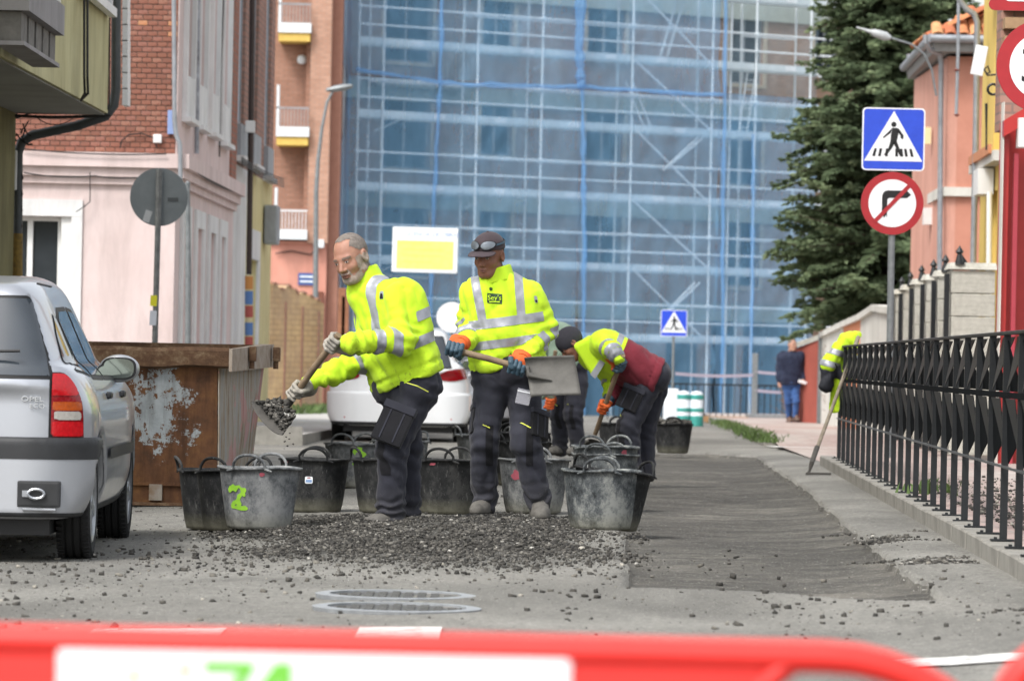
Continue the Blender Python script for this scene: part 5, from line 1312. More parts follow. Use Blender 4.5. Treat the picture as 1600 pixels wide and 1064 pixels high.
# ---- red plastic barrier in front
BD = 5.0; M_BRED = simple('barrier_red', '#e6352d', '#db2c26', .4, 2, spec=.5)
def barrier(px0, px1, label, cut=None, plate=True, py=974):
    mid = (px0+px1)/2; o0 = P(mid, py, BD); zt_ = o0.z
    r = empty('plastic_barrier', (o0.x, BD, 0)); tag(r, label, 'barrier', 'red plastic crowd barriers')
    k = BD/FPX; hw = (px1-px0)/2*k; rt = .0185; g0 = -.0; rc = .17
    pts = [(-hw+rt, 0, .1), (-hw+rt, 0, zt_-.22)]
    for i in range(9): a = math.radians(180-90*i/8); pts.append((-hw+rt+.12+.12*math.cos(a), 0, zt_-rt-.09+.09*math.sin(a)))
    pts.append((hw-rt-.20, 0, zt_-rt))
    for i in range(1, 10): a = math.radians(90-90*i/9); pts.append((hw-rt-.20+.20*math.cos(a), 0, zt_-rt-.15+.15*math.sin(a)))
    pts += [(hw-rt, 0, .1)]
    MB().tube(pts, rt, 14).build('frame_tube', M_BRED, r, True)
    MB().tube([(-hw+rt, 0, .13), (hw-rt, 0, .13)], rt*.8, 10).build('bottom_tube', M_BRED, r, True)
    if plate:
        x0, x1 = P(-420, py, BD).x-o0.x, P(1195, py, BD).x-o0.x
        MB().box(x0, x1, -.012, .016, .22, zt_-rt*1.2, bev=.01).build('solid_panel', M_BRED, r, True)
        MB().tube([(x1-.01, 0, .13), (x1-.01, 0, zt_-.06), (x1+.03, 0, zt_-rt-.004)], rt*.9, 10).build('upright', M_BRED, r, True)
        xa, xb = P(93, py, BD).x-o0.x, P(893, py, BD).x-o0.x; zc_ = P(500, 1016, BD).z
        pl = MB().box(xa, xb, -.018, -.0125, .25, zc_, bev=.004).build('white_plate', simple('barrier_plate', '#f3f5f6', '#eceeef', .4), r)
        G_ = simple('green_print', '#7ccb4a', '#72c142', .5); O_ = simple('orange_print', '#ef9a52', '#e88e45', .5)
        xg = lambda a: P(a, py, BD).x-o0.x; zg = lambda a: P(400, a, BD).z
        MB().prism([(xg(322), 0, zg(1032)), (xg(400), 0, zg(1032)), (xg(400), 0, zg(1042)), (xg(372), 0, zg(1086)), (xg(352), 0, zg(1086)), (xg(376), 0, zg(1048)), (xg(322), 0, zg(1048))], (0, .001, 0)).build('green_digit', G_, pl).location = (0, -.0195, 0)
        MB().prism([(xg(432), 0, zg(1032)), (xg(458), 0, zg(1032)), (xg(458), 0, zg(1100)), (xg(440), 0, zg(1100)), (xg(440), 0, zg(1060)), (xg(424), 0, zg(1086)), (xg(396), 0, zg(1086))], (0, .001, 0)).build('green_digit', G_, pl).location = (0, -.0195, 0)
        MB().box(xg(280), xg(304), -.0195, -.0185, zg(1051), zg(1043)).build('orange_mark', O_, pl)
        MB().prism([(xg(200), 0, zg(1050)), (xg(212), 0, zg(1050)), (xg(226), 0, zg(1064)), (xg(214), 0, zg(1066))], (0, .001, 0)).build('orange_mark', O_, pl).location = (0, -.0195, 0)
    for sx in (-hw*.7, hw*.7): MB().box(sx-.04, sx+.04, -.25, .25, 0, .09, bev=.02).build('foot', M_BRED, r)
    return r
b1 = barrier(-560, 1592, 'large blurred red plastic barrier with a white plate and green digits, across the bottom', py=985)
b2 = barrier(1548, 3500, 'second blurred red barrier showing only a curved corner at the bottom right', plate=False, py=984)

# ---- rusty skip
CD = 28.8
t = MT('rusty_skip_paint', .85, 0, .3)
rust = t.ramp(t.noise(5, 6, .7), [(.3, '#3c2a1e'), (.5, '#573a25'), (.7, '#6c4b2c')])
geo = t.n('ShaderNodeSeparateXYZ'); t.l(t.tc.outputs['Object'], geo.inputs[0])
# paint survives in a patch left of the middle, high on the long side
dx_ = t.math('MULTIPLY', t.math('SUBTRACT', geo.outputs[0], -.44), 2.6); dz_ = t.math('MULTIPLY', t.math('SUBTRACT', geo.outputs[2], .62), 2.5)
rad = t.math('SQRT', t.math('ADD', t.math('MULTIPLY', dx_, dx_), t.math('MULTIPLY', dz_, dz_)))
pt = t.math('ADD', t.math('SUBTRACT', 1.10, rad), t.math('MULTIPLY', t.math('SUBTRACT', t.noise(4.5, 8, .78), .5), 4.2))
pt = t.math('MULTIPLY', t.math('GREATER_THAN', pt, .55), t.math('LESS_THAN', t.noise(20, 4, .7, t.vec((1, 1, .6))), .60))
edge = t.ramp(t.noise(9, 6, .75), [(.35, '#7d8385'), (.7, '#949a9b')])
c = t.mix(pt, rust, edge)
st = t.ramp(t.noise(3, 6, .7, t.vec((4, 4, .5))), [(.45, '#ffffff'), (.7, '#6f6459')])
t.color(t.mix(.6, c, st, 'MULTIPLY')); t.bump(t.noise(30, 6, .75), .6, .01); M_RUST = t.m
t = MT('weathered_end_paint', .85, 0, .3)
c = t.ramp(t.noise(3.0, 7, .75, t.vec((6, 6, .5))), [(.30, '#4a3424'), (.42, '#7d6850'), (.52, '#9a958b'), (.62, '#7f8385'), (.70, '#6b5038')])
pk = t.math('MULTIPLY', t.math('GREATER_THAN', t.noise(2.6, 5, .6), .55), .45)
t.color(t.mix(pk, c, '#b5777a')); t.bump(t.noise(25, 6, .7), .4, .008); M_END = t.m
t = MT('rim_rust', .8, 0, .3); t.color(t.ramp(t.noise(7, 7, .78, t.vec((1, 1, 1.4))), [(.3, '#412f22'), (.5, '#5c4431'), (.62, '#77644e'), (.76, '#b8ad98')])); t.bump(t.noise(25, 6, .75), .8, .012); M_RIMR = t.m
zg_ = float(ZG(-2, CD))
cz0 = zg_; k0 = P(772-0, 560, CD)
# front-right bottom corner at px 768/… the long side spans 150..772 in the zoom = up to x 340
xR0 = P(341, 700, CD).x; xR = P(352, 560, CD).x
ct = empty('rubbish_skip', (xR0, CD, cz0)); tag(ct, 'rusty steel skip with flaking grey paint between the silver car and the tubs', 'skip')
rc_ = lambda px, py, d=CD: P(px, py, d)-Vector((xR0, CD, cz0))
ztp = rc_(350, 545).z; zrm = rc_(340, 573).z; ztr = rc_(380, 541).z
xl_ = -2.15; dep = 1.75
dR = 1.7 # the end wall recedes to the right behind the corner
tR = Vector((P(412, 560, CD+dR).x-xR0, dR, 0)); bRx = P(388, 700, CD+dR).x-xR0
# long side panel
MB().hexa([(xl_, 0, .02), (0, 0, .02), (bRx-.03, dR, .02), (xl_, dR, .02), (xl_, -.0, zrm), (xR-xR0-.05, 0, zrm), (tR.x-.03, dR, zrm+.02), (xl_, dR, zrm)]).build('front_panel', M_RUST, ct)
MB().hexa([(.004, -.002, .0), (bRx, dR, .0), (bRx+.004, dR, 0), (.012, -.002, 0), (xR-xR0-.045, -.002, zrm), (tR.x, dR, zrm+.02), (tR.x+.006, dR, zrm+.02), (xR-xR0-.037, -.002, zrm)]).build('end_panel', M_END, ct)
# folded rim with dents
b = MB(); N = 26; prev = None
for i in range(N+1):
    u = i/N; x_ = xl_+(xR-xR0+.03-xl_)*u; dn = .012*vnoise(np.array([[u*9, 1.5, .5]]))[0]; dd = .012*vnoise(np.array([[u*7, 4.5, .5]]))[0]
    ring = [(x_, -.07+dd, zrm-.0+dn*1.4), (x_, -.08+dd, ztp-.02+dn), (x_, -.07, ztp+.004+dn), (x_, .06, ztp+.004+dn), (x_, .06, ztp-.03), (x_, -.0, zrm-.015+dn*1.4)]
    ring = [b.bm.verts.new(p) for p in ring]
    if prev:
        for k in range(6): b.bm.faces.new((prev[k], prev[(k+1) % 6], ring[(k+1) % 6], ring[k]))
    else: b.bm.faces.new(ring[::-1])
    prev = ring
b.bm.faces.new(prev); b.build('front_rim', M_RIMR, ct)
a, c = Vector((xR-xR0+.03, -.085, 0)), Vector((tR.x+.07, dR, 0))
b = MB(); b.hexa([(a.x, a.y, zrm-.03), (a.x+.02, a.y, zrm-.03), (c.x, c.y, zrm+.0), (c.x-.1, c.y, zrm), (a.x, a.y, ztp), (a.x+.02, a.y, ztp), (c.x, c.y, ztr+.02), (c.x-.1, c.y, ztr+.02)]); b.build('end_rim', simple('pale_rim', '#a0968a', '#7d6a58', .8, 9, bump=.6, bs=30), ct)
MB().box(xl_, tR.x-.05, dR-.05, dR+.06, zrm, ztr+.015).build('back_rim', M_RIMR, ct)
for f_, w_ in ((.38, .055), (.93, .07)):
    p = a.lerp(c, f_); h = MB(); h.box(-.0, .05, -w_/2, w_/2, -.05, .05, bev=.01); h.cyl((.02, 0, -.1), (.02, 0, .02), .018); h.build('hook_lug', M_RIMR, ct, M=Matrix.Translation((p.x+.015, p.y, (zrm+ztr)/2+.02)))
MB().box(0, .085, -.03, -.001, .0, .105, M=Matrix.Translation(rc_(233, 781))).build('foot_plate', simple('grey_rust_plate', '#8b877f', '#6e5a45', .9, 12), ct); ct.children[-1].location.z += .0
MB().box(xl_, -.02, -.025, -.001, .13, .15).build('seam_rib', M_RUST, ct)
MB().box(xl_, -.02, -.018, -.001, .0, .02).build('skid', M_RIMR, ct)
MB().box(-2.0, -.05, .15, dR-.2, .5, .62).build('rubble_fill', M_ROCK, ct)

# ---- rubber tubs
t = MT('tub_dark', .62, 0, .4); t.color(t.ramp(t.noise(8, 6, .75), [(.35, '#232425'), (.6, '#343536'), (.8, '#6b6b69')])); t.bump(t.noise(40, 4), .3, .004); M_TUBD = t.m
def tubmat(name, a, b_, c, s=.55):
    t = MT(name, .75, 0, .3)
    f = t.noise(5.5, 8, .82, t.vec((1.3, 1.3, 1.0))); sp = t.n('ShaderNodeSeparateXYZ'); t.l(t.tc.outputs['Object'], sp.inputs[0])
    f2 = t.math('ADD', t.math('MULTIPLY', t.math('SUBTRACT', f, .5), 3.2), t.math('SUBTRACT', t.noise(1.8, 3), .5))
    cc = t.ramp(t.math('ADD', f2, .5), [(.1, a), (.45, b_), (.8, c)])
    scr = t.math('GREATER_THAN', t.noise(30, 3, .6, t.vec((2.2, 2.2, .35))), .66)
    cc = t.mix(t.math('MULTIPLY', scr, .18), cc, '#9b9b97')
    low = t.n('ShaderNodeMapRange'); low.inputs['From Min'].default_value = .10; low.inputs['From Max'].default_value = .0; t.l(sp.outputs[2], low.inputs['Value'])
    cc = t.mix(t.math('MULTIPLY', t.math('MULTIPLY', low.outputs[0], f), .9), cc, '#8d8a76')
    t.color(cc); t.bump(f, .3, .004); return t.m
M_TUBG = tubmat('tub_dusty', '#333536', '#5c5e5f', '#818280'); M_TUBM = tubmat('tub_mottled', '#282b2d', '#54585a', '#8b8d89'); M_TUBK = tubmat('tub_black', '#121314', '#1f2021', '#3b3b3a')
M_TUBL = tubmat('tub_pale', '#45484a', '#707273', '#8e8f8e'); M_NEON = simple('neon_spray', '#98cc3a', '#7fb42e', .8, 20); M_PINKS = simple('pink_spray', '#a4505c', '#8c424e', .8, 20)
M_TUBI = simple('tub_inside', '#2b2c2c', '#1c1d1d', .8, 8)
TH, TR, TB = .335, .218, .172
def tub_mesh(m, seed=0):
    n = 40; V = []; rg = random.Random(seed); e1 = rg.uniform(-.015, .015); ph = rg.uniform(0, 6)
    prof = [(0, TB-.03, .0), (0, TB-.004, .006), (1, TB, .022)]
    for i in range(1, 9): h = .022+(TH-.034)*i/8; prof.append((1, TB+(TR-TB)*(h/TH)**.92, h))
    prof += [(2, TR+.010, TH-.012), (2, TR+.012, TH), (2, TR-.004, TH+.001), (3, TR-.010, TH-.012)]
    for i in range(1, 6): h = TH-.012-(TH-.06)*i/5; prof.append((3, TB+(TR-TB)*(h/TH)-.012, h))
    prof += [(3, .001, .045)]
    for j, (k_, r, z) in enumerate(prof):
        for i in range(n):
            a = 2*math.pi*i/n; w = 1+e1*math.cos(2*a+ph)*(z/TH)**2
            V.append((r*w*math.cos(a), r*w*math.sin(a)*.98, z+(.004*math.cos(3*a+ph) if z > TH*.8 else 0)))
    Fq = []
    for j in range(len(prof)-1):
        for i in range(n): a = j*n+i; b_ = j*n+(i+1) % n; Fq.append((a, b_, b_+n, a+n))
    return V, Fq
def handle(b, ang, flip=0, rise=.075):
    c, s = math.cos(ang), math.sin(ang); P0 = Vector((c*TR, s*TR, TH-.008)); tv = Vector((-s, c, 0)); w = .085; out = Vector((c, s, 0))
    pts = []
    for i in range(13):
        a = math.pi*i/12; x_ = -math.cos(a); pts.append(P0+tv*(x_*w*(1.0 if abs(x_) < .9 else 1.05))+Vector((0, 0, math.sin(a)**.7*rise))+out*(.012+flip*math.sin(a)*.05)+out*(-.02*x_*x_))
    pts = [pts[0]+tv*(-.035)+Vector((0, 0, -.012))]+pts+[pts[-1]+tv*.035+Vector((0, 0, -.012))]
    b.tube(pts, [.005]+[.0085]*13+[.005], 8)
def tub(px, py, wpx, m, label, ang=0.0, seed=0, lift=0.0, d=None, flip=(0, 0), tilt=0, mark=None, scale=1):
    if d is None: v = PG(px, py); d = v.y+.15
    v = P(px, py, d); z = float(ZG(v.x, d))+lift
    r = empty('rubber_tub', (v.x, d, z)); tag(r, label, 'tub', 'black rubber builders tubs')
    V, Fq = tub_mesh(m, seed); o = from_np('tub_body', V, Fq, m, r, True)
    h = MB(); handle(h, ang, flip[0]); h.build('handle', m, r, True); h = MB(); handle(h, ang+math.pi, flip[1]); h.build('handle', m, r, True)
    if tilt: r.rotation_euler = (0, tilt, 0)
    r.scale = (scale,)*3
    Va = np.array(V); Fa = np.array(Fq)
    if mark:
        # fine front skin for sprayed marks and stickers
        nn, nh = 90, 50; A, Hh = np.meshgrid(np.linspace(math.radians(200), math.radians(340), nn), np.linspace(.02, TH-.02, nh), indexing='ij'); Rr = TB+(TR-TB)*(Hh/TH)**.92+.0
        Vs = np.stack([Rr*np.cos(A), Rr*np.sin(A)*.98, Hh], -1).reshape(-1, 3); i, j = np.meshgrid(np.arange(nn-1), np.arange(nh-1), indexing='ij'); b_ = (i*nh+j).ravel(); Qs = np.stack([b_, b_+nh, b_+nh+1, b_+1], 1); Ns = vnormals(Vs, Qs)
        if (Ns[:, 1].mean() > 0): Ns = -Ns
        for kind, cx, cz, s_ in mark:
            x_, z_ = Vs[:, 0], Vs[:, 2]; nzz = vnoise(np.stack([x_*60, z_*60, x_*0+seed], -1))*.010
            if kind == 'two': 
                segs = [((-.5, .75), (.2, 1.0)), ((.2, 1.0), (.55, .6)), ((.55, .6), (-.3, -.75)), ((-.3, -.75), (.7, -.8)), ((.1, -.3), (.4, -.5))]
                f = np.full(len(x_), -1.0)
                for (a0, b0), (a1, b1) in segs:
                    pa = np.array([cx+a0*s_, cz+b0*s_]); pb_ = np.array([cx+a1*s_, cz+b1*s_]); q_ = np.stack([x_, z_], -1)-pa; e = pb_-pa; h_ = np.clip((q_@e)/(e@e), 0, 1); f = np.maximum(f, s_*.22-np.linalg.norm(q_-h_[:, None]*e, axis=-1))
                f = f+nzz*1.2; clip_patch(Vs, Qs, f, Ns, .0022, 'sprayed_mark', M_NEON, r)
            elif kind == 'dot': f = s_-np.hypot(x_-cx, z_-cz)+nzz; clip_patch(Vs, Qs, f, Ns, .002, 'sprayed_dot', M_PINKS, r)
            elif kind == 'sticker':
                f = sdf2_rect(x_, z_, cx, cz, s_, s_*.9, .008); clip_patch(Vs, Qs, f, Ns, .002, 'sticker', M_SWHITE, r); f = sdf2_rect(x_, z_, cx, cz-s_*.25, s_*.8, s_*.35, .002); clip_patch(Vs, Qs, f, Ns, .003, 'sticker_print', simple('sticker_print', '#7f9cc4', '#7f9cc4'), r)
                f = sdf2_rect(x_, z_, cx, cz+s_*.6, s_*.5, s_*.15, .002); clip_patch(Vs, Qs, f, Ns, .003, 'sticker_print', M_PINKS, r)
    return r
tub(338, 826, 130, M_TUBK, 'black tub furthest left, standing right in front of the rusty skip', .2, 1, flip=(.3, .2), d=24.75)
tub(367, 831, 130, M_TUBK, 'black tub squeezed between the leftmost tub and the grey one marked in green', 1.0, 2, flip=(.1, -.2), d=24.28)
tub(404, 836, 130, M_TUBL, 'dusty grey tub with a neon green sprayed 2, front left', 1.35, 3, d=23.78, mark=[('two', -.11, .17, .062), ('dot', .02, .30, .012)], flip=(.1, .3))
tub(490, 801, 115, M_TUBK, 'clean black tub with a small white sticker left of the bald worker', 1.57, 4, mark=[('sticker', -.025, .205, .024), ('dot', -.17, .315, .012)])
tub(604, 802, 108, M_TUBK, 'black tub standing directly behind the bald worker\'s legs', .4, 5)
tub(700, 805, 112, M_TUBK, 'black tub with a red dot under its rim, just left of the capped worker\'s leg', 1.3, 6, mark=[('dot', -.10, .315, .014)])
tub(552, 735, 100, M_TUBG, 'grey tub with a green sprayed 2 near the white car', 1.2, 7, mark=[('two', .04, .22, .07)], d=33.0)
tub(625, 728, 90, M_TUBM, 'grey tub half hidden to the right of the bald worker\'s thigh', .8, 8, mark=[('dot', -.0, .30, .014)], d=34.0, flip=(.3, .2))
tub(833, 803, 116, M_TUBG, 'grey tub behind the capped worker\'s forward boot', 1.5, 9, mark=[('dot', -.105, .235, .03)])
tub(948, 826, 116, M_TUBK, 'black tub wedged behind the mottled tub at the front right', .5, 11, tilt=.10, d=25.0)
tub(938, 828, 120, M_TUBM, 'mottled grey tub with an ochre base, front right of the group', 1.5, 12)
t13 = tub(945, 775, 104, M_TUBM, 'lower tub of the nested pair behind the mottled tub', 1.3, 13, d=29.3)
tub(945, 763, 104, M_TUBM, 'upper tub of the nested pair with a red mark, behind the mottled tub', 1.1, 14, d=29.32, lift=.05, mark=[('dot', .12, .30, .018)])
tub(812, 752, 92, M_TUBK, 'lower black tub of the nested pair behind the capped worker', .6, 15, d=33.4)
tub(812, 745, 92, M_TUBK, 'upper black tub of the nested pair behind the capped worker', 1.2, 16, d=33.42, lift=.07)
tub(753, 722, 92, M_TUBG, 'dusty tub left of the capped worker\'s knee, near the white car', .3, 17, d=36.5)
tub(1051, 709, 62, M_TUBK, 'distant black tub filled with rubble, right of the maroon-shirted worker', 1.57, 18, d=49.5)
tub(965, 690, 66, M_TUBK, 'distant black tub between the two stooping workers', 1.57, 19, d=48.5)
# rubble in the distant tub
v = P(1051, 709, 49.5); a_ = R.rand(160)*6.28; q_ = np.sqrt(R.rand(160))*.19
o = rocks('tub_rubble', v.x+q_*np.cos(a_), 49.5+q_*np.sin(a_), float(ZG(v.x, 49.5))+.30+R.rand(160)*.05+.04*(1-q_/.19), sizes(160, .02, .07, 1.5), M_ROCK, seed=77); tag(o, 'grey rubble heaped in the distant black tub', 'rubble', kind='stuff')
# ================================================================ people
def skinmat(name, a, b_):
    t = MT(name, .55, 0, .4); t.color(t.ramp(t.noise(14, 5, .6), [(.3, a), (.7, b_)])); t.b.inputs['Subsurface Weight'].default_value = .12; t.b.inputs['Subsurface Radius'].default_value = (.01, .004, .002); t.b.inputs['Subsurface Scale'].default_value = .5
    t.bump(t.noise(160, 3), .25, .002); return t.m
def cloth(name, a, b_, rough=.85, grime=None, spec=.2, weave=700):
    t = MT(name, rough, 0, spec); c = t.ramp(t.noise(5, 4, .6), [(.3, a), (.7, b_)])
    if grime:
        g = t.math('MULTIPLY', t.math('MULTIPLY', t.math('GREATER_THAN', t.noise(38, 5, .8), .60), t.attr('grime')), .7); c = t.mix(g, c, grime)
        c = t.mix(t.math('MULTIPLY', t.attr('grime'), t.math('MULTIPLY', t.noise(9, 5, .7), .35)), c, grime)
    t.color(c); t.b.inputs['Sheen Weight'].default_value = .1
    t.bump(t.math('ADD', t.noise(22, 5, .65), t.math('MULTIPLY', t.noise(weave, 2), .25)), .30, .008); return t.m
M_HIVIS = cloth('hi_vis_yellow', (.55, .80, .03), (.50, .75, .025), .8, '#6f7d2a')
M_REFL = simple('reflective_tape', '#a3a5ab', '#85878e', .4, 7, .2, .3, 60)
M_TROU = cloth('slate_work_trousers', '#35363f', '#282930', .85, '#77736c')
M_TROUB = cloth('black_panel', '#1c1c20', '#141417', .85)
M_MAROON = cloth('maroon_jersey', '#7b2f3a', '#6a2630', .9)
M_GREENS = cloth('sage_shirt', '#8b9e8c', '#7b8f7e', .9)
M_NAVY = cloth('navy_quilted', '#2a3147', '#20263a', .7)
M_JEANS = cloth('blue_jeans', '#3f5f94', '#34507f', .9)
M_LIME = simple('lime_piping', '#e3ea5e', '#d6dd50', .6)
M_BOOT = simple('dusty_boot', '#6b6862', '#4d4a46', .85, 16, bump=.5, bs=60); M_SOLE = simple('boot_sole', '#3a3834', '#2b2926', .9, 10)
M_GLG = simple('grey_glove', '#a8a297', '#847f76', .9, 20, bump=.5, bs=120); M_GLO = simple('orange_glove', '#d4622a', '#bd5322', .85, 20, bump=.4, bs=100); M_GLT = simple('teal_rubber', '#3d5666', '#2e434f', .6, 15)
M_HAIRG = simple('grey_hair', '#857c74', '#5f5750', .8, 60, bump=.8, bs=260); M_BEARD = simple('grey_beard', '#a8998e', '#8a786d', .85, 50, bump=.8, bs=300)
M_CAP = cloth('brown_cap', '#4a4044', '#3d3437', .8); M_BROW = simple('dark_brow', '#453832', '#382d28', .9, 60)
M_EYEW = simple('eye_white', '#cfc6bd', '#c4bab0', .3); M_IRIS = simple('iris', '#2a1c14', '#20150f', .2); M_LIP = simple('lips', '#85584c', '#774d42', .5, 20)
M_SKIN1 = skinmat('ruddy_skin', '#a97f6b', '#976a57'); M_SKIN2 = skinmat('tan_skin', '#8f6450', '#7a513f'); M_SKIN3 = skinmat('fair_skin', '#c49a86', '#b58873')

def frame(f, u):
    f = Vector(f).normalized(); u = Vector(u); u = (u-f*u.dot(f)).normalized(); l = f.cross(u) * -1.0  # l = person's left
    l = u.cross(f).normalized()
    return np.array([l[:], f[:], u[:]])  # rows
def to_w(pl, R3, c): return pl@R3+np.array(c)
def head_sdf(p, bald=True):
    x, y, z = p[..., 0], p[..., 1], p[..., 2]
    ax = np.stack([np.abs(x), y, z], -1)
    d = ell(ax, (0, -.012, .032), (.077, .098, .090))
    d = smin(d, ell(ax, (0, .022, -.030), (.063, .076, .086)), .03)
    d = smin(d, ell(ax, (0, .052, -.096), (.034, .036, .026)), .028)
    d = smin(d, cone(ax, (.050, .0, -.068), (.022, .062, -.096), .022, .02), .022)
    d = smin(d, ell(ax, (.037, .058, -.030), (.024, .026, .022)), .018)
    d = smin(d, cone(ax, (.0, .086, .021), (.040, .074, .019), .012, .011), .014)
    d = np.maximum(d, -ell(ax, (.032, .101, .001), (.019, .014, .011))*.9-.001)
    d = smin(d, ell(ax, (.032, .076, .001), (.0155, .0150, .0145)), .004)
    d = smin(d, cone(ax, (0, .088, .012), (0, .113, -.032), .0085, .0125), .009)
    d = smin(d, ell(ax, (.0125, .100, -.036), (.0085, .011, .008)), .005)
    d = smin(d, ell(ax, (0, .088, -.062), (.026, .014, .0065)), .006)
    d = smin(d, ell(ax, (0, .088, -.074), (.021, .014, .0065)), .006)
    d = np.maximum(d, -(ell(ax, (0, .106, -.0678), (.023, .014, .0022))))
    e = ell(ax, (.081, -.008, -.006), (.011, .021, .034)); d = smin(d, np.maximum(e, -ell(ax, (.090, -.004, -.004), (.007, .012, .022))), .006)
    d = smin(d, cone(ax, (0, -.030, -.070), (0, -.055, -.20), .056, .064), .025)
    return d
def head(parent, c, f, u, m_skin, s=1.0, hair=None, beard=None, cap=None, body=None):
    R3 = frame(f, u); c = np.array(c)
    V, Q = nets(head_sdf, (-.105, -.125, -.22), (.105, .14, .14), .0052)
    N = vnormals(V, Q); L = V.copy()
    T_ = lambda X: X*s@R3+c
    Nw = N@R3; Vw = T_(V)
    if body is None: body = ([], [])
    VV = np.concatenate([Vw]+[b_[0] for b_ in body[0:1] if len(b_)]) if body[0] else Vw
    QQ = Q
    if body[0]: VV = np.concatenate([Vw, body[0][0]]); QQ = np.concatenate([Q, body[0][1]+len(Vw)])
    bo = from_np('body', VV, QQ, m_skin, parent, True)
    x, y, z = L[:, 0], L[:, 1], L[:, 2]; axx = np.abs(x)
    nz_ = vnoise(L, 90)*.004
    for sx in (-1, 1):
        f_ = .0056-np.sqrt(((x-sx*.032)/1.75)**2+((z-.0005)/.85)**2); clip_patch(Vw, Q, np.where(y > .05, f_, -1), Nw, .0006, 'eye_white', M_EYEW, bo)
        f_ = .0050-np.sqrt((x-sx*.032)**2+(z-.001)**2); clip_patch(Vw, Q, np.where(y > .05, f_, -1), Nw, .0012, 'iris', M_IRIS, bo)
        f_ = .0052-np.abs(z-.021+.10*np.abs(axx-.03))-.06*np.maximum(0, np.abs(x-sx*.033)-.017); f_ = np.minimum(f_+nz_*.4, .019-np.abs(x-sx*.034)); clip_patch(Vw, Q, np.where(y > .04, f_, -1), Nw, .0025, 'eyebrow', M_BROW if hair != M_HAIRG else simple('grey_brow', '#7d6a5e', '#6a584e', .9), bo)
        # upper lid line
        f_ = .0016-np.abs(z-.0075+.9*(x-sx*.032)**2*22); f_ = np.minimum(f_, .016-np.abs(x-sx*.032)); clip_patch(Vw, Q, np.where(y > .05, f_, -1), Nw, .0012, 'eyelid', M_BROW, bo)
    f_ = np.minimum(.0095-np.abs(z+.068), .025-axx)-(axx/.025)**2*.005; clip_patch(Vw, Q, np.where(y > .06, f_, -1), Nw, .0008, 'lips', M_LIP, bo)
    f_ = .0013-np.abs(z+.0678); f_ = np.minimum(f_, .021-axx); clip_patch(Vw, Q, np.where(y > .06, f_, -1), Nw, .0014, 'mouth_line', M_IRIS, bo)
    if hair is not None:
        line = .052+.040*np.clip((y-.0)/.09, -1, 1)+.010*np.cos(x*60)  # receding front, lower at the back
        f_ = np.where(y > .0, np.minimum(z-line-.3*np.maximum(0, .03-axx), 1), z+.055+y*.35)
        f_ = np.minimum(np.where(y > -.01, np.maximum(z-(.020+y*.9), -(axx < .055)*1.0 if False else z-(.020+y*.9)), z+.07), 1)+nz_*2.2
        f_ = np.where((y > .015) & (axx < .050), z-(.100-.0*axx)+nz_, f_)
        f_ = np.where(np.abs(axx-.081) < .012, np.where((np.abs(y+.008) < .024) & (z < .03), -1, f_), f_)
        clip_patch(Vw, Q, f_, Nw+fbm(L, 150, 2)[:, None]*.5, .0025, 'hair', hair, parent)
    if beard is not None:
        f_ = -(z+.040)-.55*np.maximum(0, y-.02)*(axx > .030)+nz_*1.5-.0
        f_ = np.minimum(f_, .115+z); f_ = np.where(axx > .060, np.minimum(.040-np.abs(z+.03), .045-np.abs(y-.01))+nz_, f_)
        f_ = np.where((np.abs(z+.069) < .010) & (axx < .024) & (y > .05), -.01, f_); f_ = np.where((z > -.053) & (axx < .018), -.01, f_)
        f_ = np.where((y < -.02), -.01, f_)+vnoise(L, 150)*.007
        clip_patch(Vw, Q, f_, Nw+fbm(L, 160, 2)[:, None]*.5, .0025, 'beard', beard, parent)
    if cap is not None:
        def cs(p):
            d = ell(p, (0, -.008, .045), (.088, .108, .088)); d = np.maximum(d, -(p[..., 2]-.036-.10*p[..., 1])); return d
        cv, cq = nets(cs, (-.11, -.14, -.02), (.11, .13, .16), .006); co = from_np('cap', T_(cv), cq, cap, parent, True)
        def br(p):
            q = p.copy(); zz = p[..., 2]-(.044-.22*(p[..., 1]-.08))+2.6*p[..., 0]**2; dd = np.sqrt((p[..., 0]/1.05)**2+((p[..., 1]-.085)/1.0)**2)-.078
            return np.maximum(np.maximum(dd, np.abs(zz)-.0035), -(p[..., 1]-.065))
        bv, bq = nets(br, (-.10, .04, -.03), (.10, .18, .08), .004); from_np('brim', T_(bv), bq, cap, co, True)
        MB().lathe([(.009, 0), (.007, .006), (0, .008)], 8).build('cap_button', cap, co, M=Matrix.Translation(Vector(T_(np.array([[0, -.008, .131]]))[0])))
        # goggles on the cap
        M_LENS = simple('goggle_lens', '#8d949b', '#5c6268', .08, 6, .3); 
        for sx in (-1, 1):
            f_ = 1-(((cv[:, 0]-sx*.036)/.031)**2+((cv[:, 2]-.072+.0)/.019)**2)**1.0; f_ = np.where(cv[:, 1] > .02, f_*.02, -1); Nc = vnormals(cv, cq)@R3
            clip_patch(T_(cv), cq, f_, Nc, .012, 'lens', M_LENS, co)
            f2 = 1.28-(((cv[:, 0]-sx*.036)/.031)**2+((cv[:, 2]-.072)/.019)**2); clip_patch(T_(cv), cq, np.where(cv[:, 1] > .02, f2*.02, -1), Nc, .010, 'goggle_frame', M_TROUB, co)
        f_ = .008-np.abs(cv[:, 2]-.070); clip_patch(T_(cv), cq, f_, Nc, .004, 'goggle_strap', simple('goggle_strap', '#22262b', '#1b1e22', .6), co)
        f_ = .0045-np.abs(cv[:, 2]-.070); clip_patch(T_(cv), cq, np.where((cv[:, 0] > .045) & (cv[:, 1] < .06), f_, -1), Nc, .006, 'strap_print', M_GLT, co)
    return bo
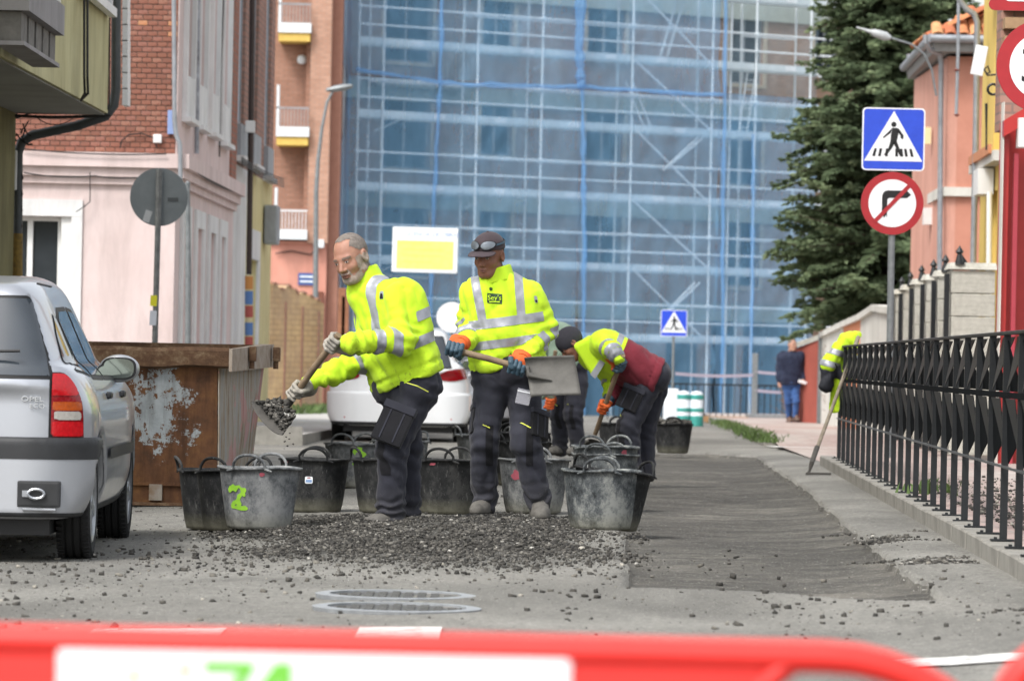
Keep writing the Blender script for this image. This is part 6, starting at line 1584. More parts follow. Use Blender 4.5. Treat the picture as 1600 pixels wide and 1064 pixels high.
def garment(name, prims, k, lo, hi, vox, m, parent, wr=(.010, 8.0), cuts=(), extra=None, seed=0.0, grime=None, smooth_k=None):
    """prims: list of (a,b,ra,rb); cuts: list of (point, normal) keeping the side the normal points away from"""
    def fn(p):
        d = None
        for q in prims:
            e = cone(p, q[0], q[1], q[2], q[3]) if len(q) == 4 else q[0](p)
            d = e if d is None else smin(d, e, k)
        for c_, n_ in cuts:
            d = np.maximum(d, (p-np.array(c_, dtype=np.float32))@np.array(n_, dtype=np.float32))
        return d
    V, Q = nets(fn, lo, hi, vox); N = vnormals(V, Q)
    amp, sc_ = wr
    Vd = V@np.array([[.8, .5, -.33], [-.5, .86, .1], [.33, .1, .94]])*np.array([1, 1, .55]); w = amp*(.9*np.abs(vnoise(Vd+seed, sc_))-.4+.7*(np.abs(vnoise(Vd[:, ::-1]*np.array([.6, 1, 1.5])+seed+5, sc_*1.8))-.35)+.12*vnoise(V+seed+9, sc_*4.5))
    if extra is not None: w = w+extra(V)
    V2 = V+N*w[:, None]
    return V2, Q, vnormals(V2, Q)
def bone(V, a, b_):
    a = np.array(a); b_ = np.array(b_); e = b_-a; L = np.linalg.norm(e); t = ((V-a)@e)/L
    h = np.clip(t, 0, L); return t, np.linalg.norm(V-a-(h/L)[:, None]*e, axis=1), L
def grip(parent, c, axis_, wrist, shaft_r=.02, mats=(M_GLG, M_GLG), side=1, s=1.0, fist=None):
    """a gloved hand closed round a shaft at c; fingers wrap from the back of the hand under the shaft"""
    a = Vector(axis_).normalized(); c = Vector(c); w = Vector(wrist)-c; n = (w-a*w.dot(a)); n = n.normalized() if n.length > 1e-4 else Vector((0, 0, 1))
    b_ = a.cross(n).normalized()*side
    R_ = shaft_r+.013*s; prim = []
    for i in range(4):
        off = a*((i-1.5)*.0225*s); ln = (1.0, 1.08, 1.02, .86)[i]; pts = []
        for k in range(5):
            th = math.radians(20+(250*ln)*k/4); pts.append(c+off+(n*math.cos(th)+b_*math.sin(th))*(R_+(.006 if k in (1, 2) else 0)))
        for k in range(4): prim.append((pts[k][:], pts[k+1][:], .0125*s*(1-.06*k), .0125*s*(1-.06*(k+1))))
    tp = [c+n*(R_+.018)+a*(.030*s*side), c+(n*math.cos(-.9)+b_*math.sin(-.9))*(R_+.008)+a*(.044*s*side), c+(n*math.cos(-2.0)+b_*math.sin(-2.0))*(R_+.004)+a*(.036*s*side), c+(n*math.cos(-2.8)+b_*math.sin(-2.8))*(R_+.003)+a*(.022*s*side)]
    for k in range(3): prim.append((tp[k][:], tp[k+1][:], .0145*s-.001*k, .0140*s-.0015*k))
    pc = c+n*(R_+.018*s); 
    palm = [((pc+a*x_*.028*s)[:], (pc+n*.055*s+a*x_*.018*s)[:], .019*s, .023*s) for x_ in (-1, 0, 1)]
    wr_ = Vector(wrist); palm.append(((pc+n*.05*s)[:], wr_[:], .028*s, .036*s))
    P_ = prim+palm
    pts = np.array([q[0] for q in P_]+[q[1] for q in P_]); lo, hi = pts.min(0)-.045, pts.max(0)+.045
    def fn(p):
        d = None
        for q in prim: e = cone(p, *q); d = e if d is None else smin(d, e, .003)
        e2 = None
        for q in palm: e = cone(p, *q); e2 = e if e2 is None else smin(e2, e, .015)
        return smin(d, e2, .008)
    V, Q = nets(fn, lo, hi, .0045); N = vnormals(V, Q)
    g = from_np('glove', V, Q, mats[0], parent, True)
    if mats[1] is not mats[0]:
        q = (V-np.array(c[:]))@np.array(n[:]); f_ = .022-q+.006*vnoise(V, 60); clip_patch(V, Q, f_, N, .0018, 'rubber_coating', mats[1], g)
    MB().tube([wr_.lerp(c, .10), wr_.lerp(c, -.25)], [.041*s, .043*s], 14).build('glove_cuff', mats[0], g, True)
    return g
def boot(parent, ankle, toe, ground, s=1.0, m=M_BOOT):
    a = np.array(ankle); t = np.array(toe); g = ground; f = t-a; f[2] = 0; f = f/np.linalg.norm(f)
    heel = a-f*.045*s; heel[2] = g+.042*s; ball = a+f*.115*s; ball[2] = g+.036*s; tp = a+f*.165*s; tp[2] = g+.038*s
    pr = [(heel, ball, .043*s, .046*s), (ball, tp, .046*s, .041*s), (a+np.array([0, 0, .04]), heel+f*.03, .053*s, .05*s), (a+f*.03, ball, .045*s, .04*s)]
    pts = np.array([q[0] for q in pr]+[q[1] for q in pr])
    V, Q, N = garment('boot', pr, .03, pts.min(0)-.09, pts.max(0)+.09, .008, m, parent, (.003, 25), cuts=[((0, 0, g+.002), (0, 0, -1))])
    o = from_np('boot', V, Q, m, parent, True); clip_patch(V, Q, g+.026-V[:, 2], N, .003, 'sole', M_SOLE, o)
    return o
class Fig:
    def __init__(s, d, root_px, label, name='person'):
        s.d = d; v = P(root_px[0], root_px[1], d); s.o = np.array([v.x, d, float(ZG(v.x, d))])
        s.r = empty(name, s.o); tag(s.r, label, 'person')
    def j(s, px, py, dd=0.0): v = P(px, py, s.d+dd); return np.array(v[:])-s.o
def jacket(F, nk, sL, sR, hL, hR, arms, m=M_HIVIS, vox=.011, rt=.135, rh=.16, bands=True, hem=.06, ra=(.088, .072, .060), seed=0., fwd=(0, -1, 0), collar=True, wr=(.020, 7.0), name='jacket', head_c=None, bandm=None, brace=True, sleeve_at=(.27, .37), torso_at=((.13, .185), (.25, .305)), extra_patch=None, belly=0.0, lift=.03):
    spine0 = (hL+hR)/2; up = nk-spine0; L = np.linalg.norm(up); up = up/L; lat = (sL-sR); lat = lat-up*(lat@up); lat /= np.linalg.norm(lat); fw = np.array(fwd, dtype=float); fw = fw-up*(fw@up); fw /= np.linalg.norm(fw)
    cL = sL-lat*.05-up*.06; cR = sR+lat*.05-up*.06
    pr = [(cL, hL, rt, rh), (cR, hR, rt, rh), (nk-up*.10, spine0, rt*1.0, rh*1.02), (sL-lat*.02, nk-up*.02, .075, .07), (sR+lat*.02, nk-up*.02, .075, .07)]
    if belly: pr.append((spine0+up*.16+fw*belly, spine0+up*.32+fw*belly*.7, rh*.9, rt*.9))
    allp = []
    for (sh, el, wr_) in arms: pr += [(sh, el, ra[0], ra[1]), (el, wr_, ra[1]*1.02, ra[2])]
    # hem gathered a little
    pts = np.array([q[0] for q in pr]+[q[1] for q in pr]); pad = max(rt, rh)+.05
    base = spine0-up*hem
    hemr = lambda p: None
    cuts = []
    body_prims = pr
    def fn_hem(p): return np.full(p.shape[:-1], 9.0, dtype=np.float32)
    def ex(V):
        w = np.zeros(len(V)); t = (V-base)@up
        mn = None
        for (sh, el, wr_) in arms:
            t1, d1, L1 = bone(V, sh, el); t2, d2, L2 = bone(V, el, wr_)
            near = np.minimum(d1, d2) < ra[0]*1.35
            je = np.exp(-(np.linalg.norm(V-el, axis=1)/.10)**2)
            w += near*je*.013*np.sin(t1*95+vnoise(V, 9)*3)
            w += near*(t2 > L2*.45)*(d2 < ra[1]*1.5)*.005*np.sin(t2*110+vnoise(V, 14)*2.5)
            w += near*(t2 > L2*.86)*(d2 < ra[1]*1.5)*(-.006)
        w += (np.abs(t-.06) < .012)*(-.006)
        w += .010*np.sin(t*30+vnoise(V*np.array([1, 1, .6])+seed, 5)*4)*np.exp(-((t-.16)/.12)**2)*.6
        return w
    # cut off below the hem: clip the torso but not arms: use trimmed capsule via custom prim
    def trimmed(p, q=pr):
        d = None
        for i, e_ in enumerate(q[:5+(1 if belly else 0)]): e = cone(p, *e_); d = e if d is None else smin(d, e, .06)
        return np.maximum(d, -((p-base.astype(np.float32))@up.astype(np.float32)))
    k0 = 5+(1 if belly else 0)
    prims = [(trimmed,)]+pr[k0:]
    V, Q, N = garment(name, prims, .035, pts.min(0)-pad, pts.max(0)+pad, vox, m, F.r, wr, extra=ex, seed=seed)
    tV = (V-base)@up; gr = np.clip(1-tV/.20, 0, 1)*.9
    da = np.full(len(V), 9.0); ta = np.zeros(len(V))
    for (sh, el, wr_) in arms:
        t1, d1, L1 = bone(V, sh, el); t2, d2, L2 = bone(V, el, wr_)
        dd1 = d1-(ra[0]+(ra[1]-ra[0])*np.clip(t1/L1, 0, 1)); dd2 = d2-(ra[1]+(ra[2]-ra[1])*np.clip(t2/L2, 0, 1))
        use2 = dd2 < dd1; t_ = np.where(use2, L1+t2, t1); dm = np.minimum(dd1, dd2); ta = np.where(dm < da, t_, ta); da = np.minimum(dm, da)
        gr = np.maximum(gr, np.clip((np.where(use2, t2, 0)-L2*.6)/.1, 0, 1)*(dd2 < .03)*.8)
    dt = trimmed(V)
    arm = (da < dt+.004) & (da < .05)
    o = from_np(name, V, Q, m, F.r, True, {'grime': gr})
    bm_ = bandm or M_REFL
    arm_id = np.zeros(len(V), dtype=int)
    for ai, (sh, el, wr_) in enumerate(arms):
        dA = np.minimum(bone(V, sh, el)[1], bone(V, el, wr_)[1]); dB = np.minimum(bone(V, arms[1-ai][0], arms[1-ai][1])[1], bone(V, arms[1-ai][1], arms[1-ai][2])[1]); arm_id[dA < dB] = ai
    if bands:
        for a, b_ in torso_at: f_ = (b_-a)/2-np.abs(tV-(a+b_)/2); clip_patch(V, Q, np.where(arm & (ta > .12), -.01, f_), N, .0028, 'reflective_band', bm_, o)
        if brace:
            la = (V-spine0)@lat
            for sg in (1, -1):
                f_ = .025-np.abs(la*sg-.115-.05*(tV-.3)); f_ = np.minimum(f_, tV-torso_at[-1][0]-.02); clip_patch(V, Q, np.where(arm & (ta > .05), -.01, f_), N, .0022, 'reflective_brace', bm_, o)
        for a in sleeve_at:
            for ai in (0, 1): f_ = .026-np.abs(ta-a-.03); clip_patch(V, Q, np.where(arm & (arm_id == ai), f_, -.01), N, .0028, 'reflective_band', bm_, o)
    if extra_patch: extra_patch(V, Q, N, o, tV, arm, (V-spine0)@lat, (V-spine0)@fw, up, lat, fw, spine0, base)
    if collar:
        cu = (up*.75+np.array([0, 0, .25])) if head_c is None else head_c-nk; cu = cu/np.linalg.norm(cu)
        a0 = nk-cu*.03; a1 = nk+cu*.085
        def cf(p):
            d = cone(p, a0, a1, .098, .090); q = (p-a0.astype(np.float32))@cu.astype(np.float32)
            e = np.maximum(np.abs(d)-.007, q-.092-.020*vnoise(p, 6)); return np.maximum(e, -q)
        cv, cq = nets(cf, np.minimum(a0, a1)-.15, np.maximum(a0, a1)+.15, .008); from_np('collar', cv, cq, m, F.r, True, {'grime': np.zeros(len(cv))})
    F.up, F.lat, F.fw, F.sp = up, lat, fw, spine0
    return o, V, Q, N
def trousers(F, hL, hR, legs, m=M_TROU, vox=.011, r=(.118, .098, .082), seed=0., pads=True, pocket=True, waist=.10, fwd=(0, -1, 0), up=None, name='trousers', bunch=.008):
    pr = [(hL, hR, .135, .135), ((hL+hR)/2+np.array([0, 0, .02]), (hL+hR)/2+(np.array([0, 0, waist]) if up is None else up*waist), .14, .135)]
    for (h, k_, a) in legs: pr += [(h, k_, r[0], r[1]), (k_, a, r[1]*.98, r[2])]
    pts = np.array([q[0] for q in pr]+[q[1] for q in pr]); pad = .17
    def ex(V):
        w = np.zeros(len(V))
        for (h, k_, a) in legs:
            t1, d1, L1 = bone(V, h, k_); t2, d2, L2 = bone(V, k_, a); n1 = d1 < r[0]*1.3; n2 = d2 < r[1]*1.4
            w += n2*bunch*np.sin(t2*70+vnoise(V, 7)*6+vnoise(V+4, 16)*3)*np.clip((t2-L2*.55)/(L2*.3), 0, 1)
            w += n1*.006*np.sin(t1*60+vnoise(V+3, 8)*3)*np.clip(1-t1/.16, 0, 1)
            w += (n1 | n2)*.008*np.sin(t1*80+vnoise(V+8, 10)*3)*np.exp(-(np.linalg.norm(V-k_, axis=1)/.13)**2)
        return w
    V, Q, N = garment(name, pr, .03, pts.min(0)-pad, pts.max(0)+np.array([pad, pad, .12]), vox, m, F.r, (.018, 7.5), extra=ex, seed=seed+3)
    gr = np.zeros(len(V)); 
    for (h, k_, a) in legs: t2, d2, L2 = bone(V, k_, a); gr = np.maximum(gr, np.clip((t2-L2*.5)/(L2*.5), 0, 1)*.5*(d2 < .12))
    o = from_np(name, V, Q, m, F.r, True, {'grime': gr})
    fw = np.array(fwd, dtype=float); fw /= np.linalg.norm(fw)
    for (h, k_, a) in legs:
        t2, d2, L2 = bone(V, k_, a); rel_ = V-k_; fr = rel_@fw; sd_ = np.cross(fw, [0, 0, 1.]); la = rel_@sd_; near = (d2 < r[1]*1.45) & (fr > -.01)
        if pads:
            f_ = np.minimum(.020-np.abs(la+.035), .12-np.abs(rel_[:, 2]+.02)); clip_patch(V, Q, np.where(near, f_, -.01), N, .002, 'knee_panel', M_TROUB, o)
            f_ = .0040-np.abs(rel_[:, 2]-.10-la*.5); f_ = np.minimum(f_, .050-np.abs(la)); clip_patch(V, Q, np.where(near, f_, -.01), N, .006, 'lime_piping', M_LIME, o)
    return o
def pocket(F, c, ax_up, out, side_, w=.085, h=.10, m=M_TROUB, name='cargo_pocket'):
    u = Vector(ax_up).normalized(); o_ = Vector(out).normalized(); o_ = (o_-u*o_.dot(u)).normalized(); s_ = u.cross(o_)
    M_ = Matrix((( s_.x, o_.x, u.x, c[0]), (s_.y, o_.y, u.y, c[1]), (s_.z, o_.z, u.z, c[2]), (0, 0, 0, 1)))
    b = MB(); b.box(-w, w, -.03, .018, -h, h*.72, bev=.012); q = b.build(name, m, F.r, True, M=M_)
    MB().box(-w*1.05, w*1.05, -.03, .026, h*.62, h*1.02, bev=.01).build('pocket_flap', M_TROU, q, True, M=M_)
    for sx in (-.45, .45): MB().box(w*sx-.004, w*sx+.004, .017, .022, -h*.9, h*.6).build('pocket_seam', M_TROU, q, M=M_)
    return q
def core(*prims):
    """rough trunk and limbs under the clothes, so that the figure is one body"""
    def fn(p):
        d = None
        for q in prims: e = cone(p, *q); d = e if d is None else smin(d, e, .03)
        return d
    pts = np.array([q[0] for q in prims]+[q[1] for q in prims]); return nets(fn, pts.min(0)-.13, pts.max(0)+.13, .022)
def trunk(nk, hc, sL, sR, arms, legs):
    pr = [(nk, hc, .07, .10), (sL, sR, .05, .05)]
    for a, b_, c in arms: pr += [(a, b_, .045, .038), (b_, c, .036, .026)]
    for a, b_, c in legs: pr += [(a, b_, .07, .05), (b_, c, .05, .035)]
    return core(*pr)
M_SHAFT = simple('ash_handle', '#8d7a62', '#6d5b47', .75, 12, bump=.4, bs=90); M_BLADE = simple('worn_shovel_steel', '#55524d', '#3d3b38', .75, 9, .25, .5, 60); M_BLADE2 = simple('dull_grey_blade', '#6e6c67', '#4e4c48', .7, 5, .2, .4, 40)

# ---------------- worker 1: bald, tipping a shovel
F1 = Fig(24.3, (610, 828), 'bearded bareheaded worker in yellow hi-vis jacket bending left with a loaded shovel')
j = F1.j
nk = j(570, 438, .0); sL = j(626, 458, -.15); sR = j(580, 462, .15); hL = j(653, 592, -.07); hR = j(617, 594, .10)
aL = (sL, j(626, 532, -.24), j(549, 536, -.36)); aR = (sR, j(570, 560, .08), j(487, 598, -.10))
lL = (j(652, 612, -.07), j(611, 702, -.15), j(612, 806, -.10)); lR = (j(628, 612, .10), j(634, 700, .10), j(636, 796, .16))
fwd1 = (-.85, -.5, 0)
def badge1(V, Q, N, o, tV, arm, la, fr, up, lat, fw, sp, base):
    px = np.array(j(596, 461, -.24)); f_ = .016-np.maximum(np.abs((V-px)[:, 0])*1.5, np.abs((V-px)[:, 2])*.75)
    clip_patch(V, Q, np.where(V[:, 1] < px[1]+.12, f_, -1), N, .0025, 'sleeve_badge', M_REFL, o)
    clip_patch(V, Q, np.where(V[:, 1] < px[1]+.12, f_-.006-(V-px)[:, 2]*.25, -1), N, .0035, 'badge_print', M_TROUB, o)
jacket(F1, nk, sL, sR, hL, hR, (aL, aR), fwd=fwd1, seed=1.3, belly=.03, rt=.134, rh=.150, ra=(.086, .074, .056), vox=.0095, extra_patch=badge1, head_c=j(553, 402, 0), hem=.02, sleeve_at=(.29, .38), torso_at=((.16, .215), (.29, .345)), wr=(.034, 6.0))
trousers(F1, hL+np.array([0, 0, -.03]), hR+np.array([0, 0, -.03]), (lL, lR), fwd=(-.9, -.45, 0), seed=1., up=F1.up, vox=.0095, r=(.112, .088, .080))
hip = (hL+hR)/2
tb = trunk(nk, hip, sL, sR, (aL, aR), (lL, lR))
head(F1.r, j(549, 403, -.06), (-.50, -.80, -.34), (-.34, -.14, .92), M_SKIN1, 1.10, hair=M_HAIRG, beard=M_BEARD, body=(tb,))
g0 = float(ZG(F1.o[0], 24.2))-F1.o[2]
boot(F1.r, j(612, 812, -.10), j(585, 815, -.2), j(600, 829, -.1)[2]+.0, 1.05); boot(F1.r, j(636, 800, .16), j(615, 805, .1), j(620, 822, .16)[2], 1.05)
pocket(F1, j(615, 662, -.235), lL[0]-lL[1], (-.25, -1, 0), 1, .088, .115)
# lime hip seam
MB().tube([Vector(j(635, 598, -.24)), Vector(j(652, 603, -.25)), Vector(j(669, 612, -.22))], .003, 6).build('lime_piping', M_LIME, F1.r)
h1, h2 = Vector(j(521, 535, -.36)), Vector(j(464, 612, -.13)); ax1 = (h2-h1).normalized()
wL, wR = Vector(j(541, 534, -.36)), Vector(j(480, 602, -.12))
gl1 = grip(F1.r, h1, ax1, wL, .019, (M_GLG, M_GLG), 1, 1.1); grip(F1.r, h2, ax1, wR, .019, (M_GLG, M_GLG), -1, 1.1)
def shovel(F, top, sock, tip_c, blade_pts, name, label, m, load=None, shaft_r=.019, th=.004):
    o = F.o; r = empty(name, o+np.array(sock)); tag(r, label, 'shovel'); q = Vector(sock)
    MB().tube([Vector(top)-q, (Vector(top)+Vector(sock))/2-q+Vector((0, 0, .003)), Vector((0, 0, 0))], [shaft_r*1.05, shaft_r, shaft_r*.95], 12).build('shaft', M_SHAFT, r, True)
    return r, q
# shovel 1
sock1 = h2+ax1*.10; r1, q1 = shovel(F1, h1-ax1*.06, sock1, None, None, 'shovel', 'wooden handled shovel tipped by the bareheaded worker, blade full of rubble', M_BLADE)
def blade_mesh(A, B, C, D, dish, nu=14, nv=14, th=.004, side=.02):
    """A,B near the socket, C,D at the cutting edge; dish is the depth vector"""
    A, B, C, D, dish = map(Vector, (A, B, C, D, dish)); V = []; Fq = []
    for layer in (0, 1):
        for i in range(nu+1):
            for k in range(nv+1):
                u, v_ = i/nu, k/nv; p = A.lerp(B, u).lerp(D.lerp(C, u), v_)
                e = (2*u-1); w = dish*(1-abs(e)**2.6)*(1-.35*v_)-dish.normalized()*side*(abs(e)**6)*(1-v_*.8)-dish.normalized()*side*1.2*max(0, 1-v_*6)
                V.append(p+w+dish.normalized()*th*layer)
    n = (nu+1)*(nv+1)
    for i in range(nu):
        for k in range(nv):
            a = i*(nv+1)+k; b_ = a+nv+1; Fq += [(a, b_, b_+1, a+1), (n+a, n+a+1, n+b_+1, n+b_)]
    for k in range(nv): Fq += [(k, k+1, n+k+1, n+k), (nu*(nv+1)+k+1, nu*(nv+1)+k, n+nu*(nv+1)+k, n+nu*(nv+1)+k+1)]
    for i in range(nu): Fq += [((i+1)*(nv+1), i*(nv+1), n+i*(nv+1), n+(i+1)*(nv+1)), (i*(nv+1)+nv, (i+1)*(nv+1)+nv, n+(i+1)*(nv+1)+nv, n+i*(nv+1)+nv)]
    return V, Fq
jb = lambda px, py, dd=0: Vector(j(px, py, dd))-q1
V_, F_ = blade_mesh(jb(436, 628, .02), jb(461, 655, -.16), jb(442, 680, -.20), jb(392, 628, .0), (-.012, -.03, -.045))
from_np('blade', [v[:] for v in V_], F_, M_BLADE, r1, True)
MB().tube([Vector((0, 0, 0))-ax1*.07, Vector((0, 0, 0)), jb(444, 641, -.08)], [.021, .023, .013], 12).build('socket', M_BLADE, r1, True)
n_ = 260; u_ = R.rand(n_); w_ = R.rand(n_); A_q, B_q, C_q, D_q = [np.array(jb(*a)) for a in ((434, 628, .0), (459, 652, -.15), (443, 676, -.19), (398, 628, -.0))]
pp_ = (A_q*(1-u_)[:, None]+B_q*u_[:, None])*(1-w_)[:, None]+(D_q*(1-u_)[:, None]+C_q*u_[:, None])*w_[:, None]
ld = rocks('shovel_load', pp_[:, 0]+R.randn(n_)*.006, pp_[:, 1], pp_[:, 2]+.008+R.rand(n_)*.035*(1-np.abs(2*u_-1)**2), sizes(n_, .010, .034, 2), M_ROCK, seed=31)
ld.location = F1.o+np.array(sock1); tag(ld, 'heap of black rubble sliding off the bareheaded worker\'s shovel', 'rubble', kind='stuff')
fx_ = [(445, 690), (449, 697), (452, 686), (455, 668), (447, 683), (453, 677), (458, 694), (444, 701), (456, 680)]
ps = np.array([np.array(P(a, b_, 24.3-.16)) for a, b_ in fx_]); fd_ = rocks('falling_crumbs', ps[:, 0], ps[:, 1], ps[:, 2], sizes(len(ps), .006, .014, 2), M_ROCK, seed=5); tag(fd_, 'few crumbs of rubble falling from the tipped shovel', 'crumbs', kind='stuff')

# ---------------- worker 2: cap and goggles
F2 = Fig(26.0, (800, 812), 'worker in brown cap with goggles and yellow hi-vis jacket, carrying a shovel across')
j = F2.j
nk = j(776, 434, .0); sL = j(829, 459, .02); sR = j(739, 456, .02); hL = j(820, 572, .02); hR = j(768, 570, .02)
aL = (sL, j(849, 522, .04), j(822, 562, -.17)); aR = (sR, j(729, 506, .06), j(727, 540, -.16))
lL = (j(822, 598, .02), j(820, 690, -.10), j(843, 784, -.02)); lR = (j(768, 598, .02), j(757, 690, -.06), j(757, 786, .06))
def logo2(V, Q, N, o, tV, arm, la, fr, up, lat, fw, sp, base):
    c_ = j(773, 467, 0); x_ = V[:, 0]-c_[0]; z_ = V[:, 2]-c_[2]; fm = (V[:, 1] < .02)
    M_LG = simple('dark_green_patch', '#1f3d1c', '#1a3517', .6); f_ = np.minimum(.044-np.abs(x_), .029-np.abs(z_+x_*.06)); 
    pt_ = clip_patch(V, Q, np.where(fm, f_, -1), N, .003, 'chest_patch', M_LG, o)
    y_ = V[fm & (np.abs(x_) < .045) & (np.abs(z_) < .03)][:, 1].min()-.007
    tx = text_obj('Sey\'s' if False else 'Sey\'s', .042, 'patch_lettering', M_HIVIS, pt_, (c_[0]-.001, y_, c_[2]+.004), ext=.0006)
    MB().box(-.032, .032, -.001, 0, -.003, .003).build('patch_line', M_HIVIS, pt_, M=Matrix.Translation((c_[0], y_-.0005, c_[2]-.019)))
    c2 = j(767, 452, 0); x2 = V[:, 0]-c2[0]; z2 = V[:, 2]-c2[2]; clip_patch(V, Q, np.where(fm, .0105-np.hypot(x2, z2), -1), N, .003, 'round_logo', M_LG, o); clip_patch(V, Q, np.where(fm, np.minimum(.0015-np.abs(z2+.001), .022-np.abs(x2-.036)), -1), N, .003, 'logo_line', simple('olive_print', '#9fb54c', '#9fb54c'), o)
    c3 = j(837, 468, -.05); x3_ = V[:, 0]-c3[0]; z3_ = V[:, 2]-c3[2]; f_ = np.minimum(.009-np.abs(x3_+z3_*.2), .020-np.abs(z3_)); clip_patch(V, Q, np.where(V[:, 1] < .05, f_, -1), N, .003, 'sleeve_badge', M_REFL, o); clip_patch(V, Q, np.where((V[:, 1] < .05), np.minimum(f_-.003, -z3_-.002), -1), N, .004, 'badge_print', M_TROUB, o)
jacket(F2, nk, sL, sR, hL, hR, (aL, aR), fwd=(-.15, -1, 0), seed=4.1, rt=.124, rh=.138, ra=(.083, .070, .056), vox=.0095, extra_patch=logo2, head_c=j(768, 400, 0), hem=.015, sleeve_at=(.22, .31), torso_at=((.13, .18), (.25, .305)), belly=.02, wr=(.032, 6.0))
trousers(F2, hL+np.array([-.02, 0, -.06]), hR+np.array([.02, 0, -.06]), (lL, lR), fwd=(-.1, -1, 0), seed=2., vox=.0095, r=(.108, .085, .078))
tb = trunk(nk, (hL+hR)/2, sL, sR, (aL, aR), (lL, lR))
head(F2.r, j(764, 399, -.05), (-.42, -.86, -.24), (-.06, -.14, .98), M_SKIN2, 1.04, hair=simple('cropped_hair', '#3f3835', '#6b645f', .8, 60), cap=M_CAP, body=(tb,))
boot(F2.r, j(843, 789, -.02), j(850, 800, -.4), j(845, 814, -.05)[2], 1.08); boot(F2.r, j(757, 790, .06), j(735, 800, -.25), j(750, 806, .05)[2], 1.05)
pocket(F2, j(842, 662, -.10), lL[0]-lL[1], (.75, -.7, 0), 1, .07, .085)
pocket(F2, j(741, 655, -.02), lR[0]-lR[1], (-1, -.15, 0), 1, .06, .09)
bgm = bpy.data.materials.new('clear_plastic'); bgm.use_nodes = True; pbs = bgm.node_tree.nodes['Principled BSDF']; pbs.inputs['Base Color'].default_value = (.55, .55, .6, 1); pbs.inputs['Roughness'].default_value = .2; pbs.inputs['Alpha'].default_value = .35
bg_ = MB().box(-.042, .042, -.004, .004, -.045, .045, bev=.003).build('plastic_bag', bgm, F2.r, M=Matrix.Translation(Vector(j(818, 620, -.26)))@Matrix.Rotation(.2, 4, 'Y'))
MB().box(-.042, .042, -.006, .006, .026, .032).build('bag_seal', M_SWHITE, bg_, M=Matrix.Translation(Vector(j(818, 620, -.26)))@Matrix.Rotation(.2, 4, 'Y'))
h1, h2 = Vector(j(710, 547, -.27)), Vector(j(808, 573, -.28)); ax2 = (h2-h1).normalized()
grip(F2.r, h1, ax2, Vector(j(722, 537, -.20)), .019, (M_GLO, M_GLT), 1, 1.12); grip(F2.r, h2, ax2, Vector(j(818, 561, -.22)), .019, (M_GLO, M_GLT), -1, 1.12)
sock2 = h2+ax2*.06; r2, q2 = shovel(F2, h1-ax2*.05, sock2, None, None, 'shovel', 'shovel with a broad upturned grey blade carried by the capped worker', M_BLADE2)
jb = lambda px, py, dd=0: Vector(j(px, py, dd))-q2
V_, F_ = blade_mesh(jb(819, 557, -.27), jb(829, 618, -.33), jb(908, 617, -.33), jb(897, 555, -.27), (0, .035, .012), side=.012)
from_np('blade', [v[:] for v in V_], F_, M_BLADE2, r2, True)
MB().tube([-ax2*.06, Vector((0, 0, 0)), jb(826, 586, -.30), jb(862, 594, -.29)], [.021, .024, .018, .004], 12).build('socket', M_BLADE2, r2, True)

# ---------------- worker 4: maroon shirt, stooping
F4 = Fig(35.0, (985, 750), 'stooping worker in yellow jacket over maroon shirt, face hidden by a dark hat')
j = F4.j
nk = j(912, 545, .0); sL = j(938, 535, -.17); sR = j(926, 548, .17); hL = j(1022, 588, -.10); hR = j(1018, 590, .10)
aL = (sL, j(957, 548, -.36), j(966, 560, -.40)); aR = (sR, j(958, 602, .10), j(952, 624, -.02))
lL = (j(1010, 606, -.10), j(980, 668, -.14), j(990, 742, -.08)); lR = (j(1022, 606, .10), j(1006, 670, .08), j(1008, 738, .10))
def mar(V, Q, N, o, tV, arm, la, fr, up, lat, fw, sp, base):
    clip_patch(V, Q, np.where(arm & (tV > .3), -.01, .34+.0*fr-tV), N, .0035, 'maroon_shirt', M_MAROON, o)
    for a, b_ in ((.355, .405),): pass
jacket(F4, nk, sL, sR, hL, hR, (aL, aR), fwd=(-.4, -.2, -1), seed=7.7, vox=.014, rt=.145, rh=.155, collar=False, sleeve_at=(.14, .25), torso_at=((.28, .325), (.37, .42)), brace=False, extra_patch=mar, hem=.04, ra=(.088, .075, .062))
for o_ in F4.r.children_recursive if hasattr(F4.r, 'children_recursive') else []: pass
trousers(F4, hL, hR, (lL, lR), fwd=(-1, -.25, 0), seed=5., vox=.014, up=F4.up*.5, r=(.115, .095, .082))
pocket(F4, j(985, 622, -.20), lL[0]-lL[1], (-.35, -1, 0), 1, .09, .095)
tb = trunk(nk, (hL+hR)/2, sL, sR, (aL, aR), (lL, lR))
head(F4.r, j(893, 538, -.02), (-.75, -.15, -.8), (-.75, 0, .55), M_SKIN2, 1.02, body=(tb,))
Rh = frame((-.75, -.15, -.8), (-.75, 0, .55)); hc_ = j(893, 538, -.02)
V, Q = nets(lambda p: np.maximum(ell(p, (0, -.01, .04), (.092, .115, .105)), -(p[..., 2]+.055)), (-.11, -.14, -.06), (.11, .13, .16), .010); from_np('dark_hat', V@Rh+hc_, Q, simple('dark_knit', '#33323a', '#29282f', .9), F4.r, True)
b = MB(); b.hexa([Vector(j(893, 541, -.17)), Vector(j(925, 590, -.17)), Vector(j(946, 566, -.19)), Vector(j(928, 525, -.2)), Vector(j(897, 535, -.10)), Vector(j(928, 587, -.08)), Vector(j(948, 562, -.08)), Vector(j(930, 520, -.1))]); fl_ = b.build('open_collar', M_HIVIS, F4.r)
md = fl_.modifiers.new('b', 'BEVEL'); md.width = .03; md.segments = 3
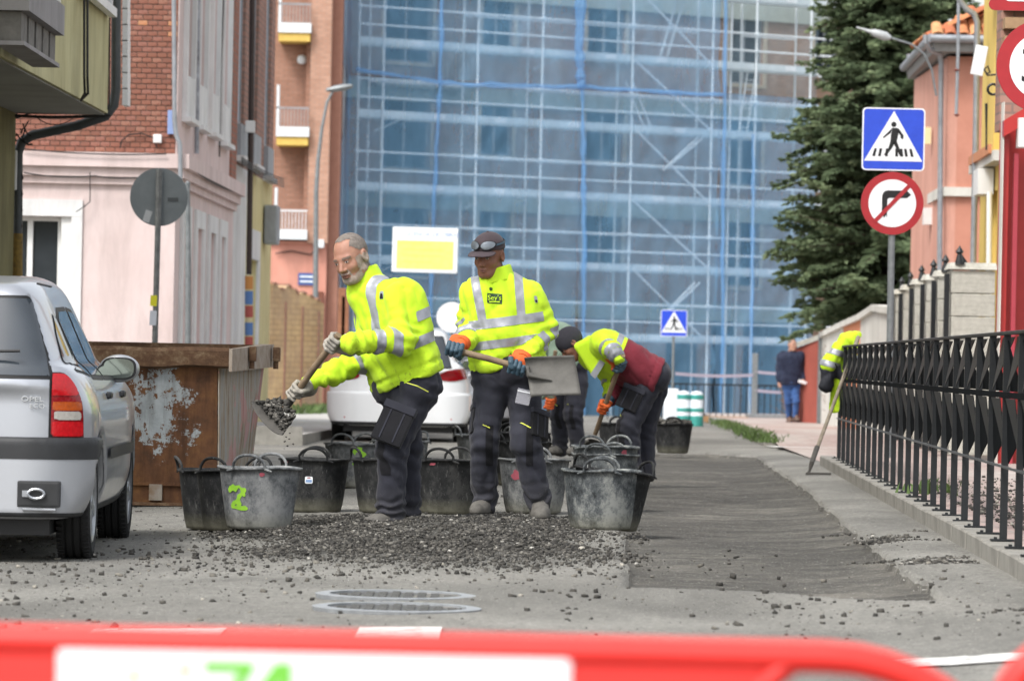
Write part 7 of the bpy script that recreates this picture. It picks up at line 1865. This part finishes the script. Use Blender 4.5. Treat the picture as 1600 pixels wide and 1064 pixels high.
MB().hexa([Vector(j(922, 585, -.19)), Vector(j(930, 592, -.19)), Vector(j(950, 560, -.20)), Vector(j(943, 553, -.2)), Vector(j(922, 585, -.15)), Vector(j(930, 592, -.15)), Vector(j(950, 560, -.15)), Vector(j(943, 553, -.15))]).build('reflective_band', M_REFL, F4.r)
h1, h2 = Vector(j(968, 570, -.36)), Vector(j(944, 636, -.08)); ax4 = (h2-h1).normalized()
grip(F4.r, h1, ax4, Vector(j(966, 558, -.38)), .018, (M_GLO, M_GLT), 1, 1.15); grip(F4.r, h2, ax4, Vector(j(951, 624, -.05)), .018, (M_GLT, M_GLO), -1, 1.15)
sk4 = Vector(j(930, 678, .08)); r4, q4 = shovel(F4, h1-ax4*.10, sk4, None, None, 'shovel', 'shovel dug down between the tubs by the worker in the maroon shirt', M_BLADE)
jb = lambda px, py, dd=0: Vector(j(px, py, dd))-q4
V_, F_ = blade_mesh(jb(916, 685, .0), jb(940, 690, .2), jb(926, 722, .3), jb(902, 716, .1), (-.02, -.02, .02)); from_np('blade', [v[:] for v in V_], F_, M_BLADE, r4, True)
boot(F4.r, j(990, 746, -.08), j(965, 750, -.2), j(990, 755, -.08)[2], 1.05); boot(F4.r, j(1008, 742, .10), j(985, 746, 0), j(1008, 752, .1)[2], 1.05)

# ---------------- worker 3: sage shirt, behind
F3 = Fig(44.0, (885, 708), 'stooping worker in sage green shirt half hidden behind the capped worker')
j = F3.j
nk = j(852, 528, -.0); sL = j(870, 521, -.17); sR = j(864, 525, .17); hL = j(899, 568, -.10); hR = j(895, 570, .10)
aL = (sL, j(866, 588, -.25), j(861, 616, -.22)); aR = (sR, j(850, 590, .1), j(848, 615, .0))
lL = (j(902, 592, -.10), j(896, 648, -.16), j(905, 704, -.08)); lR = (j(886, 592, .10), j(874, 648, .0), j(876, 702, .10))
jacket(F3, nk, sL, sR, hL, hR, (aL, aR), m=M_GREENS, fwd=(-.4, -.2, -1), seed=9.7, vox=.018, rt=.16, rh=.155, collar=False, bands=False, hem=.03, name='shirt')
trousers(F3, hL, hR, (lL, lR), fwd=(-.6, -.8, 0), seed=8., vox=.016, up=F3.up*.3)
tb = trunk(nk, (hL+hR)/2, sL, sR, (aL, aR), (lL, lR)); head(F3.r, j(838, 552, 0), (-.75, -.3, -.7), (-.6, 0, .6), M_SKIN1, 1.0, hair=M_HAIRG, body=(tb,))
h1 = Vector(j(858, 630, -.22)); sk3 = Vector(j(851, 688, -.1)); grip(F3.r, h1, sk3-h1, Vector(j(861, 616, -.22)), .018, (M_GLO, M_GLO), 1, 1.25)
r3, q3 = shovel(F3, h1-(sk3-h1).normalized()*.55, sk3, None, None, 'shovel', 'pale handled shovel held upright by the worker in the sage shirt', M_BLADE)
jb = lambda px, py, dd=0: Vector(j(px, py, dd))-q3
V_, F_ = blade_mesh(jb(842, 690, -.1), jb(862, 690, .0), jb(860, 712, .1), jb(840, 712, .0), (0, .02, .01)); from_np('blade', [v[:] for v in V_], F_, M_BLADE, r3, True)
boot(F3.r, j(905, 704, -.08), j(885, 705, -.3), j(905, 712, -.08)[2], 1.05); boot(F3.r, j(876, 703, .10), j(856, 705, -.1), j(876, 711, .1)[2], 1.05)

# ---------------- walking man
FW = Fig(90.0, (1238, 661), 'man in navy quilted jacket and blue jeans walking on the far right pavement')
FW.o[2] = P(1238, 660, 90).z; FW.r.location = FW.o
j = FW.j
nk = j(1236, 552, 0); sL = j(1251, 556, -.03); sR = j(1221, 556, .03); hL = j(1244, 598, 0); hR = j(1229, 598, 0)
aL = (sL, j(1256, 578, .0), j(1256, 593, -.12)); aR = (sR, j(1217, 578, .05), j(1219, 594, -.02))
lL = (j(1243, 604, 0), j(1244, 627, -.1), j(1243, 650, -.05)); lR = (j(1231, 604, 0), j(1232, 628, .02), j(1233, 652, .15))
jacket(FW, nk, sL, sR, hL, hR, (aL, aR), m=M_NAVY, fwd=(.3, -1, 0), seed=11., vox=.02, rt=.15, rh=.15, collar=False, bands=False, hem=.05, wr=(.03, 6))
trousers(FW, hL, hR, (lL, lR), m=M_JEANS, fwd=(.3, -1, 0), seed=12., vox=.02, pads=False, r=(.10, .08, .068), bunch=.006)
tb = trunk(nk, (hL+hR)/2, sL, sR, (aL, aR), (lL, lR)); head(FW.r, j(1238, 539, -.03), (.55, -.8, 0), (0, 0, 1), M_SKIN3, 1.02, hair=M_HAIRG, body=(tb,))
def bare_hand(F, w, tip, s=1.0, m=M_SKIN3):
    w, tip = Vector(w), Vector(tip); a = (tip-w).normalized(); sd = a.cross(Vector((0, 1, 0))).normalized(); pr = [(w[:], (w+a*.07)[:], .026, .036)]
    for i in range(4): p0 = w+a*.075+sd*((i-1.5)*.019); p1 = p0+a*(.04, .045, .042, .03)[i]; pr += [(p0[:], p1[:], .010, .009), (p1[:], (p1+a*.022+Vector((0, -.018, 0)))[:], .009, .008)]
    pr.append(((w+a*.03-sd*.03)[:], (w+a*.075-sd*.05)[:], .012, .010)); pts = np.array([q[0] for q in pr]+[q[1] for q in pr])
    V, Q = nets(lambda p: __import__('functools').reduce(lambda u, v: smin(u, v, .005), [cone(p, *q) for q in pr]), pts.min(0)-.05, pts.max(0)+.05, .007)
    from_np('hand', V, Q, m, F.r, True)
bare_hand(FW, j(1219, 594, -.02), j(1219, 606, -.05)); bare_hand(FW, j(1256, 592, -.12), j(1254, 602, -.2))
ph = MB().box(-.09, .09, -.01, .01, -.03, .03, bev=.008).build('phone', M_SWHITE, None, M=Matrix.Rotation(.25, 4, 'Y')); ph.location = FW.o+np.array(j(1254, 597, -.25)); tag(ph, 'small white object held in the walking man\'s hand', 'phone')
M_BRSH = simple('brown_shoe', '#6b5346', '#57433a', .7)
boot(FW.r, j(1243, 650, -.05), j(1252, 655, -.35), j(1243, 659, -.1)[2], 1.0, M_BRSH); boot(FW.r, j(1233, 652, .15), j(1238, 655, -.2), j(1233, 661, .1)[2], 1.0, M_BRSH)

# ---------------- jacket on the railing, rake leaning
D6 = 38.2; jc = P(1318, 560, D6)
jr = empty('draped_jacket', jc); tag(jr, 'yellow hi-vis jacket with black sleeve ends hung over the far end of the railing', 'jacket')
J = lambda px, py, dd=0: np.array(P(px, py, D6+dd))-np.array(jc)
pr = [(J(1336, 524), J(1312, 545, -.05), .035, .06), (J(1336, 524), J(1330, 585, -.03), .035, .05), (J(1318, 532, -.04), J(1296, 572, -.12), .055, .075), (J(1325, 540), J(1322, 590, -.05), .06, .05), (J(1340, 524, .1), J(1320, 528, 0), .04, .05)]
lo = np.minimum.reduce([q[0] for q in pr]+[q[1] for q in pr])-.12; hi = np.maximum.reduce([q[0] for q in pr]+[q[1] for q in pr])+.12
V, Q, N = garment('jk', pr, .03, lo, hi, .010, M_HIVIS, jr, (.03, 9), seed=3.)
o = from_np('jacket_body', V, Q, M_HIVIS, jr, True, {'grime': np.zeros(len(V))})
zz = V[:, 2]+.25*V[:, 0]
for z0 in (J(1310, 552)[2], J(1310, 573)[2]): f_ = .026-np.abs(zz-z0-.25*J(1310, 552)[0]); clip_patch(V, Q, f_, N, .004, 'reflective_band', M_REFL, o)
for nm, pr_, m_ in (('black_sleeve', [(J(1297, 574, -.12), J(1289, 603, -.14), .075, .06), (J(1300, 580, -.1), J(1322, 592, -.06), .06, .045)], simple('navy_sleeve', '#24262e', '#1b1d24', .85)), ('lining_tail', [(J(1308, 585, -.06), J(1303, 638, -.06), .055, .045)], M_HIVIS)):
    lo = np.minimum.reduce([q[0] for q in pr_]+[q[1] for q in pr_])-.12; hi = np.maximum.reduce([q[0] for q in pr_]+[q[1] for q in pr_])+.12
    V, Q, N = garment('jk', pr_, .03, lo, hi, .010, m_, jr, (.03, 9), seed=5.); from_np(nm, V, Q, m_, jr, True, {'grime': np.zeros(len(V))})
v = PG(1268, 742); rk = empty('asphalt_rake', v); tag(rk, 'wooden handled rake leaning against the end of the railing', 'rake')
tpz = P(1341, 527, 38.0)-v
MB().tube([(0, 0, .10), tpz*.5+Vector((0, 0, .05)), tpz], [.017, .016, .018], 10).build('shaft', simple('weathered_handle', '#8c8272', '#6b6254', .8, 12), rk, True)
ad = tpz.normalized(); MB().tube([Vector((0, 0, .10))+ad*.22, Vector((0, 0, .10)), Vector((-.02, 0, .02))], [.024, .022, .008], 8).build('socket', M_BLADE, rk, True)
MB().tube([(-.02, 0, .03), (-.045, 0, .008)], .008, 6).build('neck', M_BLADE, rk); MB().box(-.05, .16, -.01, .0, .0, .022, bev=.003).build('rake_bar', M_BLADE, rk)
tth = None
for i in range(9):
    if tth is None: tth = MB().box(-.003, .003, -.035, -.011, .0, .008).build('tooth', M_BLADE, rk); tth.location.x = -.045
    else: q = dup(tth); q.location.x = -.045+i*.025
# ================================================================ cars
def paint(name, c, metal=0.0, rough=.3, dirt='#8d8a84', amt=.35):
    t = MT(name, rough, metal, .5); sp = t.n('ShaderNodeSeparateXYZ'); t.l(t.tc.outputs['Object'], sp.inputs[0])
    low = t.n('ShaderNodeMapRange'); low.inputs['From Min'].default_value = .75; low.inputs['From Max'].default_value = .15; t.l(sp.outputs[2], low.inputs['Value'])
    d = t.math('MULTIPLY', t.math('MULTIPLY', low.outputs[0], t.noise(6, 6, .7)), amt*1.6)
    t.color(t.mix(d, c, dirt)); t.rough(t.math('ADD', t.math('MULTIPLY', d, .6), rough))
    t.b.inputs['Coat Weight'].default_value = .6; t.b.inputs['Coat Roughness'].default_value = .06
    return t.m
M_SILVER = paint('silver_paint', '#b0b3b9', .6, .34); M_WHITEP = paint('white_paint', '#e9ebec', 0, .35, amt=.12)
M_CGLASS = glass_mat('car_glass', (.035, .042, .05), .05); M_BLKP = simple('black_plastic', '#2b2c2e', '#1f2021', .55, 8); M_SEAL = simple('black_seal', '#121213', '#0e0e0f', .6)
M_TYRE = simple('tyre_rubber', '#262626', '#1b1b1b', .85, 12, bump=.4, bs=80); M_RIMC = simple('alloy', '#b4b7bb', '#989ba0', .35, 6, .7)
def lens(name, c): t = MT(name, .12, 0, .6); t.color(t.ramp(t.noise(60, 2), [(.3, c), (.7, tuple(x*.75 for x in lin(c)))])); t.bump(t.noise(90, 1), .2, .002); return t.m
M_LRED = lens('red_lens', '#c3121c'); M_LAMB = lens('amber_lens', '#b5521d'); M_LWHT = lens('clear_lens', '#b5b0a8'); M_LDRED = lens('dark_red_lens', '#8d0f18')
def wheel_parts(parent, x, y, r=.272, w=.165, side=1, spokes=5):
    q = empty('wheel', (x, y, r), parent=parent); sg = side
    Mx = Matrix.Rotation(math.pi/2*sg, 4, 'Y')
    R1 = r*.72
    prof = [(R1, -w/2+.01), (r-.035, -w/2), (r-.012, -w/2+.012), (r, -w/2+.03)]
    for g in (-.036, 0, .036): prof += [(r, g-.006), (r-.009, g-.004), (r-.009, g+.004), (r, g+.006)]
    prof += [(r, w/2-.03), (r-.012, w/2-.012), (r-.035, w/2), (R1, w/2-.012)]
    o = MB().lathe(prof, 48).build('tyre', M_TYRE, q, True, M=Mx)
    tr = MB(); 
    for k in range(56):
        a = 2*math.pi*k/56; Mt = Matrix.Rotation(a, 4, 'X')@Matrix.Translation((0, 0, r+.0005))
        for c_ in (-.062, .062): tr.box(c_-.015, c_+.015, -.008, .006, -.004, .002, M=Mt)
    tr.build('tread_block', M_TYRE, q)['kind'] = 'stuff'
    MB().lathe([(R1+.002, w/2-.012), (R1-.006, w/2-.004), (R1-.022, w/2-.012), (R1-.030, w/2-.05), (R1-.03, -w/2+.02)], 40).build('rim', M_RIMC, q, True, M=Mx)
    MB().lathe([(R1-.03, w/2-.075), (.0, w/2-.075)], 24).build('brake_disc', M_BLKP, q, False, M=Mx)
    s_ = MB()
    for k in range(spokes):
        a = 2*math.pi*k/spokes; Ms = Mx@Matrix.Rotation(a, 4, 'Z')
        s_.hexa([Ms@Vector(p) for p in ((.02, -.034, w/2-.045), (R1-.02, -.022, w/2-.035), (R1-.02, .022, w/2-.035), (.02, .034, w/2-.045), (.02, -.028, w/2-.012), (R1-.018, -.016, w/2-.010), (R1-.018, .016, w/2-.010), (.02, .028, w/2-.012))])
    s_.build('spokes', M_RIMC, q); MB().lathe([(0, w/2-.004), (.03, w/2-.008), (.045, w/2-.03)], 16).build('hub_cap', M_RIMC, q, True, M=Mx)
    return q
def smax(a, b_, k): return -smin(-a, -b_, k)
def car(name, loc, rz, label, m_paint, W=.80, L=3.72, H=1.36, belt=.91, rear_slope=.46, wy=(.57, 3.01), style='hatch', r=.272, vox=.019):
    root = empty(name, loc, rz); tag(root, label, 'car')
    s = H/1.36
    def lower(p):
        x, y, z = np.abs(p[..., 0]), p[..., 1], p[..., 2]
        w = W-.06*np.clip((y-L*.55)/(L*.45), 0, 1)**2.2-.085*np.clip((.55-y)/.55, 0, 1)**2.0-.10*np.clip((.42-z)/.25, 0, 1)**2-.09*np.clip((z-.66)/(belt-.66), 0, 1)**2
        top = np.where(y < L*.66, belt+.015, belt+.015-.16*(y-L*.66)/(L*.34))
        rear = .035+.05*(z-.5)+.20*np.clip((x-W*.55)/(W*.45), 0, 1)**2.5
        fr = L-.05-.25*np.clip((x-W*.4)/(W*.6), 0, 1)**2-.2*np.clip((z-.5)/.4, 0, 1)**2
        d = smax(x-w, z-top, .05); d = smax(d, rear-y, .05); d = smax(d, y-fr, .1); d = smax(d, .20-z, .04)
        for c in wy: d = smax(d, -(np.sqrt((y-c)**2+(z-r)**2)-r-.052+.0*x)*1.0-np.where(x < W-.24, .3, 0), .012)
        return d
    def upper(p):
        x, y, z = np.abs(p[..., 0]), p[..., 1], p[..., 2]
        w = W-.125-.44*(z-belt)-.05*np.clip((y-L*.4)/(L*.3), 0, 1)**2-.13*np.clip((.7-y)/.7, 0, 1)**2
        top = H-.055*((y-1.35)/1.1)**2
        rear = .055+rear_slope*(z-belt)+.10*np.clip((x-W*.45)/(W*.4), 0, 1)**2; fr = L*.70-.02-1.65*(z-belt)
        d = smax(x-w, z-top, .10); d = smax(d, (rear-y)*.9, .06); d = smax(d, (y-fr)*.55, .08); return smax(d, belt-.1-z, .02)
    body = lambda p: smin(lower(p), upper(p), .035)
    V, Q = nets(body, (-W-.06, -.08, .14), (W+.06, L+.08, H+.06), vox); N = vnormals(V, Q)
    # light relaxing of the surface
    acc = np.zeros_like(V); cn = np.zeros(len(V))
    for it in range(3):
        acc[:] = 0; cn[:] = 0
        for k in range(4): np.add.at(acc, Q[:, k], V[Q[:, (k+1) % 4]]); np.add.at(cn, Q[:, k], 1); np.add.at(acc, Q[:, (k+1) % 4], V[Q[:, k]]); np.add.at(cn, Q[:, (k+1) % 4], 1)
        V = V*.5+.5*acc/cn[:, None]
    N = vnormals(V, Q)
    bo = from_np('body', V, Q, m_paint, root, True)
    x, y, z = V[:, 0], V[:, 1], V[:, 2]; ax = np.abs(x)
    rearf = N[:, 1] < -.45; sidef = (np.abs(N[:, 0]) > .55)
    wt, wb = H-.125, belt-.035
    # rear window
    hw = lambda zz: W*.735-.30*(zz-wb)
    f_ = np.minimum(np.minimum(wt-z, z-wb), hw(z)-ax); f_ = f_-.0
    clip_patch(V, Q, np.where(N[:, 1] < -.35, f_+.016, -.02), N, .002, 'window_seal', M_SEAL, bo)
    g = clip_patch(V, Q, np.where(N[:, 1] < -.35, f_, -.02), N, .005, 'rear_window', M_CGLASS, bo)
    for sg in (1, -1):
        sd_ = sidef & (x*sg > 0)
        def poly(pts): return sdf2_poly(y, z, pts)
        ys0 = .46+.0; quarter = [(.30, wb+.03), (.62, wb+.005), (.56, wt-.10), (.52, wt-.075), (.42, wt-.16)]
        rd = [(.70, wb+.005), (1.28, wb), (1.26, wt-.045), (.78, wt-.055), (.63, wt-.095)]
        fd = [(1.36, wb), (2.22, wb-.005), (1.66, wt-.055), (1.36, wt-.045)]
        k_ = L/3.72
        for nm, pg, wd in (('quarter_window', quarter, .010), ('door_window', rd, .022), ('door_window', fd, .022)):
            pg = [(a*k_, b_) for a, b_ in pg]; f_ = poly(pg)
            clip_patch(V, Q, np.where(sd_, f_+wd, -.02), N, .002, 'window_seal', M_SEAL, bo); clip_patch(V, Q, np.where(sd_, f_, -.02), N, .005, nm, M_CGLASS, bo)
        for y0 in (.66, 1.32, 2.24):
            f_ = .0035-np.abs(y-y0*k_-.0*(z)); f_ = np.minimum(f_, np.minimum(wb-z, z-.27)); 
            if y0 == .66: f_ = np.minimum(f_, np.where((y-wy[0])**2+(z-r)**2 < (r+.10)**2, -1, 1))
            clip_patch(V, Q, np.where(sd_, f_, -.02), N, .0015, 'door_gap', M_SEAL, bo)
        f_ = .028-np.abs(z-.50*s); f_ = np.minimum(f_, np.minimum(y-wy[0]-r-.12, wy[1]-r-.06-y)); clip_patch(V, Q, np.where(sd_, f_, -.02), N, .016, 'side_moulding', M_BLKP if style == 'hatch' else m_paint, bo)
        f_ = .013-np.abs(z-.56*s); f_ = np.minimum(f_, .028-np.abs(y-(wy[1]-r-.03))); clip_patch(V, Q, np.where(sd_, f_, -.02), N, .012, 'side_indicator', M_LAMB, bo)
        for y0 in (1.16, 2.06): MB().box(-.012, .014, -.075, .075, -.017, .017, bev=.008).build('door_handle', M_BLKP if style == 'hatch' else m_paint, root, True, M=Matrix.Translation((sg*(W-.012), y0*k_, belt-.13)))
        f_ = .022-np.abs(z-.225); f_ = np.minimum(f_, np.minimum(y-wy[0]-r-.06, wy[1]-r-.06-y)); clip_patch(V, Q, np.where(np.abs(x)*1.0 > W*.7, np.where(x*sg > 0, f_, -.02), -.02), N, .004, 'sill', M_BLKP, bo)
        # wheel arch lip
        for c in wy:
            rr_ = np.hypot(y-c, z-r); f_ = np.minimum(rr_-(r+.048), r+.082-rr_); f_ = np.minimum(f_, z-.24); clip_patch(V, Q, np.where(sd_, f_, -.02), N, .006, 'wheel_arch', m_paint, bo)
        if style == 'hatch':
            zt_, zb_ = belt-.025, .59; lamp = np.minimum(np.minimum(zt_-z-14*np.maximum(0, ax-W*.79)**2, z-zb_), np.minimum(ax-W*.745, .17-y)); lamp = np.where((x*sg > 0) & (y < .25), lamp, -.02)
            clip_patch(V, Q, lamp+.008, N, .003, 'lamp_seal', M_SEAL, bo)
            lo_ = clip_patch(V, Q, lamp, N, .010, 'tail_light', M_LDRED, bo)
            if lo_:
                clip_patch(V, Q, np.minimum(lamp, z-(zt_-.10)), N, .0125, 'tail_light_top', M_LRED, bo)
                clip_patch(V, Q, np.minimum(lamp-.004, np.minimum(z-(zb_+.125), zb_+.165-z)), N, .0125, 'amber_segment', M_LAMB, bo)
                clip_patch(V, Q, np.minimum(lamp-.012, np.minimum(z-(zb_+.08), zb_+.12-z)), N, .013, 'clear_segment', M_LWHT, bo)
                clip_patch(V, Q, np.minimum(lamp-.004, zb_+.072-z), N, .0125, 'tail_light_bottom', M_LRED, bo)
        else:
            cx = W*.80; f_ = 1-((ax-cx)/.22)**2-((z-(.86+.12*(ax-cx)))/.075)**2; f_ = np.where((x*sg > 0) & (y < .40), f_*.05, -.02); clip_patch(V, Q, f_, N, .008, 'tail_light', M_LDRED, bo)
            f_ = np.minimum(.016-np.abs(z-.30), .12-np.abs(ax-W*.62)); clip_patch(V, Q, np.where((x*sg > 0) & rearf, f_, -.02), N, .034, 'rear_reflector', M_LRED, bo)
            f_ = .0055-np.abs(z-(.72-1.3*(ax-.30)**2*1.5)); f_ = np.minimum(f_, .26-np.abs(ax-.45)); clip_patch(V, Q, np.where((x*sg > 0) & (y < .3), f_, -.02), N, .0015, 'panel_line', simple('panel_shadow', '#a9abac', '#9b9d9e', .6), bo)
        # mirror
        mr = empty('side_mirror', (sg*(W-.03), 2.03*k_, belt+.0), parent=root)
        Vm, Qm = nets(lambda p: ell(p, (0, .02, 0), (.105, .075, .072)), (-.13, -.08, -.1), (.13, .12, .1), .01)
        Vm = Vm[:, :]*np.array([1, 1, 1]); Vm[:, 1] = np.maximum(Vm[:, 1], -.02); from_np('housing', Vm, Qm, m_paint, mr, True)
        a_ = np.linspace(0, 2*math.pi, 28, endpoint=False); pts = [(.090*np.sign(math.cos(t_))*abs(math.cos(t_))**.7, 0, .058*np.sign(math.sin(t_))*abs(math.sin(t_))**.7) for t_ in a_]
        MB().prism(pts, (0, .006, 0)).build('mirror_seal', M_SEAL, mr, M=Matrix.Translation((0, -.026, 0))); MB().prism([(p[0]*.86, 0, p[2]*.86) for p in pts], (0, .003, 0)).build('mirror_glass', simple('mirror_glass', '#9aa39c', '#87918c', .05, 2, .9), mr, M=Matrix.Translation((0, -.030, 0)))
        MB().tube([(-sg*.10, .03, -.03), (-sg*.02, .02, -.02)], [.045, .03], 10).build('mirror_arm', M_BLKP, mr, True)
    # bumper
    def bump_(p):
        return smax(smax(lower(p*np.array([1, 1, 1]))-.035, p[..., 2]-.585*s, .02), np.maximum(p[..., 1]-(wy[0]-r-.06+.12*np.clip((p[..., 2]-.45)/.1, 0, 1)), .215-p[..., 2]), .015)
    Vb, Qb = nets(bump_, (-W-.1, -.1, .15), (W+.1, .5, .65), .014); Nb = vnormals(Vb, Qb); ob = from_np('rear_bumper', Vb, Qb, m_paint, root, True)
    if style == 'hatch': clip_patch(Vb, Qb, Vb[:, 2]-.485, Nb, .003, 'bumper_strip', M_BLKP, ob); clip_patch(Vb, Qb, .235-Vb[:, 2], Nb, .002, 'bumper_edge', M_BLKP, ob)
    else: clip_patch(Vb, Qb, .255-Vb[:, 2], Nb, .003, 'diffuser', M_BLKP, ob)
    MB().box(-W+.2, W-.2, .08, L-.2, .13, .30).build('underbody', M_SEAL, root)
    for c in wy:
        for sg in (1, -1): wheel_parts(root, sg*(W-.03-.0825), c, r, .165, sg)
    return root, bo
cz = float(ZG(-2.2, 21.2))
sc_, sbo = car('silver_hatchback', (-2.765+.012, 21.2-.57, cz), .016, 'silver five-door hatchback parked with its rear to the viewer at the left edge', M_SILVER)
# tow eye recess, lettering, roof strip, wiper on the silver car
MB().box(.455, .655, -.022, .05, .262, .385, bev=.012).build('tow_recess', M_BLKP, sc_); MB().tube([(.545+.038*math.cos(a), -.035, .325+.022*math.sin(a)) for a in np.linspace(0, 6.28, 16, endpoint=False)], .007, 6, closed=True).build('tow_eye', M_RIMC, sc_)
MB().box(.48, .51, -.03, -.022, .31, .34).build('recess_lug', M_RIMC, sc_); MB().box(.48, .64, -.03, -.0, .245, .258, bev=.004).build('recess_lip', M_RIMC, sc_)
M_CHROME = simple('chrome_letters', '#dfe2e5', '#c7cacd', .2, 4, .8)
text_obj('OPEL', .034, 'lettering', M_CHROME, sc_, (.512, .043, .765), ext=.003, sx=1.35); text_obj('ECO', .030, 'lettering', M_CHROME, sc_, (.535, .040, .733), ext=.003, sx=1.2)
MB().tube([(.30, .035, .985), (.45, .03, .99)], .008, 6).build('wiper', M_SEAL, sc_, M=Matrix.Translation((0, 0, -.0)))
MB().box(-.03, .035, -.02, .10, -.006, .004, bev=.003).build('roof_trim', M_BLKP, sc_, M=Matrix.Translation((.53, .27, 1.305))@Matrix.Rotation(.2, 4, 'Y'))
# white car
wcx = P(622, 690, 56); wz = float(ZG(wcx.x, 57))
wc_, wbo = car('white_hatchback', (wcx.x, 55.6, wz), .0, 'white car with red tail lights parked behind the bareheaded worker', M_WHITEP, W=.885, L=4.2, H=1.46, belt=.99, rear_slope=.75, wy=(.75, 3.35), style='white', r=.31, vox=.03)
ocx = P(716, 640, 68); oz = float(ZG(ocx.x, 69))
car('silver_saloon', (ocx.x-.0, 68, oz), .0, 'second pale car further along, glimpsed between the two yellow-jacketed workers', M_SILVER, W=.86, L=4.1, H=1.5, belt=1.0, rear_slope=.6, wy=(.75, 3.3), style='white', r=.31, vox=.035)
dv = P(706, 496, 80); dz = float(ZG(dv.x, 80)); dsk = empty('round_white_sign', (dv.x, 80, dz)); tag(dsk, 'round white sign back peeking out left of the capped worker\'s elbow', 'sign')
MB().disc((0, 0, dv.z-dz), 24*80/FPX, 36, th=.02).build('sign_disc', M_SWHITE, dsk); MB().tube([(0, .04, 0), (0, .04, dv.z-dz)], .03, 8).build('pole', M_GALV, dsk)
MB().box(-.03, .03, .021, .05, dv.z-dz-.2, dv.z-dz+.2).build('bracket', M_GALV, dsk)
# paving detail: surplus materials keep nothing else
